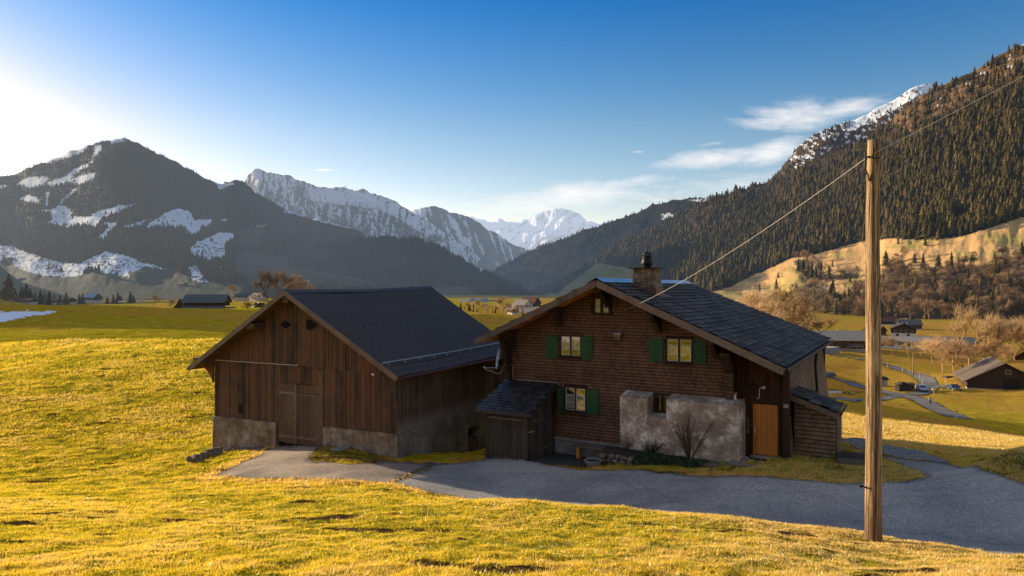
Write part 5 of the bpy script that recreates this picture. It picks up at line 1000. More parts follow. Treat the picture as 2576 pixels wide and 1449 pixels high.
    # log piles
    for a, b, n, lab in ((1005, 1012, 5, 'dark covered woodpile left of the log stack'), (1095, 1000, 6, 'grey stack of logs beside the pale blue car')):
        x, y, z = zvp(a, b); o = MB()
        for j in range(n):
            for i in range(4): o.tube([(-1.5, -.6 + i * .36 + (j % 2) * .18, .18 + j * .3), (1.5, -.6 + i * .36 + (j % 2) * .18, .2 + j * .3 + random.uniform(-.03, .08))], .17, 6)
        if n == 5: o.box(-1.7, 1.7, -1.0, 1.0, 1.72, 1.85, .1); o.hexa([(-.9, -.8, 1.85), (.9, -.8, 1.85), (.9, .8, 1.85), (-.9, .8, 1.85), (-.6, -.5, 2.3), (.6, -.5, 2.3), (.6, .5, 2.3), (-.6, .5, 2.3)], .1)
        o = o.build('wood_pile', M['grey_board' if n == 5 else 'bench']); o.location = (x, y, z - .1); o.rotation_euler.z = rad(15 if n == 5 else 40); tag(o, lab, 'wood pile')
    x, y, z = zvp(1580, 862); o = MB(); [o.tube([(-1.2, .3 * i, .15), (1.2, .3 * i + .1, .2)], .16, 6) for i in range(5)]; o = o.build('wood_pile', M['bench']); o.location = (x, y, z); o.rotation_euler.z = .3; tag(o, 'short heap of logs on the grass slope left of the dark barn', 'wood pile')
    # planks and machinery heap
    x, y, z = zvp(300, 1060); o = MB(); r = random.Random(3)
    for i in range(26): a = r.uniform(0, 3.14); p = Vector((r.uniform(-3.2, 3.2), r.uniform(-1.5, 1.5), r.uniform(.1, .9))); dd = Vector((math.cos(a), math.sin(a) * .5, r.uniform(-.2, .25))) * r.uniform(.8, 1.8); o.beam(p - dd, p + dd, .18, .08)
    o = o.build('plank_heap', M['v_redroof']); o.location = (x, y, z); tag(o, 'untidy heap of rusty brown planks on the grass behind the house', 'planks')
    x, y, z = zvp(150, 1050); o = MB()
    for i in range(4): o.box(-2.2 + i * 1.1, -1.2 + i * 1.1, -.6, .6, .1 + .06 * i, .5 + .05 * (i % 3))
    o = o.build('stacked_pallet', M['v_white']); o.location = (x, y, z); tag(o, 'row of low pale pallets left of the rusty plank heap', 'pallets')
    # cars
    x, y, z = zvp(1243, 1003); car('pale blue car seen from the front at the lane junction', x, y, z, rad(-14), 'car_blue')
    x, y, z = zvp(742, 645); car('silver estate car parked on the verge right of the pole', x, y + .5, z, rad(150), 'car_silver')
    x, y, z = zvp(100, 850); car('dark car half hidden behind the house corner', x + .3, y, z, rad(-60), 'car_dark')
    x, y, z = zvp(1640, 1000); car('black car at the left corner of the dark barn', x, y, z, rad(-12), 'car_dark')
    # sign, person, posts, pole
    x, y, z = zvp(1393, 1050); s = thing('yellow_sign', 'small yellow hydrant sign on a white post by the lane', 'sign', (x, y, z)); m = MB(); m.tube([(0, 0, -.2), (0, 0, 1.0)], .07, 6); m.build('post', M['white'], s); m = MB(); m.box(-.42, .42, -.2, .2, .95, 1.3); m.build('sign_panel', M['v_yellow'], s)
    person(*zvp(1348, 1190))
    for a, b, lab in ((827, 722, 'white marker post on the road bend right of the pole'), (1012, 775, 'tall white marker post left of the wooden lamp pole'), (1092, 797, 'white marker post just left of the wooden lamp pole'), (1221, 860, 'white marker post right of the wooden lamp pole'), (1255, 912, 'white marker post above the pale blue car'), (150, 572, 'white marker post in front of the concrete retaining wall'), (1530, 905, 'thin marker post on the slope left of the dark barn')):
        post(lab, *zvp(a, b), 2.2 if a == 1012 else 1.5)
    x, y, z = zvp(1662, 1345); post('leaning white post on the meadow edge above the lane', x, y, z, 1.6, None)
    x, y, z = zvp(1138, 838); p = thing('lamp_pole', 'slender wooden pole beside the road bend in the valley', 'pole', (x, y, z)); m = MB(); m.tube([(0, 0, -.5), (0, 0, 6.9)], [.17, .12], 8); m.build('pole', M['pole'], p); m = MB(); m.tube([(0, 0, 6.7), (-.4, -.3, 6.75)], .05, 6); m.build('lamp_arm', M['iron'], p)
    for i in range(9):
        a = 300 + i * 27; x, y, z = zvp(a, 570 + i * 5.2); o = MB(); o.tube([(0, 0, -.2), (random.uniform(-.08, .08), 0, 1.2)], .12, 5); o = o.build('fence_post', M['bench']); o.location = (x, y, z); tag(o, 'weathered wooden fence post along the road below the farmhouse stair', 'fence post', 'fence posts below the farmhouse')
    # --- left-hand side
    Z6 = lambda a, b: ((a * .3882) / 1.39752, (880 + b * .3882) / 1.39752)
    px, py = Z6(1840, 580); Y = 330; x = (px - PCX) / FPX * Y; z = -(Z6(0, 588)[1] - PCY) / FPX * Y
    K = thing('farmhouse', 'large dark chalet with two tiers of slate roof behind the grass hill', 'house', (x, Y, z), rad(4)); w = 9.4
    m = MB(); m.box(-w, w, 0, 11, -4, 2.6); m.build('wall', M['v_brown'], K); m = MB(); m.box(-w + .3, w - .3, 1.0, 10, 4.4, 6.6); m.build('upper_wall', M['v_dbrown'], K)
    m = MB(); m.prism([(-w - .6, -1.6, 2.5), (-w - .6, -1.6, 2.75), (-w - .6, 1.2, 4.6), (-w - .6, 1.2, 4.35)], (2 * w + 1.2, 0, 0)); m.build('lower_roof', M['v_slate'], K)
    m = MB(); m.prism([(-w - .7, -.4, 6.1), (-w - .7, 5.2, 9.8), (-w - .7, 10.8, 6.1), (-w - .7, 10.8, 5.85), (-w - .7, 5.2, 9.5), (-w - .7, -.4, 5.85)], (2 * w + 1.4, 0, 0)); m.build('roof', M['v_slate'], K)
    m = MB(); m.prism([(-w - .1, 1, 6.1), (-w - .1, 9.8, 6.1), (-w - .1, 5.2, 9.3)], (.3, 0, 0)); m.prism([(w - .2, 1, 6.1), (w - .2, 9.8, 6.1), (w - .2, 5.2, 9.3)], (.3, 0, 0)); m.build('gable', M['v_brown'], K)
    for a in (-6.5, -4.0, .6, 3.0, 5.4): m = MB(); m.box(a - .5, a + .5, -.05, -.002, .9, 2.1); f = m.build('window', M['v_trim'], K); m = MB(); m.box(a - .4, a + .4, -.07, -.051, 1.0, 2.0); m.build('pane', M['v_glass'], f)
    m = MB(); m.box(-.2, 1.6, -.06, -.002, -.8, .6); m.build('door', M['v_white'], K)
    x2 = (Z6(2070, 0)[0] - PCX) / FPX * 332; chalet('white walled garage block at the right end of the two-tier chalet', x2, 329, z - .6, rad(-2), 8.4, 8, 2.9, 1.2, .4, 'v_white', 'v_darkroof', 'v_white', .3, chim=False, name='garage', cat='garage', front=((2.2, .2, 1.4, 2.0),), door=(-1.6, 3.6, 2.6))
    x2 = (Z6(1632, 0)[0] - PCX) / FPX * 352; chalet('narrow gabled outbuilding left of the two-tier chalet', x2, 352, z - 1, rad(10), 5, 6, 4.5, 3.6, .5, 'v_dbrown', 'v_slate', 'v_plaster', .6, chim=False, name='outbuilding', cat='outbuilding')
    for (a, b, Y, w, d, wl, rs, yaw, wm, rm, lab) in ((2232, 452, 420, 8, 9, 1.9, 2.0, 86, 'v_white', 'v_slate', 'white farm building with slate roof in the lit field behind the barn'), (2330, 448, 400, 6, 8, 1.6, 2.0, 50, 'v_white', 'v_roof', 'low building with a bright sloping verge beside the white farm building'), (2335, 535, 300, 4, 4, 1.3, 1.5, 30, 'v_brown', 'v_roof', 'small gabled hut just above the barn roof slope'),
        (840, 458, 620, 9, 12, 3.2, 3.4, 70, 'v_dbrown', 'v_blueroof', 'dark house with a pale frosted roof among the conifers on the left'), (540, 480, 520, 10, 22, 2.2, 2.0, 84, 'v_dbrown', 'v_slate', 'long low slate roof just above the grass hill on the left'), (150, 478, 500, 9, 30, 1.6, 1.6, 88, 'v_dbrown', 'v_redroof', 'reddish low roof at the far left above the grass hill')):
        px, py = Z6(a, b); x = (px - PCX) / FPX * Y; z = -(py - PCY) / FPX * Y; chalet(lab, x + d * .4 * math.sin(rad(yaw)), Y, z, rad(yaw), w, d, wl, rs, .8, wm, rm, 'v_plaster', .8, chim=False, front=((-1.5, 1.6, 1, 1.2), (1.5, 1.6, 1, 1.2)), side=((d * .25, 1.5, 1, 1.1), (d * .7, 1.5, 1, 1.1)))
    for a, b, Y, yaw, pt, lab in ((1108, 474, 420, 80, 'car_white', 'white car parked left of centre beyond the grass hill'), (1280, 478, 420, 75, 'car_silver', 'silver van-like car parked beside the dark bare trees beyond the hill'), (880, 455, 560, 80, 'car_dark', 'dark car beside the frosted roof house'), (2060, 440, 430, 80, 'car_silver', 'silver car on the lit field edge below the pink tree')):
        px, py = Z6(a, b); x = (px - PCX) / FPX * Y; z = -(py - PCY) / FPX * Y; car(lab, x, Y, z - .1, rad(yaw), pt)
    # --- middle
    Z9 = lambda a, b: ((1550 + a * .13587) / 1.39752, (1000 + b * .13587) / 1.39752)
    for (a, b, Y, w, d, wl, rs, yaw, wm, rm, lab) in ((1010, 500, 640, 9, 14.5, 2.6, 2.0, 87, 'v_white', 'v_blueroof', 'white house with a long pale blue roof in the village'), (2130, 640, 440, 8.5, 9, 2.8, 2.9, 52, 'v_plaster', 'v_tan', 'pale gabled house with solar panels above the left eave of the farmhouse'), (2330, 600, 520, 11, 12, 3.4, 4.2, 60, 'v_dbrown', 'v_redroof', 'big house with a dark red hipped roof behind the solar roof'), (1870, 760, 395, 4.5, 5, 2.6, 1.9, 35, 'v_brown', 'v_white', 'small gabled shed with a bright verge among the bare trees'), (1320, 520, 700, 8, 16, 2.2, 2.0, 86, 'v_dbrown', 'v_slate', 'low dark house with a blue-grey roof right of the blue roofed one'), (640, 530, 640, 8, 9, 2.4, 2.0, 60, 'v_white', 'v_blueroof', 'small pale house glimpsed left of the lit bushes')):
        px, py = Z9(a, b); x = (px - PCX) / FPX * Y; z = -(py - PCY) / FPX * Y; chalet(lab, x + d * .45 * math.sin(rad(yaw)), Y, z, rad(yaw), w, d, wl, rs, .6, wm, rm, 'v_white', .8, chim=(a > 2000), front=((-1.5, 1.4, 1, 1.1), (1.5, 1.4, 1, 1.1)), side=((d * .25, 1.2, 1, 1.1), (d * .7, 1.2, 1, 1.1)))
    px, py = Z9(950, 715); p = px2xy(px, py, 100, 260); post('white marker post on the crest of the lit field between the roofs', (px - PCX) / FPX * 185, 185, float(G((px - PCX) / FPX * 185, 185)), 1.2, None)
    px, py = Z6(626, 745); Y = 130; x = (px - PCX) / FPX * Y; o = MB(); o.tube([(0, 0, -.3), (0, 0, 2.2)], .05, 5); o = o.build('field_stake', M['pole']); o.location = (x, Y, float(G(x, Y))); tag(o, 'thin wooden stake standing in the shaded hollow of the left meadow', 'stake')
    return Z6, Z9
# ------------------------------------------------------------------ light, sky, camera
def world_and_camera():
    sc = bpy.context.scene; w = bpy.data.worlds.new('World'); sc.world = w; w.use_nodes = True; t = w.node_tree; t.nodes.clear()
    n = NT.__new__(NT); n.t = t; out = t.nodes.new('ShaderNodeOutputWorld'); bg = t.nodes.new('ShaderNodeBackground'); t.links.new(bg.outputs[0], out.inputs[0])
    sky = t.nodes.new('ShaderNodeTexSky'); sky.sky_type = 'NISHITA'; sky.sun_disc = False; sky.sun_elevation = SUN_EL; sky.sun_rotation = -SUN_AZ; sky.altitude = 1000; sky.air_density = SKY_AIR; sky.dust_density = SKY_DUST; sky.ozone_density = SKY_OZ
    hs = t.nodes.new('ShaderNodeHueSaturation'); hs.inputs['Saturation'].default_value = SKY_SAT; hs.inputs['Hue'].default_value = SKY_HUE; hs.inputs['Value'].default_value = SKY_VAL; t.links.new(sky.outputs[0], hs.inputs['Color'])
    d = n.coord('Generated'); sp = n.new('SeparateXYZ'); n.put(sp.inputs[0], d); yy = n.math('MAXIMUM', sp.outputs[1], .05)
    u = n.math('DIVIDE', sp.outputs[0], yy); r = n.math('DIVIDE', sp.outputs[2], yy); cb = n.new('CombineXYZ'); n.put(cb.inputs[0], u); n.put(cb.inputs[1], r)
    # zenith is deeper; the air near the sun is pale
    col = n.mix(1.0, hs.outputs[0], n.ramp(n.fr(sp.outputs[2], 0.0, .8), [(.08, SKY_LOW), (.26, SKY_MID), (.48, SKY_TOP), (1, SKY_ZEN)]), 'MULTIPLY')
    warp = n.vmath('ADD', cb.outputs[0], n.vmath('SCALE', n.noise(n.mapv(cb.outputs[0], (6, 14, 1)), 1, 4, .6, out=1), sc=.05))
    nz = n.noise(n.mapv(warp, (11, 34, 1), rot=(0, 0, .10)), 1.0, 8, .66); fine = n.noise(n.mapv(warp, (26, 90, 1)), 1.0, 5, .6)
    body = n.math('ADD', n.math('MULTIPLY', nz, .66), n.math('MULTIPLY', fine, .34)); mask = None
    for (cx, cy, sx, sy, a, sh) in ((.085, .133, .12, .020, .75, .10), (.16, .150, .08, .010, .6, .12), (.03, .118, .09, .014, .6, .02), (.285, .186, .09, .013, .8, .10), (.375, .196, .055, .018, .85, .28), (.40, .245, .075, .022, .8, .06), (.48, .258, .06, .014, .75, .16), (.33, .150, .10, .022, .45, .12), (.29, .207, .03, .004, .5, .15), (-.268, .1695, .012, .0016, .9, .02), (.18, .1955, .010, .0018, .7, .0), (.23, .13, .2, .03, .35, .1)):
        du = n.math('SUBTRACT', u, cx); dr = n.math('SUBTRACT', n.math('SUBTRACT', r, cy), n.math('MULTIPLY', du, sh))
        e = n.math('ADD', n.math('POWER', n.math('ABSOLUTE', n.math('DIVIDE', du, sx)), 2), n.math('POWER', n.math('ABSOLUTE', n.math('DIVIDE', dr, sy)), 2)); g = n.math('MULTIPLY', n.math('POWER', 2.718, n.math('MULTIPLY', e, -.9)), a)
        mask = g if mask is None else n.math('MAXIMUM', mask, g)
    cl = n.math('MULTIPLY', n.fr(n.math('ADD', body, n.math('MULTIPLY', mask, .55)), .62, 1.0), n.fr(mask, .04, .4))
    cl = n.math('MULTIPLY', cl, n.math('GREATER_THAN', sp.outputs[1], .1))
    col = n.mix(n.math('MULTIPLY', cl, .72), col, CLOUD)
    # added sky fill light: bright veil high overhead and behind the viewpoint
    fill_veil = n.math('MAXIMUM', n.fr(sp.outputs[2], .48, .80), n.fr(sp.outputs[1], -.05, -.5)); vn = n.noise(n.mapv(d, (2, 5, 3)), 1.5, 5, .6)
    col = n.mix(n.math('MULTIPLY', fill_veil, n.fr(vn, .25, .75, .18, .62)), col, FILL_VEIL)
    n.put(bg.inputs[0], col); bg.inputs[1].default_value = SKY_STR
    L = bpy.data.lights.new('sun', 'SUN'); L.energy = 7.8; L.angle = rad(.5); L.color = (1.0, .82, .53); so = bpy.data.objects.new('sun', L); C.objects.link(so); so.rotation_euler = SUNV.to_track_quat('Z', 'Y').to_euler()
    cam = bpy.data.cameras.new('camera'); co = bpy.data.objects.new('camera', cam); C.objects.link(co); co.rotation_euler = (rad(90), 0, 0); cam.sensor_width = 36; cam.lens = 24.5; cam.clip_start = .1; cam.clip_end = 60000; sc.camera = co
    sc.view_settings.view_transform = 'Standard'; sc.view_settings.look = 'None'; sc.view_settings.exposure = 0; sc.view_settings.gamma = 1
    cy = sc.cycles; cy.use_denoising = True; cy.max_bounces = 6; cy.diffuse_bounces = 3; cy.glossy_bounces = 2; cy.transparent_max_bounces = 8; cy.sample_clamp_indirect = 4; cy.caustics_reflective = False; cy.caustics_refractive = False
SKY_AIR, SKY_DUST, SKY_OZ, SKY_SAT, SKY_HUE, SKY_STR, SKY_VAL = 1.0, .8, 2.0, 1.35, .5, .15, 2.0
SKY_LOW, SKY_MID, SKY_TOP, SKY_ZEN = (1.22, .74, .60), (1.0, .655, .55), (.22, .44, .58), (.45, .52, .55); CLOUD = (7.6, 7.2, 7.0); FILL_VEIL = (4.6, 4.5, 4.4)

# ------------------------------------------------------------------ assembly
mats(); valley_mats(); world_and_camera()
M['ground'] = m_ground(); make_ground(M['ground'])
sheet('road', ROAD, m_asphalt(), .012, .5); sheet('apron', APRON, m_asphalt('apron_asphalt_mat', (.33, .245, .18), (.47, .36, .275)), .016, .4, .07, 2); sheet('gravel_strip', GRAVEL, m_gravel(), .05, .35, .12, 3)
sheet('yard', YARD, m_asphalt('yard_mat', (.028, .03, .034), (.05, .052, .056)), .02, .4, .02, 4)
ma = m_asphalt('valley_road_mat', (.15, .14, .13), (.24, .22, .20), haze=True)
for i, p in enumerate(ROADS_V): sheet('valley_road', p, ma, .05 + .01 * i, 1.6, .08, 5 + i)
barn(); house(); BED, BEDV, BEDXY = small_things()

# hillside behind the viewpoint (seen in the window panes)
hx, hy = np.meshgrid(np.linspace(-90, 90, 60), np.linspace(3.6, -120, 40)); hz = np.where(hy > 3.5, G(hx, np.maximum(hy, 4.0)), G(hx * .999, np.full_like(hx, 4.0)) * .0 - 1.7 - .215 * 4 + (4 - hy) * .26 - .05)
hz = hz + (fbm(hx * .1, hy * .1, 4) - .5) * 1.5 * sstep(3, -12, hy) - .25 * (hy > -1) - np.where(np.abs(hx) > 7, .3, 0) * (hy > 0)
ix = np.arange(hx.size).reshape(hx.shape); o = np_mesh('hillside', np.stack([hx, hy, hz], -1).reshape(-1, 3), np.stack([ix[:-1, :-1], ix[1:, :-1], ix[1:, 1:], ix[:-1, 1:]], -1).reshape(-1, 4), M['ground'], {'dry': np.full(hx.size, .4), 'snow': np.zeros(hx.size), 'dark_lawn': np.zeros(hx.size)}, True); tag(o, kind='structure')

# grass: one mass per field
mg = m_grass(); AV = [ROAD, APRON, F_HOUSE, F_SHED, F_BARN, F_ANNEX, YARD, GRAVEL]
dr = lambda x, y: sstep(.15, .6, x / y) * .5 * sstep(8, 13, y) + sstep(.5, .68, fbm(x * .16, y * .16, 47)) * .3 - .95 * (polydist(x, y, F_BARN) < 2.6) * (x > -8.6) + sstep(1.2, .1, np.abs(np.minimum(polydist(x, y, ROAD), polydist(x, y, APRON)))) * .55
lit = lambda X, Y: ~((Y > 19) & (X > -13) & (polydist(X, Y, ROAD) < 5) & (X / Y > -.2))
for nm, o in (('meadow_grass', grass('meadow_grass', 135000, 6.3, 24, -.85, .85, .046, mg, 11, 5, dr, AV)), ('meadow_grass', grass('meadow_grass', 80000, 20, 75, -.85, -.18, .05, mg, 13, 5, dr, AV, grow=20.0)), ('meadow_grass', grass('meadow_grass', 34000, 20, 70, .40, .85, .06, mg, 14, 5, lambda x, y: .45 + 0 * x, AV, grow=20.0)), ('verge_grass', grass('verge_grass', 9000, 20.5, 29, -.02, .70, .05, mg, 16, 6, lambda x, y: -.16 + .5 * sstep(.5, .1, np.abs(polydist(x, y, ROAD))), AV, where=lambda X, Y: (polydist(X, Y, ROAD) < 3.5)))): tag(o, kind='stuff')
o = grass('edge_grass', 24000, 11, 28, -.5, .85, .065, mg, 17, 6, lambda x, y: .6 + 0 * x, AV, spread=.07, where=lambda X, Y: (np.minimum(polydist(X, Y, ROAD), polydist(X, Y, APRON)) < .45) & ((Y < 21) | (X < -3)) & ((Y < 25.5) | (X < -9.6))); tag(o, kind='stuff')

# utility pole and cable
px_, py_ = 7.0, 13.5; gz = float(G(px_, py_)); P_ = thing('utility_pole', 'weathered round wooden utility pole at the roadside grass', 'utility pole', (px_, py_, gz))
m = MB(); k = 40; pts = [(0, 0, -.6 + 8.35 * i / k) for i in range(k + 1)]; pts = [(.012 * math.sin(p[2] * .9), .01 * math.sin(p[2] * 1.3), p[2]) for p in pts]; m.tube(pts, [.158 - .044 * i / k for i in range(k + 1)], 28, .6); m.build('pole_shaft', M['pole'], P_, True)
for a in (2.2, 4.3, 5.4): m = MB(); m.hexa([(.150 * math.cos(a + .02 * s) * q, .150 * math.sin(a + .02 * s) * q, z) for z, q in ((.2, 1.035), (7.4, .755)) for s, q2 in ((-1, 1), (1, 1), (1, .9), (-1, .9))]) if False else None
topz = 7.75; m = MB(); m.tube([(-.10, -.06, 7.42), (-.16, -.08, 7.42), (-.19, -.06, 7.36), (-.18, -.04, 7.2), (-.13, -.06, 7.05), (-.11, -.06, 6.95)], .014, 6); m.tube([(.118 * math.cos(a), .118 * math.sin(a), 7.42 + .04 * math.sin(a)) for a in np.linspace(0, 6.3, 20)], .010, 5); m.box(-.07, -.045, -.118, -.09, 7.48, 7.58); m.build('cable_clamp', M['iron'], P_)
m = MB(); m.tube([(-.14, -.02, 1.02), (-.20, -.03, 1.05), (-.26, -.03, 1.06), (-.27, -.06, 1.04)], .018, 6); m.stone((-.26, -.04, 1.06), .035, .025, .03); m.build('step_bolt', M['iron'], P_)
m = MB(); A = Vector((*house_w(5.07, -.05), -.89)); Bq = Vector((px_ - .12, py_ - .06, gz + 7.43)); Cq = Vector((20.0, 6.8, 10.2)); span = lambda a, b, s: [a.lerp(b, i / 24) - Vector((0, 0, s * 4 * (i / 24) * (1 - i / 24))) for i in range(25)]
m.tube(span(A, Bq, .25), .0052, 6, .5); m.tube(span(Bq, Cq, .12), .0052, 6, .5); o = m.build('power_cable', M['cable']); tag(o, 'thin cable strung from the pole top down to the house gable', 'cable')

# garden plants
def shrub(name, label, x, y, z, h, n, spread, mat, seed, rr=.010):
    r = random.Random(seed); m = MB()
    for i in range(n):
        a = r.uniform(0, 6.28); s = r.uniform(.15, 1) * spread; pts = []; k = 6; hh = h * r.uniform(.6, 1.05) * (1.05 - .35 * s / spread)
        for j in range(k + 1): t = j / k; pts.append((math.cos(a) * (.06 + s * t ** 1.3) + r.uniform(-.02, .02), math.sin(a) * (.06 + s * t ** 1.3) * .6 + r.uniform(-.02, .02), hh * t))
        m.tube(pts, [rr * (1 - .75 * j / k) for j in range(k + 1)], 4)
        for _ in range(5):
            j = r.randint(2, k - 1); p = Vector(pts[j]); q = p + Vector((math.cos(a + r.uniform(-1.4, 1.4)) * .28 * spread, math.sin(a + r.uniform(-1.4, 1.4)) * .2 * spread, r.uniform(.12, .35) * h * .6)); m.tube([p, (p + q) / 2 + Vector((0, 0, -.02)), q], [rr * .45, rr * .35, rr * .15], 3)
    o = m.build(name, mat); o.location = (x, y, z); return tag(o, label, 'shrub')
x, y = house_w(8.05, -1.35); shrub('bare_shrub', 'tall leafless many-stemmed shrub in front of the plastered masonry', x, y, -6.2, 2.05, 26, .95, M['twig'], 4, .016)
x, y = house_w(6.55, -1.05); shrub('low_shrub', 'dark low twiggy bush under the masonry window niche', x, y, -6.15, .55, 40, .5, m_plain('dark_twig_mat', (.022, .014, .012), .9), 8, .009)
x, y = house_w(5.5, -.98); shrub('low_shrub', 'small brownish twiggy bush at the left corner of the masonry', x, y, -6.1, .55, 26, .4, M['twig'], 9, .007)
x, y = house_w(9.05, -1.55); o = shrub('dry_plant', 'withered straw coloured plant with arching leaves at the end of the flower bed', x, y, -6.35, .42, 40, .55, m_plain('dry_leaf_mat', (.26, .23, .16), .9), 10, .014)
r = np.random.default_rng(21); n_ = 5200; a = r.uniform(1.35, 4.75, n_); b = r.uniform(.02, .75, n_); bz = -.40 + .46 * sstep(0, .55, b) - .12 * a / 4.9; lx = a + .1; ly = -1.15 + b * 1.4; c3, s3 = math.cos(rad(30)), math.sin(rad(30))
wx = BEDXY[0] + lx * c3 + ly * s3; wy = BEDXY[1] - lx * s3 + ly * c3; wz = bz - 6.18; V = np.empty((n_, 3, 3)); an = r.uniform(0, 6.28, n_); sz = r.uniform(.02, .05, n_); keep = fbm(a * 2.2, b * 3, 61) > .40
for q in range(3): V[:, q] = np.stack([wx + sz * np.cos(an + q * 2.1), wy + sz * np.sin(an + q * 2.1), wz + r.uniform(.0, .10, n_) * (1 + q * .3)], 1)
V = V[keep]; o = np_mesh('bed_plants', V.reshape(-1, 3), np.arange(len(V) * 3).reshape(-1, 3), m_tree('bed_leaf_mat', [(.2, (.03, .065, .028)), (.6, (.07, .13, .065)), (.9, (.17, .15, .08))], .3, haze=False), {'t': np.repeat(r.uniform(0, 1, len(V)), 3)}); tag(o, kind='stuff')
# stones, bricks
for i, (a, b, s) in enumerate(((495, 1162, .30), (515, 1152, .26), (530, 1146, .30), (478, 1163, .20), (545, 1143, .34))):
    x, y = px2xy(a, b, 20); m = MB(); m.stone((0, 0, .14), s, s * .75, s * .7); o = m.build('field_stone', M['rock'], None); o.location = (x, y, float(G(x, y))); tag(o, 'brown field stone in the row leading from the left barn corner', 'stone', 'stones at the left barn corner')
for i in range(12):
    x, y = barn_w(-.1 + i * .28, -.28 - random.uniform(0, .15)); m = MB(); s = random.uniform(.10, .19); m.stone((0, 0, .03), s, s * .8, s * .6); o = m.build('foundation_stone', M['rock']); o.location = (x, y, float(G(x, y))); tag(o, 'loose stone at the foot of the left barn base', 'stone', 'loose stones along the left barn base')
for i, (a, b) in enumerate(((855, 1134), (868, 1131), (846, 1136))):
    x, y = px2xy(a, b, 22); m = MB(); m.stone((0, 0, .05), .26, .18, .09); o = m.build('flat_stone', M['concrete']); o.location = (x, y, float(G(x, y))); tag(o, 'pale flat stone lying on the grass before the right barn base', 'stone', 'pale flat stones in front of the barn')
x, y = house_w(13.15, .85); pl = thing('wooden_frame', 'grey wooden cold frame on the lawn right of the lean-to', 'cold frame', (x, y, float(G(x, y))), -rad(28)); m = MB(); m.box(-.45, .45, -.5, -.45, -.1, .26); m.box(-.45, .45, .45, .5, -.1, .32); m.box(-.5, -.45, -.5, .5, -.1, .29); m.box(.45, .5, -.5, .5, -.1, .29); m.build('side_board', M['bench'], pl); m = MB(); m.box(-.46, .46, -.46, .46, .24, .26, .1); m.box(-.5, .5, -.05, .02, .26, .31); m.build('lid', M['grey_board'], pl)

Z6, Z9 = valley()
# ------------------------------------------------------------------ mountains and woods
r = np.random.default_rng(5)
L1 = Mtn([(-1150, 470), (-900, 450), (-600, 440), (-300, 445), (-60, 446), (0, 442), (40, 440), (75, 422), (120, 405), (170, 388), (215, 370), (250, 353), (290, 346), (320, 351), (350, 362), (390, 383), (440, 405), (480, 428), (520, 456), (560, 466), (590, 452), (612, 455), (640, 478), (680, 505), (720, 528), (800, 552), (880, 570), (905, 582), (930, 605), (960, 645), (1000, 690), (1060, 730)], [(-1150, 745), (1060, 755)], [(-1150, 900), (600, 900), (1060, 1300)], [(-1150, 2700), (290, 3300), (620, 3600), (905, 3900), (1060, 2600)], 640, 150, 1.0, .022, 3)
SNOW1 = [Z5(*p) for p in ([(270, 285), (420, 215), (540, 172), (575, 160), (530, 205), (440, 240), (340, 272)], [(685, 155), (740, 110), (800, 128), (830, 142), (770, 142), (720, 157)], [(600, 168), (652, 163), (640, 212), (590, 242)], [(900, 165), (985, 205), (960, 195)],
  [(100, 415), (180, 365), (290, 365), (300, 400), (390, 375), (440, 345), (470, 318), (545, 290), (600, 245), (565, 300), (470, 352), (450, 385), (540, 350), (612, 338), (590, 382), (500, 417), (430, 397), (360, 427), (290, 410), (200, 437)], [(120, 500), (190, 480), (255, 512), (240, 532), (150, 527)], [(380, 530), (470, 440), (492, 445), (420, 510), (390, 542)], [(290, 470), (318, 460), (312, 540), (290, 560)],
  [(225, 580), (340, 570), (365, 545), (430, 553), (470, 600), (450, 622), (560, 620), (640, 580), (760, 550), (885, 530), (830, 560), (760, 592), (720, 607), (650, 642), (600, 692), (500, 670), (430, 692), (380, 680), (280, 668), (330, 640), (320, 595)], [(650, 660), (760, 650), (730, 700), (640, 772), (630, 740), (690, 690)], [(780, 680), (970, 630), (900, 680), (800, 690)],
  [(910, 710), (950, 660), (1010, 630), (1060, 590), (1120, 568), (1202, 580), (1240, 640), (1355, 633), (1350, 672), (1290, 692), (1250, 737), (1220, 737), (1180, 700), (1100, 690), (1000, 685)], [(1200, 850), (1230, 790), (1290, 770), (1400, 718), (1482, 725), (1480, 762), (1440, 800), (1440, 882), (1380, 907), (1260, 890)], [(1208, 1000), (1210, 940), (1262, 928), (1302, 1020), (1342, 1035), (1240, 1030)], [(1388, 930), (1505, 970), (1500, 987), (1400, 960)], [(1398, 640), (1452, 628), (1440, 657)], [(1600, 682), (1700, 668), (1690, 685)],
  [(-600, 800), (0, 800), (80, 805), (130, 835), (240, 870), (380, 910), (500, 922), (630, 858), (680, 838), (800, 868), (900, 908), (1062, 952), (1000, 952), (920, 940), (870, 962), (800, 970), (832, 1007), (700, 980), (560, 970), (480, 1002), (380, 1002), (250, 992), (130, 952), (60, 892), (0, 902), (-600, 900)], [(1358, 400), (1420, 388), (1430, 410), (1502, 408), (1400, 447)], [(1798, 592), (1830, 568), (1900, 600), (2030, 620), (2130, 645), (2242, 680), (2240, 697), (2120, 670), (2000, 640), (1900, 612)], [(0, 420), (60, 415), (10, 440), (-200, 450), (-200, 425)])]
GRS1 = [Z5(*p) for p in ([(-3000, 880), (0, 900), (480, 990), (800, 965), (900, 930), (1060, 945), (1200, 1000), (1350, 1040), (1650, 1055), (1500, 1170), (0, 1170), (-3000, 1170)], [(1490, 840), (1560, 830), (1830, 880), (1830, 930), (2000, 960), (2350, 1030), (2450, 1090), (1650, 1090), (1500, 1000)], [(1560, 690), (1700, 690), (1640, 830), (1500, 800)])]
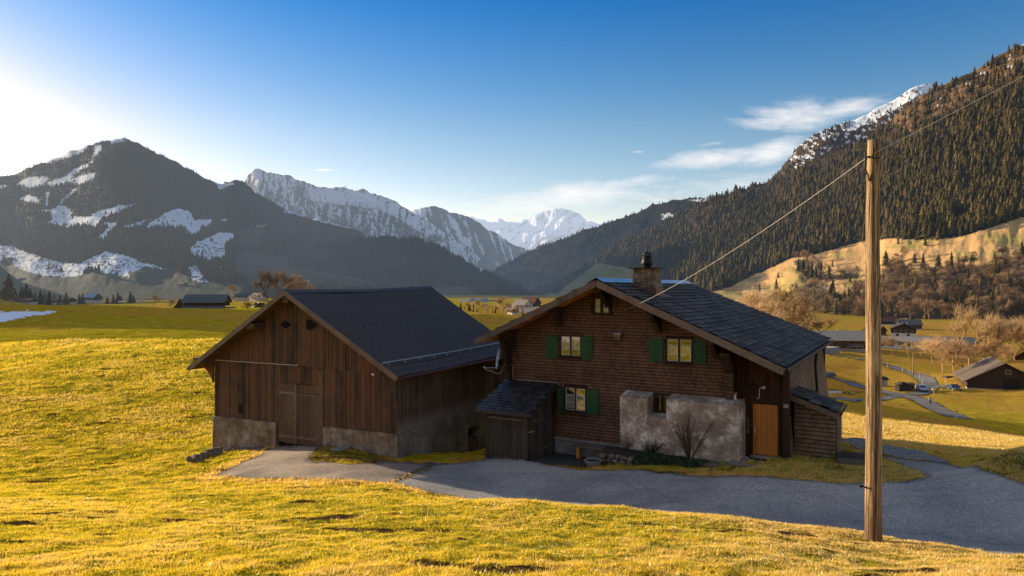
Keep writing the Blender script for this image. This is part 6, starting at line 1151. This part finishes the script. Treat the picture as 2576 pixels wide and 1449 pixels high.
def multi(px, py, polys, wob=5, seed=0, sc=.12):
    a = px + (fbm(px * sc, py * sc, seed + 91) - .5) * wob * 2.6 + (fbm(px * .5, py * .5, seed + 95, 3) - .5) * wob * 1.4; b = py + (fbm(px * sc, py * sc * 2, seed + 93) - .5) * wob; k = np.zeros(np.shape(px), dtype=bool)
    for p in polys: k |= inpoly(a, b, p)
    return k
def snow1(px, py): return multi(px, py, SNOW1, 5, 1) & (fbm(px * .10, py * .5, 33) > .22)
def col_L1(px, py, t, X, Y, Z):
    c = paint(px.shape, FLOOR); g = multi(px, py, GRS1, 6, 2); c[g] = np.array((.060, .056, .022)); g2 = inpoly(px, py, GRS1[1]) | inpoly(px, py, GRS1[2]); c[g2] = (.085, .065, .032); s = snow1(px, py); c[s] = SNOW
    low = s & (py > 610) & (fbm(px * .12, py * .9, 35) < .40); c[low] = (.06, .05, .035); return c
mm = m_mtn('wooded_mountain_mat'); L1.mesh('left_mountain', mm, col_L1)
L1b = Mtn([(600, 735), (660, 690), (720, 655), (800, 620), (880, 603), (960, 597), (1040, 600), (1085, 612), (1130, 640), (1180, 668), (1230, 693), (1290, 716), (1330, 738), (1400, 757)], [(600, 756), (1400, 760)], [(600, 1250), (1400, 1700)], [(600, 1900), (880, 2400), (1040, 2500), (1400, 2100)], 240, 60, 1.0, .02, 8)
def col_L1b(px, py, t, X, Y, Z): c = paint(px.shape, FLOOR); g = multi(px, py, [[(600, 690), (760, 668), (860, 690), (1000, 725), (1160, 757), (1160, 770), (600, 770)], [(1080, 722), (1180, 720), (1215, 757), (1080, 757)]], 6, 4); c[g] = (.125, .10, .05); return c
L1b.mesh('valley_spur', mm, col_L1b)
L2 = Mtn([(480, 560), (560, 520), (600, 480), (615, 455), (625, 433), (640, 427), (655, 424), (672, 430), (690, 433), (740, 450), (790, 463), (830, 470), (900, 475), (940, 483), (990, 500), (1020, 521), (1050, 541), (1100, 570), (1150, 605), (1250, 680), (1330, 740)], [(480, 700), (1330, 745)], [(480, 4000), (1330, 4200)], [(480, 6000), (700, 6400), (1330, 5600)], 420, 130, 1.0, .020, 11, .9)
def col_L2(px, py, t, X, Y, Z):
    c = paint(px.shape, (.055, .055, .06)); st = .55 * fbm(px * .20 + (fbm(px * .05, py * .06, 22) - .5) * 3, py * .045, 21, 5) + .45 * fbm(px * .5, py * .22, 24, 4); hi = fbm(px * .05, py * .05, 23); top = interp(px, L2.sky); dep = (py - top)
    s = (st + .25 * (hi - .5) + np.where(px < 800, .02, .05) - dep * .0011 > .50) & (dep < 190); s |= (dep > 8) & (dep < 42) & (px > 780) & (px < 1000) & (st > .36); s &= ~((px > 1000) & (dep > 40) & (st < .62)); c[s] = SNOW
    k = ~s & (px < 830) & (dep < 60); c[k] = (.10, .098, .098); return c
ms = m_mtn('rock_and_snow_mat', .35, True, .006, 9.0); L2.mesh('rocky_ridge', ms, col_L2)
L3 = Mtn([(930, 590), (980, 560), (1030, 535), (1060, 521), (1085, 517), (1110, 519), (1130, 530), (1180, 546), (1230, 576), (1290, 612), (1330, 632), (1400, 690), (1450, 735)], [(930, 740), (1450, 745)], [(930, 4600), (1450, 4800)], [(930, 7000), (1450, 7000)], 260, 80, 1.0, .018, 14, .7)
def col_L3(px, py, t, X, Y, Z):
    c = paint(px.shape, (.04, .043, .045)); st = fbm(px * .13 - py * .05, py * .03, 25, 5); dep = py - interp(px, L3.sky); s = (st > .60 + dep * .0015) | multi(px, py, [[(1028, 537), (1058, 522), (1075, 527), (1062, 545), (1075, 560), (1048, 556)], [(1150, 590), (1185, 600), (1188, 625), (1160, 615)], [(1120, 530), (1150, 560), (1165, 600), (1150, 590), (1130, 555)]], 5, 5, .2)
    s &= dep < 110; c[s] = SNOW; return c
L3.mesh('snowy_ridge', ms, col_L3)
L4 = Mtn([(1040, 600), (1120, 570), (1185, 543), (1200, 551), (1240, 557), (1256, 549), (1270, 559), (1300, 560), (1330, 549), (1350, 541), (1375, 532), (1400, 525), (1420, 523), (1440, 527), (1460, 538), (1478, 556), (1510, 559), (1535, 548), (1552, 549), (1580, 560), (1640, 580), (1750, 590)], [(1040, 680), (1750, 690)], [(1040, 10000), (1750, 10000)], [(1040, 14000), (1750, 14000)], 420, 100, 1.0, .022, 17, .55)
def col_L4(px, py, t, X, Y, Z):
    c = paint(px.shape, SNOW) * 1.08; st = fbm(px * .11 + py * .09, py * .10, 27, 5); dep = py - interp(px, L4.sky); k = ((st > .64) & (dep > 4)) | ((st > .55) & (dep > 62)); c[k] = (.14, .14, .15); return c
L4.mesh('far_snow_mountain', m_mtn('far_snow_mat', .2, True, .004, 25.0), col_L4)
R3 = Mtn([(1090, 775), (1180, 715), (1250, 675), (1330, 632), (1400, 604), (1460, 582), (1520, 562), (1580, 542), (1640, 517), (1690, 507), (1720, 503), (1770, 499), (1800, 492), (1850, 495), (1950, 500)], [(1090, 780), (1950, 770)], [(1090, 2300), (1950, 2400)], [(1090, 2600), (1330, 4200), (1640, 4600), (1950, 3800)], 320, 90, 1.0, .02, 19)
def col_R3(px, py, t, X, Y, Z):
    c = paint(px.shape, FLOOR); s = multi(px, py, [[(1735, 503), (1775, 496), (1800, 490), (1790, 507), (1770, 512)], [(1662, 540), (1680, 534), (1700, 540), (1690, 550), (1665, 552)]], 4, 7); c[s] = SNOW; g = multi(px, py, [[(1330, 715), (1400, 690), (1500, 655), (1560, 625), (1580, 640), (1500, 680), (1420, 720), (1340, 740)]], 8, 8); c[g] = (.10, .10, .05); return c
R3.mesh('far_wooded_hill', mm, col_R3)
R1 = Mtn([(1270, 755), (1330, 742), (1400, 720), (1450, 690), (1490, 662), (1530, 627), (1580, 602), (1640, 572), (1700, 542), (1760, 512), (1800, 494), (1850, 482), (1900, 466), (1950, 449), (2000, 428), (2100, 385), (2180, 345), (2250, 292), (2320, 240), (2370, 214), (2420, 190), (2480, 158), (2540, 125), (2576, 110), (2700, 45), (2900, -60), (3300, -200)], [(1270, 762), (1500, 750), (1800, 757), (2000, 800), (2150, 812), (2576, 806), (3300, 800)], [(1270, 1500), (1600, 1200), (2000, 720), (2300, 620), (3300, 600)], [(1270, 2200), (1600, 2800), (1900, 2500), (2300, 2000), (2576, 1800), (3300, 1700)], 620, 190, 1.12, .020, 23)
FB = [(1400, 740), (1470, 690), (1500, 664), (1560, 672), (1600, 684), (1700, 716), (1790, 736), (1830, 726), (1870, 706), (1930, 680), (1990, 652), (2060, 640), (2160, 612), (2240, 602), (2330, 607), (2420, 597), (2500, 572), (2576, 547), (3300, 480)]
WD = [[(1900, 815), (1960, 765), (1995, 748), (2060, 738), (2110, 752), (2150, 745), (2190, 722), (2215, 697), (2240, 668), (2265, 650), (2290, 690), (2330, 692), (2420, 672), (2500, 664), (2576, 655), (3300, 650), (3300, 830), (1900, 830)], [(1995, 655), (2030, 650), (2050, 690), (2100, 690), (2160, 685), (2160, 700), (2080, 705), (2030, 700)]]
def col_R1(px, py, t, X, Y, Z):
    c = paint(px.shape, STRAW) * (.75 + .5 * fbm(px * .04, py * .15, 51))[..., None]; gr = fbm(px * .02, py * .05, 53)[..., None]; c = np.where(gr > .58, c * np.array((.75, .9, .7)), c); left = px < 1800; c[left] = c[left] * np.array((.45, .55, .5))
    f = py < interp(px + (fbm(px * .1, py * .1, 55) - .5) * 20, FB) - 2; c[f] = (.050, .036, .020); w = multi(px, py, WD, 6, 9); c[w] = (.085, .055, .030)
    top = interp(px, R1.sky); br = (py - top < 70) & (px > 2250) & (fbm(px * .05, py * .06, 57) > .5); c[br] = (.17, .10, .05); sn = (py - top < 60) & (px > 2330) & (fbm(px * .03, py * .25, 59) > .72); c[sn] = SNOW
    pt = inpoly(px, py, [(2440, 480), (2500, 468), (2576, 462), (2576, 476), (2500, 482)]); c[pt] = (.22, .20, .06); return c
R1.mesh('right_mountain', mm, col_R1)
R1b = Mtn([(1880, 500), (1930, 455), (1960, 430), (1975, 408), (1990, 395), (2005, 372), (2025, 356), (2060, 332), (2100, 315), (2150, 300), (2200, 276), (2250, 249), (2290, 225), (2318, 215), (2345, 213), (2372, 217), (2420, 240), (2500, 260)], [(1880, 520), (2500, 420)], [(1880, 2500), (2500, 2400)], [(1880, 3000), (2500, 3000)], 300, 90, 1.0, .012, 29)
def col_R1b(px, py, t, X, Y, Z):
    dep = py - interp(px, R1b.sky); st = fbm(px * .08 + py * .04, py * .2 - px * .1, 61, 4); c = paint(px.shape, (.075, .05, .03)); s = (dep < 26) & (px > 2130) & (st > .34); s |= (st > .60) & (dep < 60) & (px > 1985); c[s] = SNOW; return c
R1b.mesh('snow_shoulder', mm, col_R1b)

# woods: far trees merged as one mass per slope, the largest as individuals
mc = m_tree('far_conifer_mat', [(.15, (.024, .024, .010)), (.5, (.090, .070, .024)), (.85, (.17, .115, .040))]); mb_ = m_tree('far_bare_mat', [(.2, (.14, .08, .045)), (.5, (.27, .165, .09)), (.9, (.42, .27, .15))])
CP = [conifer_proto(s, 3, 5, .16) for s in range(4)]; CPN = [conifer_proto(40 + s, 8, 8, .17 + .02 * (s % 3)) for s in range(5)]
BP = [bare_proto(60 + s, 1250, up=.6, wide=.33 + .05 * (s % 3), tw=.0026) for s in range(5)]; BPF = [bare_proto(80 + s, 150, up=.6, wide=.36, tw=.006) for s in range(3)]
def woods(name, mt, n, ok, hlo, hhi, protos=CP, mat=mc, w=1.0, xlo=None, xhi=None, keep=None, tmax=1.0, lowbias=0):
    px, t, X, Y, Z, py = mt.sample(n, r, tmax, xlo, xhi)
    k = ok(px, py, t); px, t, X, Y, Z, py = (a[k] for a in (px, t, X, Y, Z, py)); H = r.uniform(hlo * .8, hhi, len(X)) * (.75 + .5 * fbm(px * .1, py * .1, 71)); T = np.clip(r.uniform(0, 1, len(X)) * .8 + fbm(px * .06, py * .06, 73) * .6 - .25, 0, 1)
    if keep is not None: return X, Y, Z, H, T, px, py
    o = scatter(name, protos, X, Y, Z - .4, H, np.full(len(X), w) * r.uniform(.8, 1.25, len(X)), T, mat, r); return tag(o, kind='stuff')
woods('left_forest', L1, 46000, lambda px, py, t: ~snow1(px, py) & ~multi(px, py, GRS1, 4, 2) & (t > .02) & (px > -120) & (r.uniform(0, 1, px.shape) < .95) & ((py > interp(px, L1.sky) + 5) | (fbm(px * .08, py * 0, 75) > .45)), 8, 14, w=1.2, xlo=-150, xhi=1000)
woods('spur_forest', L1b, 15000, lambda px, py, t: ~multi(px, py, [[(600, 690), (760, 668), (860, 690), (1000, 725), (1160, 757), (1160, 770), (600, 770)], [(1080, 722), (1180, 720), (1215, 757), (1080, 757)]], 6, 4), 11, 17, w=1.2)
woods('far_hill_forest', R3, 12000, lambda px, py, t: t > .05, 15, 23, w=1.2)
woods('ridge_forest', L2, 6000, lambda px, py, t: (py - interp(px, L2.sky) > np.where(px < 780, 95, 40)) & (fbm(px * .1, py * .02, 77) > .45) | ((py - interp(px, L2.sky) < 6) & (px > 780) & (fbm(px * .2, py * 0, 79) > .45)), 16, 26, w=1.2)
woods('shoulder_forest', R1b, 2500, lambda px, py, t: ((py - interp(px, R1b.sky) > 24) | (px < 2140)) & (fbm(px * .06, py * .1, 81) > .38) & (px < 2400), 12, 19, w=1.2)
fin = lambda px, py, t: (py < interp(px, FB) - 3) & (t < .995)
top_br = lambda px, py: (py - interp(px, R1.sky) < 75) & (px > 2230) & (fbm(px * .05, py * .06, 57) > .45)
X, Y, Z, H, T, px, py = woods('', R1, 21000, lambda px, py, t: fin(px, py, t) & ~(top_br(px, py) & (r.uniform(0, 1, px.shape) < .6)) & (px < 2750), 14, 25, keep=1)
vis = (px < 2590) & ~((px > 2163) & (px < 2212) & (py > 360)) & (py < np.where(px < 1870, 705 - .0 * px, 900)); sc_ = np.where(vis, H / Y, 0); order = np.argsort(-sc_); big = order[:150]; rest = order[150:]
o = scatter('right_forest', [conifer_proto(20 + s, 5, 6, .165) for s in range(4)], X[rest], Y[rest], Z[rest] - .4, H[rest], r.uniform(1.15, 1.75, len(rest)), T[rest], mc, r); tag(o, kind='stuff')
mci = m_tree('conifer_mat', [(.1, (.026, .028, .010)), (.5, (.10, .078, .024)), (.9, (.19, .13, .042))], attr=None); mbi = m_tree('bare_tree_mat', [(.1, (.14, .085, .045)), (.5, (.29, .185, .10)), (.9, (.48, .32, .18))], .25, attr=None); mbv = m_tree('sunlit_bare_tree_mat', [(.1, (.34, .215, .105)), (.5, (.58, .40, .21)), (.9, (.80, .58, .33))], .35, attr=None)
def mesh_of(name, P, mat):
    o = np_mesh(name, P[0], P[1], mat); me = o.data; bpy.data.objects.remove(o); return me
CM = [mesh_of('conifer', p, mci) for p in CPN]; BM = [mesh_of('bare_tree', p, mbi) for p in BP]; BV = [mesh_of('bare_tree', p, mbv) for p in BP]
def tree(kind, x, y, z, h, label, group, w=1.0, k=None, cat=None):
    ms_ = {'conifer': CM, 'bare': BM, 'lit': BV}[kind]; me = ms_[random.randrange(len(ms_)) if k is None else k % len(ms_)]; o = bpy.data.objects.new('conifer_tree' if kind == 'conifer' else 'bare_tree', me); C.objects.link(o); o.location = (x, y, z - .3); o.scale = (h * w, h * w, h); o.rotation_euler.z = random.uniform(0, 6.28); return tag(o, label, cat or 'tree', group)
for i in big: tree('conifer', X[i], Y[i], Z[i], H[i], 'tall spruce along the lower edge of the forest on the right-hand mountain', 'spruces along the lower forest edge', random.uniform(1.1, 1.6))
X, Y, Z, H, T, px, py = woods('', R1, 5200, lambda px, py, t: (fin(px, py, t) & (top_br(px, py) | (r.uniform(0, 1, px.shape) < .035))), 12, 20, keep=1); o = scatter('brown_wood', BPF, X, Y, Z - .4, H, r.uniform(.9, 1.4, len(X)), T, mb_, r); tag(o, kind='stuff')
# mixed bare wood at the foot of the slope
X, Y, Z, H, T, px, py = woods('', R1, 5200, lambda px, py, t: multi(px, py, WD, 4, 9) & (px < 2620) & (t > .001), 15, 24, keep=1); kk = r.uniform(0, 1, len(X)) < .20; vis = (px < 2590) & ~((px > 2163) & (px < 2212)); order = np.argsort(-np.where(vis & ~kk, H / Y, 0)); bi = order[:260]; rest = np.array([i for i in order[260:] if not kk[i]][:700]); ci = np.where(kk)[0][:90]
for i in bi: tree('bare', X[i], Y[i], Z[i], H[i], 'leafless brown tree in the mixed wood at the foot of the right slope', 'leafless trees of the wood at the slope foot', random.uniform(.9, 1.35))
for i in ci: tree('conifer', X[i], Y[i], Z[i], H[i] * 1.05, 'dark green conifer standing among the leafless trees of the slope wood', 'conifers within the leafless wood', random.uniform(.9, 1.2))
o = scatter('slope_wood', BPF, X[rest], Y[rest], Z[rest] - .4, H[rest], r.uniform(.9, 1.4, len(rest)), T[rest], mb_, r); tag(o, kind='stuff')
kx, ky = np.meshgrid(np.linspace(-610, -265, 50), np.linspace(275, 595, 46)); added_knoll = lambda x, y: 150 * np.exp(-((x + 436) ** 2 + (y - 432) ** 2) / (2 * 38.0 ** 2)) * (.85 + .3 * fbm(x * .03, y * .03, 87)); kz = G(kx, ky) - 1.0 + added_knoll(kx, ky)
ki = np.arange(kx.size).reshape(kx.shape); o = np_mesh('shade_knoll', np.stack([kx, ky, kz], -1).reshape(-1, 3), np.stack([ki[:-1, :-1], ki[:-1, 1:], ki[1:, 1:], ki[1:, :-1]], -1).reshape(-1, 4), M['ground'], {'dry': np.full(kx.size, .3), 'snow': np.zeros(kx.size), 'dark_lawn': np.zeros(kx.size)}, True); tag(o, kind='structure')  # added unseen hill, shaped to cast shade on the second left hill
wx_, wy_ = np.meshgrid(np.linspace(-1120, -690, 40), np.linspace(760, 1120, 34)); ridge = lambda x, y: 190 * np.exp(-(((x + 850) * .829 - (y - 945) * .559) / 55) ** 2 / 2 - (((x + 850) * .559 + (y - 945) * .829) / 80) ** 2 / 2); wz_ = G(wx_, wy_) - 2 + ridge(wx_, wy_)
wi = np.arange(wx_.size).reshape(wx_.shape); o = np_mesh('shade_ridge', np.stack([wx_, wy_, wz_], -1).reshape(-1, 3), np.stack([wi[:-1, :-1], wi[:-1, 1:], wi[1:, 1:], wi[1:, :-1]], -1).reshape(-1, 4), mm, {'col': np.tile(np.array(FLOOR), (wx_.size, 1))}, True); tag(o, kind='structure')  # added unseen ridge, shaped to shade the left valley plain
gx = -436 + r.normal(0, 42, 160); gy = 432 + r.normal(0, 42, 160); o = scatter('shade_knoll_trees', [conifer_proto(20 + s, 5, 6, .2) for s in range(4)], gx, gy, G(gx, gy) + added_knoll(gx, gy) - 1.5, r.uniform(15, 24, 160), np.full(160, 1.3), r.uniform(0, 1, 160), mc, r); tag(o, kind='stuff')  # added unseen trees on top of the shading knoll
def on_mtn(mt, px, py):
    ts = np.linspace(0, 1, 400); X, Y, Z = mt.at(np.full(400, float(px)), ts); q = PCY - FPX * Z / Y; i = int(np.argmin(np.abs(q - py))); return X[i], Y[i], Z[i]
ZW = lambda a, b: ((2550 + a * .40761) / 1.39752, (820 + b * .40761) / 1.39752)
for i, (a, b, hp, w, lab) in enumerate(((1525, 165, 65, 1.3, 'lone round-topped conifer on the straw slope right of the pole'), (1725, 110, 95, 1.4, 'broad conifer at the forest edge above the straw slope'), (1385, 290, 150, 1.5, 'large dark conifer on the slope just right of the pole'), (1630, 255, 90, 1.8, 'bushy conifer left of the pointed one above the bare wood'), (1705, 330, 165, 1.2, 'pointed tall conifer at the top of the bare wood'), (1835, 310, 140, 2.0, 'wide dark conifer clump right of the pointed one'), (455, 385, 60, 1.5, 'small dark conifer on the shaded straw slope'), (665, 405, 60, 1.2, 'small pointed conifer alone on the sunny slope'), (1075, 420, 55, 1.5, 'small conifer on the slope just left of the pole'), (630, 335, 125, 1.2, 'left spruce of the clump on the sunny slope'), (672, 325, 115, 1.1, 'second spruce of the clump on the sunny slope'), (710, 330, 110, 1.2, 'right spruce of the upper clump on the sunny slope'), (745, 400, 160, 1.1, 'tall slim spruce in the lower clump on the sunny slope'), (780, 440, 170, 1.0, 'reddish slim spruce in the lower clump on the sunny slope'), (805, 300, 70, 1.0, 'thin spruce right of the upper clump'), (925, 290, 65, 1.0, 'thin spruce left of the pole on the slope'), (295, 500, 75, 1.3, 'sunlit conifer tip above the bare trees behind the house'), (440, 490, 110, 1.2, 'golden larch left of the slope clump'), (715, 560, 75, 1.1, 'dark spruce at the top edge of the lower wood'), (2560, 200, 140, 1.3, 'dark spruce at the right picture edge'), (1490, 95, 75, 1.2, 'spruce standing just below the forest edge right of the pole'))):
    px, py = ZW(a, b); x, y, z = on_mtn(R1, px, py); tree('conifer', x, y, z, hp * .40761 / 2450 * y, lab, None, w)
# skyline trees of the right slope
for i, (px, hp) in enumerate(((1893, 17), (1868, 11), (1880, 9), (1850, 9), (1838, 7), (1815, 8), (1800, 7), (1790, 9), (1912, 8), (1925, 7), (2475, 14), (2440, 11), (2405, 10), (2556, 16), (2500, 11), (2520, 10), (2385, 9), (2365, 8))):
    X_, Y_, Z_ = R1.at(np.array([float(px)]), np.array([.99])); tree('conifer', X_[0], Y_[0], Z_[0], hp * 1.39752 / 2450 * Y_[0], 'dark tree standing out on the skyline of the right-hand mountain', 'skyline trees of the right mountain', 1.5)

# trees near the village
def vt(kind, px, py, Y, top, lab, w=1.0, grp=None, k=None):
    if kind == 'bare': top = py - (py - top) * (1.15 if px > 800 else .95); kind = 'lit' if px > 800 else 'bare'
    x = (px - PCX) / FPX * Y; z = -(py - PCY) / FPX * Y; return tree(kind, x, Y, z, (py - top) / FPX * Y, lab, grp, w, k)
for a in ((1905, 872, 150, 728, 'leafless tree left in the group behind the house roof', 1.15), (1950, 880, 158, 722, 'tall leafless tree in the middle of the group behind the house roof', 1.15), (1995, 885, 165, 738, 'leafless tree right of the middle behind the house roof', 1.2), (2030, 890, 175, 765, 'lower leafless tree right in the group behind the house roof', 1.35), (2065, 880, 200, 795, 'low leafless bush above the right eave of the house', 1.7), (1878, 860, 170, 738, 'leafless tree at the left end of the group behind the roof', 1.3), (1930, 870, 190, 735, 'pale leafless tree at the back of the group behind the roof', 1.2), (1975, 880, 195, 742, 'slim leafless tree at the back of the group behind the roof', 1.2)): vt('bare', *a[:4], a[4], a[5])
for i, a in enumerate(((2440, 947, 205, 772, 'great spreading leafless tree with a thick dark trunk in the valley', 1.25), (2472, 948, 208, 792, 'leafless tree leaning beside the great spreading tree', .8), (2508, 940, 212, 790, 'slim pale leafless tree with several stems right of the great tree', .75), (2496, 944, 206, 800, 'slim leafless tree between the great tree and the multi-stemmed one', .6), (2552, 930, 215, 800, 'leafless tree with open crown at the right picture edge', 1.1), (2530, 940, 213, 805, 'slender leafless tree left of the edge tree', .8), (2372, 935, 212, 845, 'low leafless thicket tree left of the great tree', 1.3), (2400, 945, 204, 850, 'leafless thicket in front of the great tree on the left', 1.4), (2345, 912, 218, 855, 'slim leafless bush beside the wooden lamp pole', 1.0), (2425, 945, 200, 868, 'low leafless thicket at the foot of the great tree', 1.6), (2465, 940, 201, 866, 'low leafless thicket right of the great trunk', 1.6), (2500, 930, 205, 858, 'low leafless thicket under the slim trees', 1.6), (2545, 915, 210, 862, 'low leafless thicket near the right edge', 1.6), (2316, 893, 250, 858, 'dark round bush tree in front of the white hall', 1.6), (2245, 892, 262, 848, 'small spreading apple tree before the white workshop', 1.5), (2287, 905, 248, 856, 'second small spreading tree before the white workshop', 1.4), (2590, 925, 214, 800, 'leafless tree cut by the right edge', 1.1))): vt('bare', *a[:4], a[4], a[5], k=i)
for a in ((592, 752, 430, 710, 'pinkish round leafless tree left of the barn roof', 1.0), (672, 778, 400, 661, 'tall leafless tree left of two behind the barn roof', .85), (708, 775, 405, 663, 'tall leafless tree right of two behind the barn roof', .8), (742, 768, 410, 676, 'broad leafless tree in the right group behind the barn roof', .95), (772, 768, 412, 690, 'pale pink leafless tree right of the broad one', .8), (757, 765, 414, 678, 'leafless tree at the back of the right group', .9), (733, 762, 395, 700, 'small pale leafless tree in front of the right group', 1.0), (628, 790, 260, 752, 'sparse small leafless tree beside the white garage block', 1.4), (385, 770, 400, 735, 'dark round leafless tree in the shade beyond the hill', 1.7), (425, 778, 390, 748, 'dark low leafless tree left of the two-tier chalet', 1.7), (455, 778, 392, 752, 'dark low bush touching the two-tier chalet', 1.6)): vt('bare', *a[:4], a[4], a[5])
for i, (px, py, Y, top) in enumerate(((8, 770, 520, 718), (22, 770, 525, 722), (38, 770, 520, 725), (54, 770, 515, 716), (66, 770, 520, 710), (76, 770, 512, 722), (88, 770, 520, 730), (102, 770, 515, 728), (112, 770, 520, 732), (124, 770, 516, 728), (136, 770, 520, 738), (150, 768, 516, 736), (166, 768, 512, 732), (200, 766, 540, 737), (208, 766, 545, 735), (285, 766, 540, 738), (297, 766, 545, 733), (304, 766, 540, 740), (328, 766, 548, 730), (336, 766, 545, 740), (270, 766, 550, 742), (0, 770, 525, 725))): vt('conifer', px, py, Y, top, 'dark conifer in the shaded row beyond the left grass hill', 1.5, 'dark conifers beyond the left grass hill')
Q = lambda a, b: Z9(a, b)
for i, (a, b, Y, tp, w, kd, lab) in enumerate(((1620, 800, 395, 300, .9, 'bare', 'tall domed leafless tree glowing in the sun between the two roofs'), (1500, 780, 398, 430, 1.0, 'bare', 'leafless tree left of the tall domed one'), (1220, 770, 392, 520, 1.2, 'bare', 'round sunlit leafless bush in the middle of the lit row'), (1100, 750, 396, 480, 1.2, 'bare', 'sunlit leafless bush left of the round one'), (1010, 760, 400, 345, .7, 'bare', 'slim pale birch in the lit row'), (900, 740, 400, 440, 1.2, 'bare', 'sunlit leafless bush at the left of the lit row'), (760, 720, 402, 440, 1.2, 'bare', 'leafless bush behind the small pine in the lit row'), (640, 700, 398, 560, 1.3, 'bare', 'low lit bush beside the barn roof edge'), (1720, 820, 390, 480, 1.0, 'bare', 'leafless tree right of the tall domed one'), (1960, 830, 388, 510, 1.3, 'bare', 'leafless bush before the solar roof house'), (2060, 830, 392, 560, 1.3, 'bare', 'leafless bush touching the farmhouse eave'), (1420, 790, 393, 540, 1.2, 'bare', 'low lit bush left of the tall domed tree'), (510, 640, 400, 420, 1.2, 'conifer', 'golden larch beside the barn roof edge'), (735, 690, 396, 480, 1.6, 'conifer', 'olive green pine in the lit row'), (840, 715, 394, 500, .6, 'conifer', 'slim dark cypress left in the lit row'), (945, 730, 393, 575, 1.3, 'conifer', 'dark rounded conifer right of the cypress'), (1340, 770, 392, 565, .6, 'conifer', 'slim dark cypress in the middle of the lit row'), (1410, 790, 391, 610, 1.6, 'conifer', 'broad dark conifer beside the middle cypress'), (1490, 800, 390, 690, 1.5, 'conifer', 'small dark conifer under the tall domed tree'), (1610, 810, 389, 740, 1.7, 'conifer', 'low dark bush at the foot of the domed tree'), (1770, 815, 389, 730, 1.7, 'conifer', 'low dark bush left of the bright verge shed'), (2120, 830, 390, 600, 1.0, 'conifer', 'dark conifer beside the solar roof house'))):
    p = Q(a, b); vt(kd, p[0], p[1], Y, Q(a, tp)[1], lab, w)
# huts on the snowy alp
for (a, b, s, lab) in ((405, 605, 9, 'tiny dark hut in the upper left snow field'), (405, 670, 11, 'small dark hut at the lower rim of the upper left snow field'), (1105, 650, 10, 'small hut in the middle of the central snow field'), (1170, 710, 14, 'brown alpine hut at the lower edge of the central snow field'), (1290, 710, 16, 'wide low hut right of the central snow field'), (55, 895, 15, 'brown hut in the big lower snow field on the left'), (1075, 955, 12, 'small hut at the tip of the big lower snow field'), (1180, 1062, 26, 'broad brown chalet on the shaded pasture'), (130, 1030, 24, 'dark chalet above the conifers on the far left'), (70, 1058, 18, 'smaller dark chalet below the far left one'), (660, 712, 10, 'tiny hut at the edge of the middle snow tongue'), (1665, 705, 10, 'hut on the brown pasture right of the snow'), (1430, 1062, 20, 'dark chalet at the foot of the wooded slope left of the pink tree'), (1620, 1072, 18, 'dark chalet at the foot of the slope behind the tall bare trees')):
    px, py = Z5((a, b))[0]; x, y, z = on_mtn(L1, px, py); k = s / 14.0 * y / 2400; chalet(lab, x, y, z, rad(random.uniform(-40, 60)), 11 * k, 14 * k, 3.6 * k, 3.2 * k, .8 * k, 'v_dbrown', 'v_redroof', 'v_plaster', .8 * k, chim=False, name='alpine_hut', cat='hut')
